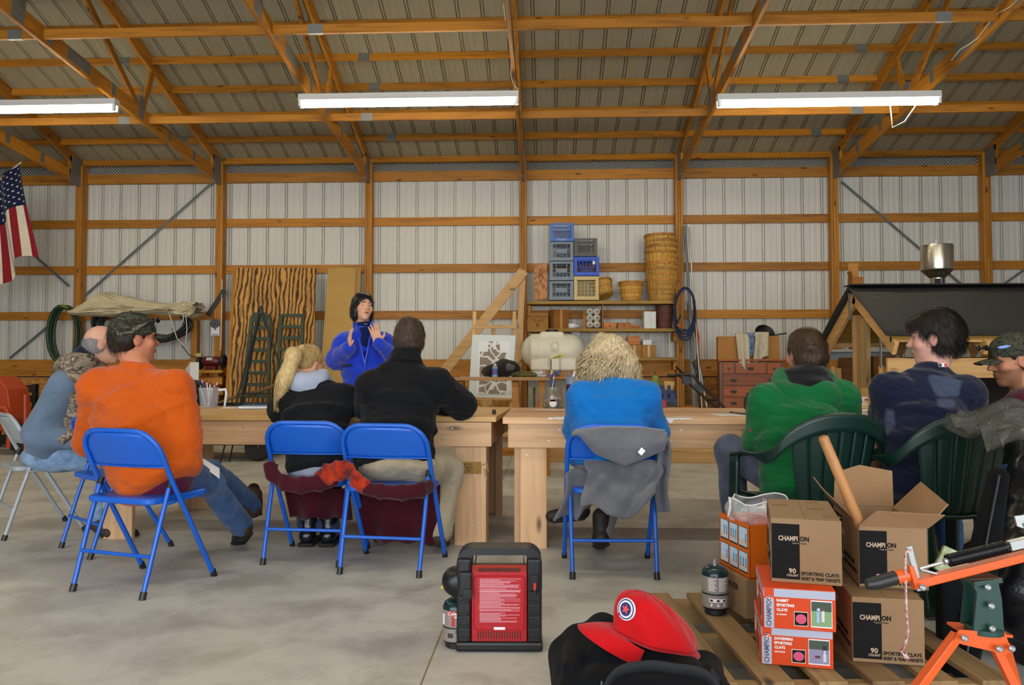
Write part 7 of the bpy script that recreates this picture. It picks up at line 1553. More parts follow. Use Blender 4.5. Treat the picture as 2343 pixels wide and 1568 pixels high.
def orange_box(lb, fl_xy, rz, z, title, count, hh, dark, pic):
    w, d, h = .214, .29, hh; t = root('carton', lb, 'box', (fl_xy[0], fl_xy[1], z), rz, 'orange clay target cartons'); MB().box((w/2, d/2, h/2), (w, d, h)).build('body', OR, t, bev=.002); f = -.0004
    face(t, 'lilac_band', .002, h*.78, w-.004, h*.2, f, LGR); face(t, 'lilac_band', .004, .002, w*.135, h-.004, f-.0003, LGR); face(t, 'orange_corner', .004, h*.74, w*.135, h*.25, f-.0008, OR)
    lettering('CHAMPION', .021, mat('print_grey', '#54505e', .6), t, (w*.115, f-.0016, .006), (PI/2, R(-90), 0), bold=.0005, sx=.86)
    for r0, r1, m_ in ((.0085, .0, WHT), (.0065, 0, OR), (.003, 0, WHT)): MB().lathe([(r0, 0), (r0, .0004+.0005*(3-r0*300))], 16, M=Matrix.Translation((w*.09, f-.001, h*.74)) @ Matrix.Rotation(PI/2, 4, 'X')).build('target_mark', m_, t)
    for i, s in enumerate(title): lettering(s, .0115, WHT, t, (w*.19, f-.0012, h*(.67-.115*i)), FR, bold=.0005, sx=.95)
    lettering(count, .006, WHT, t, (w*.19, f-.0012, h*.34), FR, bold=.0003)
    face(t, 'inset_panel', w*.43, h*.1, w*.19, h*.35, f, WHT); face(t, 'inset_panel', w*.437, h*.115, w*.177, h*.32, f-.0006, BINK); MB().lathe([(1, 0), (1, .001)], 20, sx=w*.075, sy=h*.12, M=Matrix.Translation((w*.525, f-.0012, h*.275)) @ Matrix.Rotation(PI/2, 4, 'X')).build('clay_disc', mat('pink_clay', '#d0496e', .5), t)
    face(t, 'photo_frame', w*.66, h*.09, w*.29, h*.66, f, WHT); fx, fz, fw, fh = w*.668, h*.12, w*.274, h*.6
    face(t, 'photo_sky', fx, fz, fw, fh, f-.0005, mat(pic[0], pic[1], .6)); face(t, 'photo_trees', fx, fz+fh*.62, fw, fh*.38, f-.0009, mat('photo_tree', '#3d4a3a', .6))
    for k, (x, z_, ww, h2, c_) in enumerate(pic[2]): face(t, 'photo_figure', fx+fw*x, fz+fh*z_, fw*ww, fh*h2, f-.0013, mat('photo_'+c_[1:], c_, .6))
    lettering('............................', .006, WHT, t, (w*.665, f-.0012, h*.05), FR, sx=.75)
    MB().box((-.0003, d*.5, h*.88), (.0006, d*.98, h*.2)).build('lilac_band', LGR, t); MB().box((-.0003, d*.25, h*.35), (.0008, d*.22, h*.6)).build('photo_frame', WHT, t); MB().box((-.0004, d*.25, h*.35), (.001, d*.19, h*.5)).build('photo_sky', mat('photo_dim', '#4a4848'), t)
    for i, s in enumerate(title): lettering(s, .016, WHT, t, (-.001, d*.85, h*(.6-.15*i)), (PI/2, 0, -PI/2), bold=.0005)
    return t
orange_box('orange carton for dove and mini clays on the pallet', atz(1741, 1519, ZP)[:2], R(-11), ZP, ('DOVE/MINI', 'SPORTING', 'CLAYS'), '108 COUNT', .118, 0, ('photo_mauve', '#8a86a2', ((.7, .1, .15, .5, '#c9c9d6'), (.68, .45, .2, .35, '#1e1c24'), (.3, .25, .25, .1, '#5a2a2a'))))
orange_box('orange carton for rabbit sporting clays under a brown carton', atz(1746, 1436, ZP+.118)[:2], R(-11), ZP+.118, ('RABBIT', 'SPORTING', 'CLAYS'), '54 COUNT', .125, 0, ('photo_lawn', '#7fa070', ((.25, .15, .14, .5, '#9db4d8'), (.5, .2, .14, .45, '#d5d2d8'), (.28, .6, .14, .14, '#bcd0ea'), (.5, .62, .12, .12, '#59453c'))))
# tall orange carton with a plastic liner on a brown one
fc = root('carton', 'brown carton lettered with black print under the tall orange box', 'box', (*atz(1707, 1418, ZP)[:2], ZP), R(13)); MB().box((.11, .13, .073), (.22, .26, .146)).build('body', BOXM, fc, bev=.003)
lettering('WHITE FLYER', .03, BINK, fc, (-.001, .24, .09), (PI/2, 0, -PI/2), bold=.0004); lettering('TARGETS', .022, mat('red_print', '#b3202c'), fc, (-.001, .24, .045), (PI/2, 0, -PI/2))
oc = root('carton', 'tall orange carton with cartoon panels and a clear plastic liner', 'box', (*atz(1716, 1327, ZP+.147)[:2], ZP+.147), R(13)); ORY = mat('carton_amber', '#d06205', .5)
for c_, s_ in (((.12, .002, .1), (.24, .004, .2)), ((.12, .248, .1), (.24, .004, .2)), ((.002, .125, .1), (.004, .25, .2)), ((.238, .125, .1), (.004, .25, .2)), ((.12, .125, .004), (.24, .25, .006))): MB().box(c_, s_).build('panel', ORY, oc)
SKY_, SKYB = mat('cartoon_sky', '#b6d3ea', .6), mat('cartoon_frame', '#1d1a18', .6); rg = random.Random(5)
for i in range(3):
    for j in range(2):
        y0, z0 = .25-.012-.078*i-.066, .012+.092*j; MB().box((-.0004, y0+.033, z0+.042), (.0008, .068, .078)).build('panel_frame', SKYB, oc); MB().box((-.0008, y0+.033, z0+.044), (.001, .064, .07)).build('panel_sky', SKY_, oc)
        MB().box((-.001, y0+.033, z0+.022), (.0012, .064, .024)).build('panel_ground', mat('cartoon_ground', '#c7c4c2'), oc)
        for k in range(1+(i+j) % 3): MB().box((-.0014, y0+.012+.02*k, z0+.042), (.001, .006, .034)).build('panel_figure', mat('cartoon_blue', '#3f6f8e'), oc)
lin_ = root('plastic_liner', 'clear drawstring plastic bag bulging from the orange carton', 'plastic bag', (*atz(1716, 1327, ZP+.147)[:2], ZP+.29), R(13))
CLEAR = mat('clear_film', '#e6ecef', .12, alpha=.28, spec=.8)
def lf(u, v):
    a = 2*PI*u; rr = (.116+.02*math.sin(v*PI))*(1+.05*math.sin(a*7+v*6)+.03*math.sin(a*13)); return V((.12+rr*1.05*math.cos(a)*(1-.12*v), .125+rr*1.05*math.sin(a)*(1-.12*v), .05+.08*v+.012*math.sin(a*3)*v))
MB().grid(lf, 60, 10).build('film', CLEAR, lin_, smooth=180); MB().tube([lf(i/30, 1.0) for i in range(30)], .003, 5, closed=True).build('drawstring', WHITEP, lin_, smooth=60)
MB().tube([lf(.5, 1.0), lf(.5, 1)+V((-.03, 0, .01)), lf(.52, .8)+V((-.02, 0, -.01)), lf(.5, .5)+V((-.01, 0, -.02)), lf(.47, .9)], .004, 6).build('drawstring_loop', WHITEP, lin_, smooth=60)
# clay discs inside the liner
for i in (0, 4, 6):
    o = root('clay_disc', 'orange clay target in the clear bag, '+{0: 'nearest the propane cylinder', 4: 'in its middle', 6: 'nearest the green hoodie'}[i], 'clay target', (0, 0, 0)); o['group'] = 'clay targets in the bag'
    q = Matrix.Rotation(R(13), 3, 'Z') @ V((.055+.06*(i % 3), .06+.065*(i//3), 0)); o.location = (oc.location.x+q.x, oc.location.y+q.y, ZP+.147+.175+.004*(i % 2)); MB().lathe([(.001, .016), (.022, .016), (.026, .01), (.029, 0), (.027, -.004), (.001, -.002)], 20).build('disc', mat('clay_orange', '#d85a1c', .6), o, smooth=35); MB().lathe([(.018, .0165), (.018, .0175), (.015, .0175)], 16).build('rim', mat('clay_orange_dark', '#b84612'), o)
# --- propane cylinders
def propane(lb, loc, rz, front):
    t = root('propane_cylinder', lb, 'gas cylinder', loc, rz); G = mat('propane_green', '#0c2a2a', .25); S = mat('propane_band', '#8b8079', .35)
    MB().lathe([(.036, 0), (.04, .004), (.04, .02), (.048, .024), (.05, .03)], 30).build('foot_ring', BLACKP, t, smooth=30); MB().lathe([(.05, .03), (.05, .078)], 30).build('label_band', S, t, smooth=40); MB().lathe([(.0505, .078), (.051, .081), (.0505, .084)], 30).build('seam_band', G, t, smooth=40); MB().lathe([(.05, .084), (.05, .145)], 30).build('label_band', S, t, smooth=40)
    MB().lathe([(.05, .145), (.0495, .152), (.043, .168), (.028, .178), (.014, .181)], 30).build('dome', G, t, smooth=40); MB().lathe([(.013, .18), (.013, .19), (.009, .192), (.009, .203), (.001, .204)], 16).build('valve', STEEL, t, smooth=35)
    def arcp(name, a0, a1, z0, z1, m_, r=.0505): MB().grid(lambda u, v: V((r*math.sin(R(a0+(a1-a0)*u)), -r*math.cos(R(a0+(a1-a0)*u)), z0+(z1-z0)*v)), 12, 1).build(name, m_, t, smooth=180)
    if front:
        for k in range(9):
            for s in (-1, 1): arcp('label_text', 4 if s > 0 else -42, 44-6*((k*7) % 3) if s > 0 else -6-5*((k*5) % 3), .138-.0055*k, .1405-.0055*k, WHT)
        arcp('label_panel', -38, 38, .052, .066, WHT)
        for a in (-28, 0, 28): arcp('label_icon', a-6, a+6, .055, .063, INK, .0508)
        for a in (-28, 0, 28): arcp('label_icon', a-4, a+4, .037, .047, WHT, .0508)
    else:
        arcp('label_patch', -30, 40, .128, .144, mat('logo_red', '#b81f2a', .5)); arcp('label_patch', -12, 2, .088, .125, mat('logo_red', '#b81f2a'), .0506); arcp('label_patch', 12, 45, .1, .118, WHT, .0508); arcp('label_patch', -70, -50, .09, .13, WHT); arcp('label_patch', 5, 40, .06, .074, mat('logo_green', '#1f6b3a', .5)); arcp('label_patch', -30, -5, .045, .062, mat('stove_print', '#3a2f2c'))
        lettering('Coleman', .017, WHT, t, (-.024, -.0525, .131), FR, bold=.0004); lettering('PROPANE', .011, WHT, t, (.0, -.0522, .119), FR, bold=.0003)
    return t
p = atz(1637, 1403, ZP); propane('green-topped propane cylinder standing on the pallet edge', (p.x, p.y, ZP), 0, True)
# --- portable heater
p = atz(1141, 1489); ht = root('portable_heater', 'black portable heater with a red back plate of printed instructions', 'heater', (p.x, p.y+.06, 0), R(2)); W, Hh, Dp = .322, .378, .15; HB = mat('heater_black', '#0a0b0d', .38, bmp=.05, bs=300); HR = mat('heater_red', '#aa0e1a', .32)
def col(sx):
    c = sx*(W/2-.029); q = MB(); q.box((c, 0, Hh*.49), (.056, Dp, Hh*.84)); return q.build('side_column', HB, ht, bev=.012)
col(-1); col(1)
out = rrect(W, .2, .055, 6, 0, Hh-.1); inn = rrect(W-.11, .2, .012, 6, 0, Hh-.125)
hd = MB(); hd.ring(out, inn, Dp*.72, Matrix.Translation((0, Dp*.36, 0)) @ Matrix.Rotation(PI/2, 4, 'X')); hd.build('handle_frame', HB, ht, bev=.004)
MB().box((0, 0, .02), (W+.005, Dp+.02, .036)).build('base', HB, ht, bev=.01); MB().box((0, .02, .16), (W-.1, Dp*.6, .27)).build('core', BLACKP, ht)
for sx in (-1, 1):
    for k in range(4): MB().box((sx*(W/2-.03), -Dp/2-.002, .07+.045*k), (.045, .006, .035)).build('rib', HB, ht, bev=.003)
MB().box((-.125, -Dp/2-.012, .255), (.05, .03, .09)).build('column_block', HB, ht, bev=.008); MB().box((-.125+.008, -Dp/2-.03, .222), (.034, .012, .036)).build('keyhole_plate', HB, ht, bev=.003); MB().lathe([(.005, 0), (.005, .001)], 10, M=Matrix.Translation((-.115, -Dp/2-.0365, .216)) @ Matrix.Rotation(PI/2, 4, 'X')).build('keyhole', INK, ht)
MB().box((.13, -Dp/2-.004, .255), (.034, .012, .06)).build('recess_plate', mat('recess_black', '#08080a', .6), ht, bev=.004); MB().tube([(.133, -Dp/2-.02, .235), (.133, -Dp/2-.02, .26)], .0055, 10).build('igniter_button', mat('button_red', '#c9302a', .4), ht, smooth=40); MB().tube([(.133, -Dp/2-.02, .218), (.133, -Dp/2-.02, .236)], .008, 10).build('button_socket', BLACKP, ht, smooth=40)
rp_ = MB().box((0, -Dp/2+.012, .165), (.208, .012, .262)).build('back_plate', HR, ht, bev=.003); yp = -Dp/2+.0055
bd_ = MB(); bd_.tube([V((x, yp, z+.178)) for x, z in rrect(.19, .2, .014, 4)], .003, 6, closed=True); bd_.build('pressed_bead', HR, ht, smooth=60)
gt = MB(); gt.prism([(0, 0), (.012, .0), (.03, .02), (.02, .024)], .205, Matrix.Translation((-.1025, yp+.0, .292)) @ Matrix(((0, 0, 1, 0), (1, 0, 0, 0), (0, 1, 0, 0), (0, 0, 0, 1)))); gt.build('vent_hood', mat('heater_red_glow', '#a33327', .3, .4), ht)  # vent hood in an even, partly metallic red, duller than the back plate
for k in range(17): MB().box((-.076+.0095*k, yp+.004, .3), (.0042, .012, .014), Euler((R(-30), 0, 0))).build('vent_slot', INK, ht)
for k in range(17): MB().box((-.079+.0099*k, yp-.0002, .06), (.0035, .001, .028)).build('vent_slot', INK, ht)
MB().box((.001, yp-.0008, .084), (.042, .001, .012)).build('serial_label', PAPER, ht)
tx = MB(); rg = random.Random(9)
for k in range(44):
    z = .268-.0037*k; x = -.073
    if k in (9, 30, 33): continue
    ln = rg.choice([.5, .75, .9, .98, 1.0, .95, .6]); end = x+.15*ln
    while x < end: wq = rg.uniform(.003, .010); tx.box((x+wq/2, yp-.0005, z), (wq, .0006, .0017)); x += wq+.0011
o = tx.build('printed_text', mat('heater_print', '#e3a9b4', .6), ht); o['kind'] = 'stuff'
for z0, z1 in ((.222, .236), (.164, .175), (.155, .16)):
    q = MB(); q.tube([(-.077, yp-.0004, z0), (.078, yp-.0004, z0), (.078, yp-.0004, z1), (-.077, yp-.0004, z1)], .0006, 4, closed=True); q.build('text_border', mat('heater_print', '#e3a9b4'), ht)
gd_ = MB()
for zz, dy in ((.345, .03), (.33, .05), (.345, -.01)): gd_.tube([(-.095, dy, .305), (-.09, dy, zz), (.09, dy, zz), (.095, dy, .305)], .0018, 6)
gd_.build('wire_guard', BLACKM, ht, smooth=50)
B = Blob(.005); B.ell((-W/2-.006, -.012, .245), (.054, .056, .056), k=.01); B.rbox((-W/2+.03, -.012, .23), (.04, .05, .06), .02, k=.02); B.mesh('regulator_dome', HB, ht); MB().box((-W/2-.056, -.014, .226), (.008, .03, .012), Euler((0, R(25), 0))).build('yellow_tab', mat('tab_yellow', '#e0d010', .5), ht, bev=.002)
propane('silver and green propane cylinder screwed into the heater', tuple(ht.matrix_basis @ V((-W/2-.006, -.012, 0))), 0, False)
# --- duffel bag and red cap
bgp = V((.225, 1.93, 0)); BAG = fabric('black_canvas', '#08090b', '#0d0e11', 700, bmp=.4, sheen=.02)
bg_ = root('duffel_bag', 'black duffel bag with silver zip cords under the red cap', 'bag', bgp); B = Blob(.007)
B.rbox((0, .03, .18), (.15, .17, .185), .05, k=.012); B.rbox((-.155, .02, .17), (.055, .15, .175), .045, k=.008); B.rbox((.165, .03, .16), (.055, .15, .165), .045, k=.008); B.rbox((.02, -.15, .13), (.125, .06, .13), .035, k=.006); B.rbox((.02, -.12, .305), (.11, .055, .04), .03, Euler((R(14), 0, 0)).to_matrix(), k=.006)
B.ell((-.03, .05, .355), (.12, .11, .05), k=.03); B.cap((-.17, -.06, .35), (-.14, .12, .355), .025, .03, .02); B.cap((-.1, -.02, .375), (-.08, .14, .38), .025, .025, .03)
B.cut((0, 0, .0), (0, 0, -1)); B.wrinkle(.007, 20, 7, 5, (1, 1, .6)); B.wrinkle(.003, 34, 5, 8, (1, .6, 1.3)); B.mesh('bag_body', BAG, bg_)
ST = mat('webbing', '#131418', .8, bmp=.5, bs=400)
def strapgrid(pts, wd, nm='strap', m_=ST, up=V((0, 0, 1))):
    pts = [V(p) for p in pts]; n = len(pts)
    def fn(u, v):
        a = u*(n-1); k = min(int(a), n-2); f_ = a-k; p0, p1, p2, p3 = pts[max(k-1, 0)], pts[k], pts[k+1], pts[min(k+2, n-1)]
        p = .5*((2*p1)+(p2-p0)*f_+(2*p0-5*p1+4*p2-p3)*f_**2+(3*p1-p0-3*p2+p3)*f_**3); return p+(v-.5)*wd*up
    MB().grid(fn, 8*(n-1), 2).build(nm, m_, bg_, smooth=180, solid=.004)
strapgrid([(-.1, -.2, .25), (-.105, -.195, .33), (-.07, -.16, .375), (-.0, -.14, .385), (.06, -.14, .38), (.13, -.15, .37), (.165, -.18, .32), (.16, -.2, .25)], .028, 'carry_handle', up=V((0, -.35, .9)))
strapgrid([(.16, -.06, .35), (.2, -.1, .28), (.225, -.13, .16), (.23, -.12, .02)], .035, 'shoulder_strap', up=V((.3, .9, 0)))
ZC = mat('zip_cord', '#9a9da3', .4, .3); MB().tube([(-.085, -.205, .245), (-.06, -.222, .215), (-.01, -.228, .19), (.05, -.23, .18), (.1, -.228, .19), (.13, -.212, .24)], .0035, 6).build('zip_cord', ZC, bg_, smooth=60)
for q in ((-.085, -.205, .245), (.13, -.212, .24)): MB().lathe([(.001, -.008), (.008, 0), (.001, .008)], 10, c=q).build('cord_toggle', ZC, bg_, smooth=60)
for x in (.02, .075): MB().tube([V((x+.01*math.cos(t), -.226, .192+.012*math.sin(t))) for t in [2*PI*i/10 for i in range(10)]], .0022, 6, closed=True).build('brass_ring', mat('brass', '#b59a4a', .3, .9), bg_)
MB().box((-.025, -.188, .33), (.036, .003, .016), Euler((R(-25), 0, 0))).build('white_tag', PAPER, bg_)
for q in ([(-.1, -.13, .345), (-.105, -.15, .28), (-.1, -.165, .15), (-.1, -.17, .03)], [(.14, -.1, .33), (.16, -.13, .25), (.165, -.135, .1)]): MB().tube(q, .003, 5).build('piping', mat('piping_grey', '#3a3c42', .5), bg_, smooth=60)
MB().tube([(-.09, -.182, .288), (.0, -.188, .282), (.12, -.182, .288)], .004, 5).build('zip', BLACKP, bg_, smooth=60)
# ball cap: crown lofted from an oval band up to the button, bill in front (towards -x)
cpr = root('ball_cap', 'bright red ball cap with a round patch lying on the duffel', 'cap', bgp+V((.035, .02, .392)), rot=(R(4), R(14), R(8))); REDC = fabric('red_twill', '#b40b12', '#aa0a10', 600, bmp=.2); REDC2 = fabric('red_lining', '#8e0a10')
def crown(u, v):
    a = 2*PI*u; fr_ = .5-.5*math.cos(a)                       # 1 at the front (-x)
    k = math.cos(v*PI/2)**.75; hgt = (.104 if True else 0)*math.sin(v*PI/2)**.9
    x = .006+.106*math.cos(a)*(1 if True else 0); y = .078*math.sin(a)
    dent = -.016*math.exp(-((a-4.3)/.35)**2-((v-.5)/.2)**2)+.006*math.exp(-((a-4.9)/.25)**2-((v-.45)/.2)**2)+.003*math.sin(a*6+v*5)
    sh_ = -.055*math.sin(v*PI/2)**1.4                        # peak leans to the front
    rk = 1+dent/.08
    return V((x*k*rk+sh_*(1 if True else 0)+.012*v, y*k*rk, hgt*(.62+.38*fr_*(1-v)+.38*v)))
MB().grid(crown, 64, 18).build('crown', REDC, cpr, smooth=180, solid=.004)
def bill(u, v):
    a = R(180-66+132*u); e = .088*max(math.cos(R(-66+132*u)*1.34), 0)**.7*v; x = .006+.106*math.cos(a)-e; y = .08*math.sin(a)*(1+.06*v); return V((x, y, .004-.034*(y/.08)**2*(.4+.6*v)-.018*v+.006*math.sin(v*3)))
MB().grid(bill, 26, 10).build('bill', REDC, cpr, smooth=180, solid=.005)
MB().tube([crown(i/40, .02)+V((0, 0, .003)) for i in range(40)], .0035, 6, closed=True).build('sweatband', REDC2, cpr, smooth=60); MB().tube([(.075, -.055, .0), (.108, -.03, -.008), (.112, 0, -.01), (.108, .03, -.008), (.075, .055, 0)], .009, 6).build('back_strap', REDC, cpr, smooth=60)
for k in range(6): MB().tube([crown(k/6+.03, .02+.96*i/10)+V((0, 0, .0018)) for i in range(11)], .0014, 5).build('seam', REDC2, cpr, smooth=60)
pc = crown(.585, .42); e1 = (crown(.6, .42)-crown(.57, .42)).normalized(); e2 = (crown(.585, .5)-crown(.585, .34)).normalized(); pn_ = e1.cross(e2).normalized(); pn_ = pn_ if pn_.dot(V((-1, -.4, .5))) > 0 else -pn_
Mq = Matrix.Translation(pc+pn_*.001) @ pn_.to_track_quat('Z', 'Y').to_matrix().to_4x4()
for r0, z0, m_ in ((.026, .0018, mat('patch_white', '#d7dbe2', .7)), (.0235, .0026, mat('patch_navy', '#24295e', .7)), (.0205, .0034, mat('patch_white', '#d7dbe2')), (.016, .0042, mat('patch_navy', '#24295e'))): MB().lathe([(r0, -.0025), (r0, z0*.7)], 24, M=Mq).build('patch', m_, cpr)
MB().prism([(.012*math.cos(PI/2+2*PI*k/10)*(1 if k % 2 == 0 else .45), .012*math.sin(PI/2+2*PI*k/10)*(1 if k % 2 == 0 else .45)) for k in range(10)], .0036, Mq).build('patch_star', mat('patch_red', '#d94a4a', .7), cpr)
# --- clay thrower on an orange tripod
Yt_ = 1.9; TR = lambda x, y, dy=0: at(x, y, Yt_+dy); ox_ = V((TR(2245, 1440).x, Yt_, 0)); th = root('clay_thrower', 'orange clay target thrower on a tripod with a black spring', 'thrower', ox_); T_ = lambda x, y, dy=0: TR(x, y, dy)-ox_
TO = mat('thrower_orange', '#d3520e', .38); TG = mat('thrower_green', '#12382f', .4); TS = mat('zinc_plate', '#a8acab', .3, .8)
MB().beam(T_(2085, 1338), T_(2400, 1258), .03, .02).build('arm', TO, th, bev=.003); MB().beam(T_(2085, 1338, .04), T_(2400, 1258, .04), .03, .018).build('arm', TO, th, bev=.003)
MB().tube([T_(1982, 1338), T_(2000, 1336), T_(2050, 1322)], [.012, .0155, .0165], 14).build('grip', BLACKP, th, smooth=50); MB().tube([T_(2050, 1322), T_(2078, 1316)], .016, 14).build('grip_sleeve', TO, th, smooth=40)
flat('lever_plate', [T_(2086, 1342), T_(2096, 1332), T_(2082, 1292), T_(2071, 1292)], TO, th, .02, .01)
MB().beam(T_(2080, 1250), T_(2106, 1353), .016, .005, (0, 1, 0)).build('link_plate', TS, th, bev=.003); MB().tube([T_(2104, 1302), T_(2155, 1288)], .004, 8).build('link_rod', TS, th); MB().tube([T_(2106, 1304), T_(2150, 1316)], .004, 8).build('link_rod', TS, th)
a, b_ = T_(2168, 1284), T_(2300, 1252); d_ = (b_-a); n1 = V((0, 1, 0)); n2 = d_.normalized().cross(n1).normalized(); pts = []
N_ = 34
for i in range(N_*10+1):
    t = i/(N_*10); ang_ = 2*PI*N_*t; pts.append(a+d_*t+(n1*math.cos(ang_)+n2*math.sin(ang_))*.0135)
MB().tube(pts, .0022, 5).build('spring', mat('spring_black', '#17181a', .3, .5), th, smooth=60); MB().tube([a, b_], .009, 10).build('spring_core', BLACKP, th); MB().tube([a-d_*.06, a+d_*.02], .008, 8).build('spring_hook', TS, th); MB().tube([b_, b_+d_*.1], .007, 8).build('spring_hook', BLACKM, th)
MB().beam(b_+d_*.06, b_+d_*.6, .02, .022).build('end_bracket', TS, th, bev=.002); flat('side_bracket', [T_(2328, 1205), T_(2350, 1212), T_(2350, 1178), T_(2322, 1182)], TS, th, 0, .006)
MB().tube([b_+d_*.5, T_(2350, 1195)], .012, 8).build('bracket_pin', TS, th)
for dx in (-.012, .04): flat('pivot_cheek', [T_(2217, 1438), T_(2286, 1440), T_(2281, 1365), T_(2272, 1322), T_(2213, 1328), T_(2225, 1352)], TG, th, dx-.02, .008)
MB().beam(T_(2212, 1328, .005), T_(2274, 1320, .005), .07, .01).build('pivot_top', TG, th); MB().lathe([(.042, 0), (.042, .012), (.036, .016)], 30, c=T_(2252, 1446, .01)).build('toothed_disc', TG, th, smooth=30)
for x, y in ((2250, 1377), (2242, 1335), (2252, 1428), (2190, 1450), (2268, 1474), (2296, 1473), (2096, 1336)): MB().lathe([(.0075, 0), (.0075, .006), (.004, .009), (.001, .009)], 12, M=Matrix.Translation(T_(x, y)+V((0, -.03, 0))) @ Matrix.Rotation(PI/2, 4, 'X')).build('bolt', BOLT, th, smooth=40)
flat('tripod_plate', [T_(2172, 1462), T_(2186, 1436), T_(2290, 1442), T_(2302, 1480), T_(2292, 1492), T_(2196, 1470)], TO, th, .018, .006); MB().beam(T_(2186, 1438, .03), T_(2295, 1444, .03), .08, .006).build('tripod_top', TO, th)
for a_, f_ in ((T_(2190, 1452), V((-.45, -.1, .0))), (T_(2275, 1478), V((.12, -.25, 0))), (T_(2296, 1470, .04), V((.3, .3, 0)))):
    f_ = V((f_.x, f_.y, 0)); MB().beam(a_, f_, .02, .024, (0, 1, .2)).build('leg', TO, th, bev=.002)
RW = mat('rope_pink_white', '#cbb4ae', .8, col2='#8e3a44', ns=90); pts = [T_(2078, 1255), T_(2066, 1262), T_(2066, 1310), T_(2068, 1400), T_(2072, 1440), T_(2066, 1470), T_(2056, 1488), T_(2068, 1500)]
rl = root('pull_cord', 'pink and white twisted cord hanging from the orange thrower', 'cord', TR(2078, 1255)); MB().tube([p+ox_-rl.location+V((0, -.012, 0)) for p in pts], .0035, 6).build('cord', RW, rl, smooth=60); MB().lathe([(.001, -.009), (.008, 0), (.001, .009)], 10, c=pts[-1]+ox_-rl.location+V((0, -.012, 0))).build('knot', RW, rl, smooth=60)
# --- heap of black bags by the navy shirt
BKN = mat('black_plastic_sheet', '#0c0d10', .28, bmp=.35, bs=14, bd=.02)
hb = root('black_sack', 'tall heap of glossy black sacking beside the thrower', 'sack', (1.92, 2.98, 0)); B = Blob(.016); B.ell((.1, 0, .35), (.32, .3, .38), k=.05); B.ell((.1, .05, .66), (.24, .24, .24), k=.1); B.ell((-.05, -.05, .25), (.3, .25, .26), k=.05); B.cut((0, 0, .0), (0, 0, -1)); B.wrinkle(.018, 13, 7, 6, ridge=True); B.mesh('sack_body', BKN, hb); MB().tube([(.0, -.25, .8), (-.12, -.28, .55), (-.2, -.3, .25), (-.22, -.3, .02)], .012, 8).build('draw_cord', BLACKP, hb, smooth=60)
gcz = root('rod_case', 'long padded black case leaning against the black sacking', 'case', (1.45, 2.9, 0)); A = at(2285, 1085, 2.85)-gcz.location; Bq = V((-.05, -.18, .05)); MB().tube([A+V((0, 0, .02)), A, A.lerp(Bq, .5), Bq], [.02, .035, .05, .045], 24).build('case_body', BAG, gcz, smooth=180); MB().tube([A+V((-.02, -.04, 0)), A.lerp(Bq, .5)+V((-.03, -.05, 0)), Bq+V((-.02, -.05, 0.02))], .005, 6).build('zip', BLACKP, gcz, smooth=60)
pf = root('plastic_wrap', 'crumpled grey translucent plastic wrap draped on the black heap', 'plastic sheet', (1.95, 2.98, .835)); 
def pw(u, v):
    x = -.38+.8*u; y = -.22+.42*v; z = .045-.16*(abs(u-.35)**1.6)+.05*math.sin(u*19+v*7)*math.cos(v*11)+.03*math.sin(u*37+v*23)-.1*max(0, .35-v)*2; return V((x, y, z))
MB().grid(pw, 60, 40).build('film', mat('grey_film', '#4c4c46', .15, alpha=.62, bmp=.6, bs=30, bd=.02), pf, smooth=180)
def pw2(u, v): return V((-.08+.3*u, -.3-.03*math.sin(u*14+v*9), -.05-.22*v+.02*math.sin(u*25)))
MB().grid(pw2, 30, 20).build('film_fold', mat('blue_glossy_film', '#4a5e9a', .15, alpha=.8, bmp=.6, bs=25, bd=.02), pf, smooth=180)
gb = root('seed_bag', 'small green printed packet half hidden behind the open carton', 'packet', (1.40, 2.78, 0.0)); MB().box((0, 0, .17), (.1, .06, .34)).build('dark_pouch', BAG, gb, bev=.015); MB().box((0, 0, .385), (.1, .02, .09), Euler((0, R(25), 0))).build('packet', mat('packet_green', '#6f8a34', .5, col2='#b9b9a0', ns=30), gb, bev=.006)
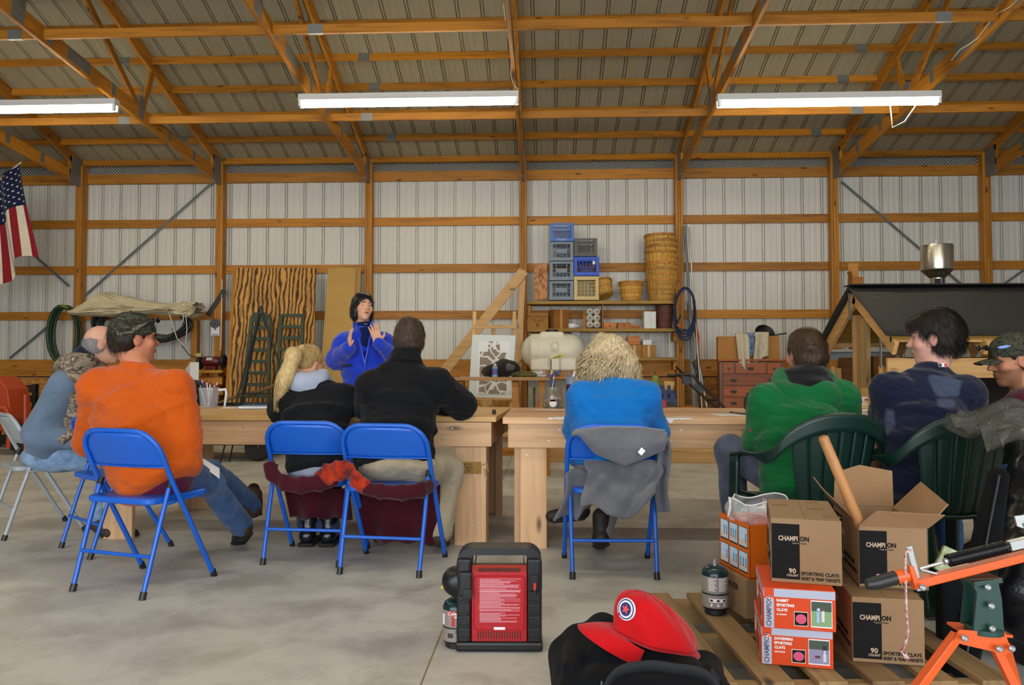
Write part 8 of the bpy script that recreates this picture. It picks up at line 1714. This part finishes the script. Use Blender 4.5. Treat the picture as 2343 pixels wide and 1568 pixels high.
# ================================================================ small pieces go under the part they sit on
SUBS = {'person': {'hair_strands': 'hair', 'ponytail_strands': 'ponytail', 'hair_tie': 'ponytail', 'curls': 'hair', 'loose_curls': 'hair', 'cap_button': 'cap', 'bill': 'cap', 'sunglass_lenses': 'sunglasses', 'blue_temple': 'sunglasses',
                   'zip_edge': 'fleece_jacket', 'fleece_collar': 'fleece_jacket', 'zip_pull': 'zip_vest', 'pocket_zip': 'fleece_jacket', 'hood': 'hoodie', 'hood_lining': 'hoodie', 'sleeve_patch': 'hoodie', 'lettering': 'hoodie', 'collar_logo': 'shirt', 'logo_blue': 'shirt', 'logo_red': 'shirt', 'camo_cuff': 'sweatshirt'},
        'ball_cap': {'seam': 'crown', 'sweatband': 'crown', 'patch_star': 'patch'},
        'carton': {k: 'body' for k in ('lettering', 'printed_block', 'top_seam', 'top_print', 'seal_mark', 'lilac_band', 'orange_corner', 'target_mark', 'inset_panel', 'clay_disc', 'photo_frame', 'photo_sky', 'photo_trees', 'photo_figure')},
        'portable_heater': {k: 'back_plate' for k in ('vent_slot', 'printed_text', 'text_border', 'serial_label', 'pressed_bead')},
        'propane_cylinder': {k: 'label_band' for k in ('label_text', 'label_panel', 'label_icon', 'label_patch', 'lettering')},
        'steel_hopper': {'air_slot': 'funnel', 'label_plate': 'neck', 'gauge_strip': 'neck', 'top_pin': 'drum'}, 'water_tank': {'warning_sticker': 'tank_body', 'lettering': 'tank_body', 'valve_tag': 'tank_body'},
        'cardboard_box': {'lettering': 'body', 'tape': 'body', 'top_seam': 'body', 'printed_mark': 'body'}, 'duffel_bag': {k: 'bag_body' for k in ('white_tag', 'piping', 'zip', 'brass_ring')}, 'work_table': {}}
stem_ = lambda n: n.split('.')[0]
KIDS = {}
for ob_j in COL.objects:
    if ob_j.parent: KIDS.setdefault(ob_j.parent.name, []).append(ob_j)
for ob_j in list(COL.objects):
    if ob_j.parent is None and stem_(ob_j.name) in SUBS:
        ch_n = KIDS.get(ob_j.name, []); first = {}
        for k_ in ch_n: first.setdefault(stem_(k_.name), k_)
        for k_ in ch_n:
            tgt = SUBS[stem_(ob_j.name)].get(stem_(k_.name))
            if tgt and tgt in first: k_.parent = first[tgt]
print('SCENE BUILT', round(time.time()-T0, 1), 's')
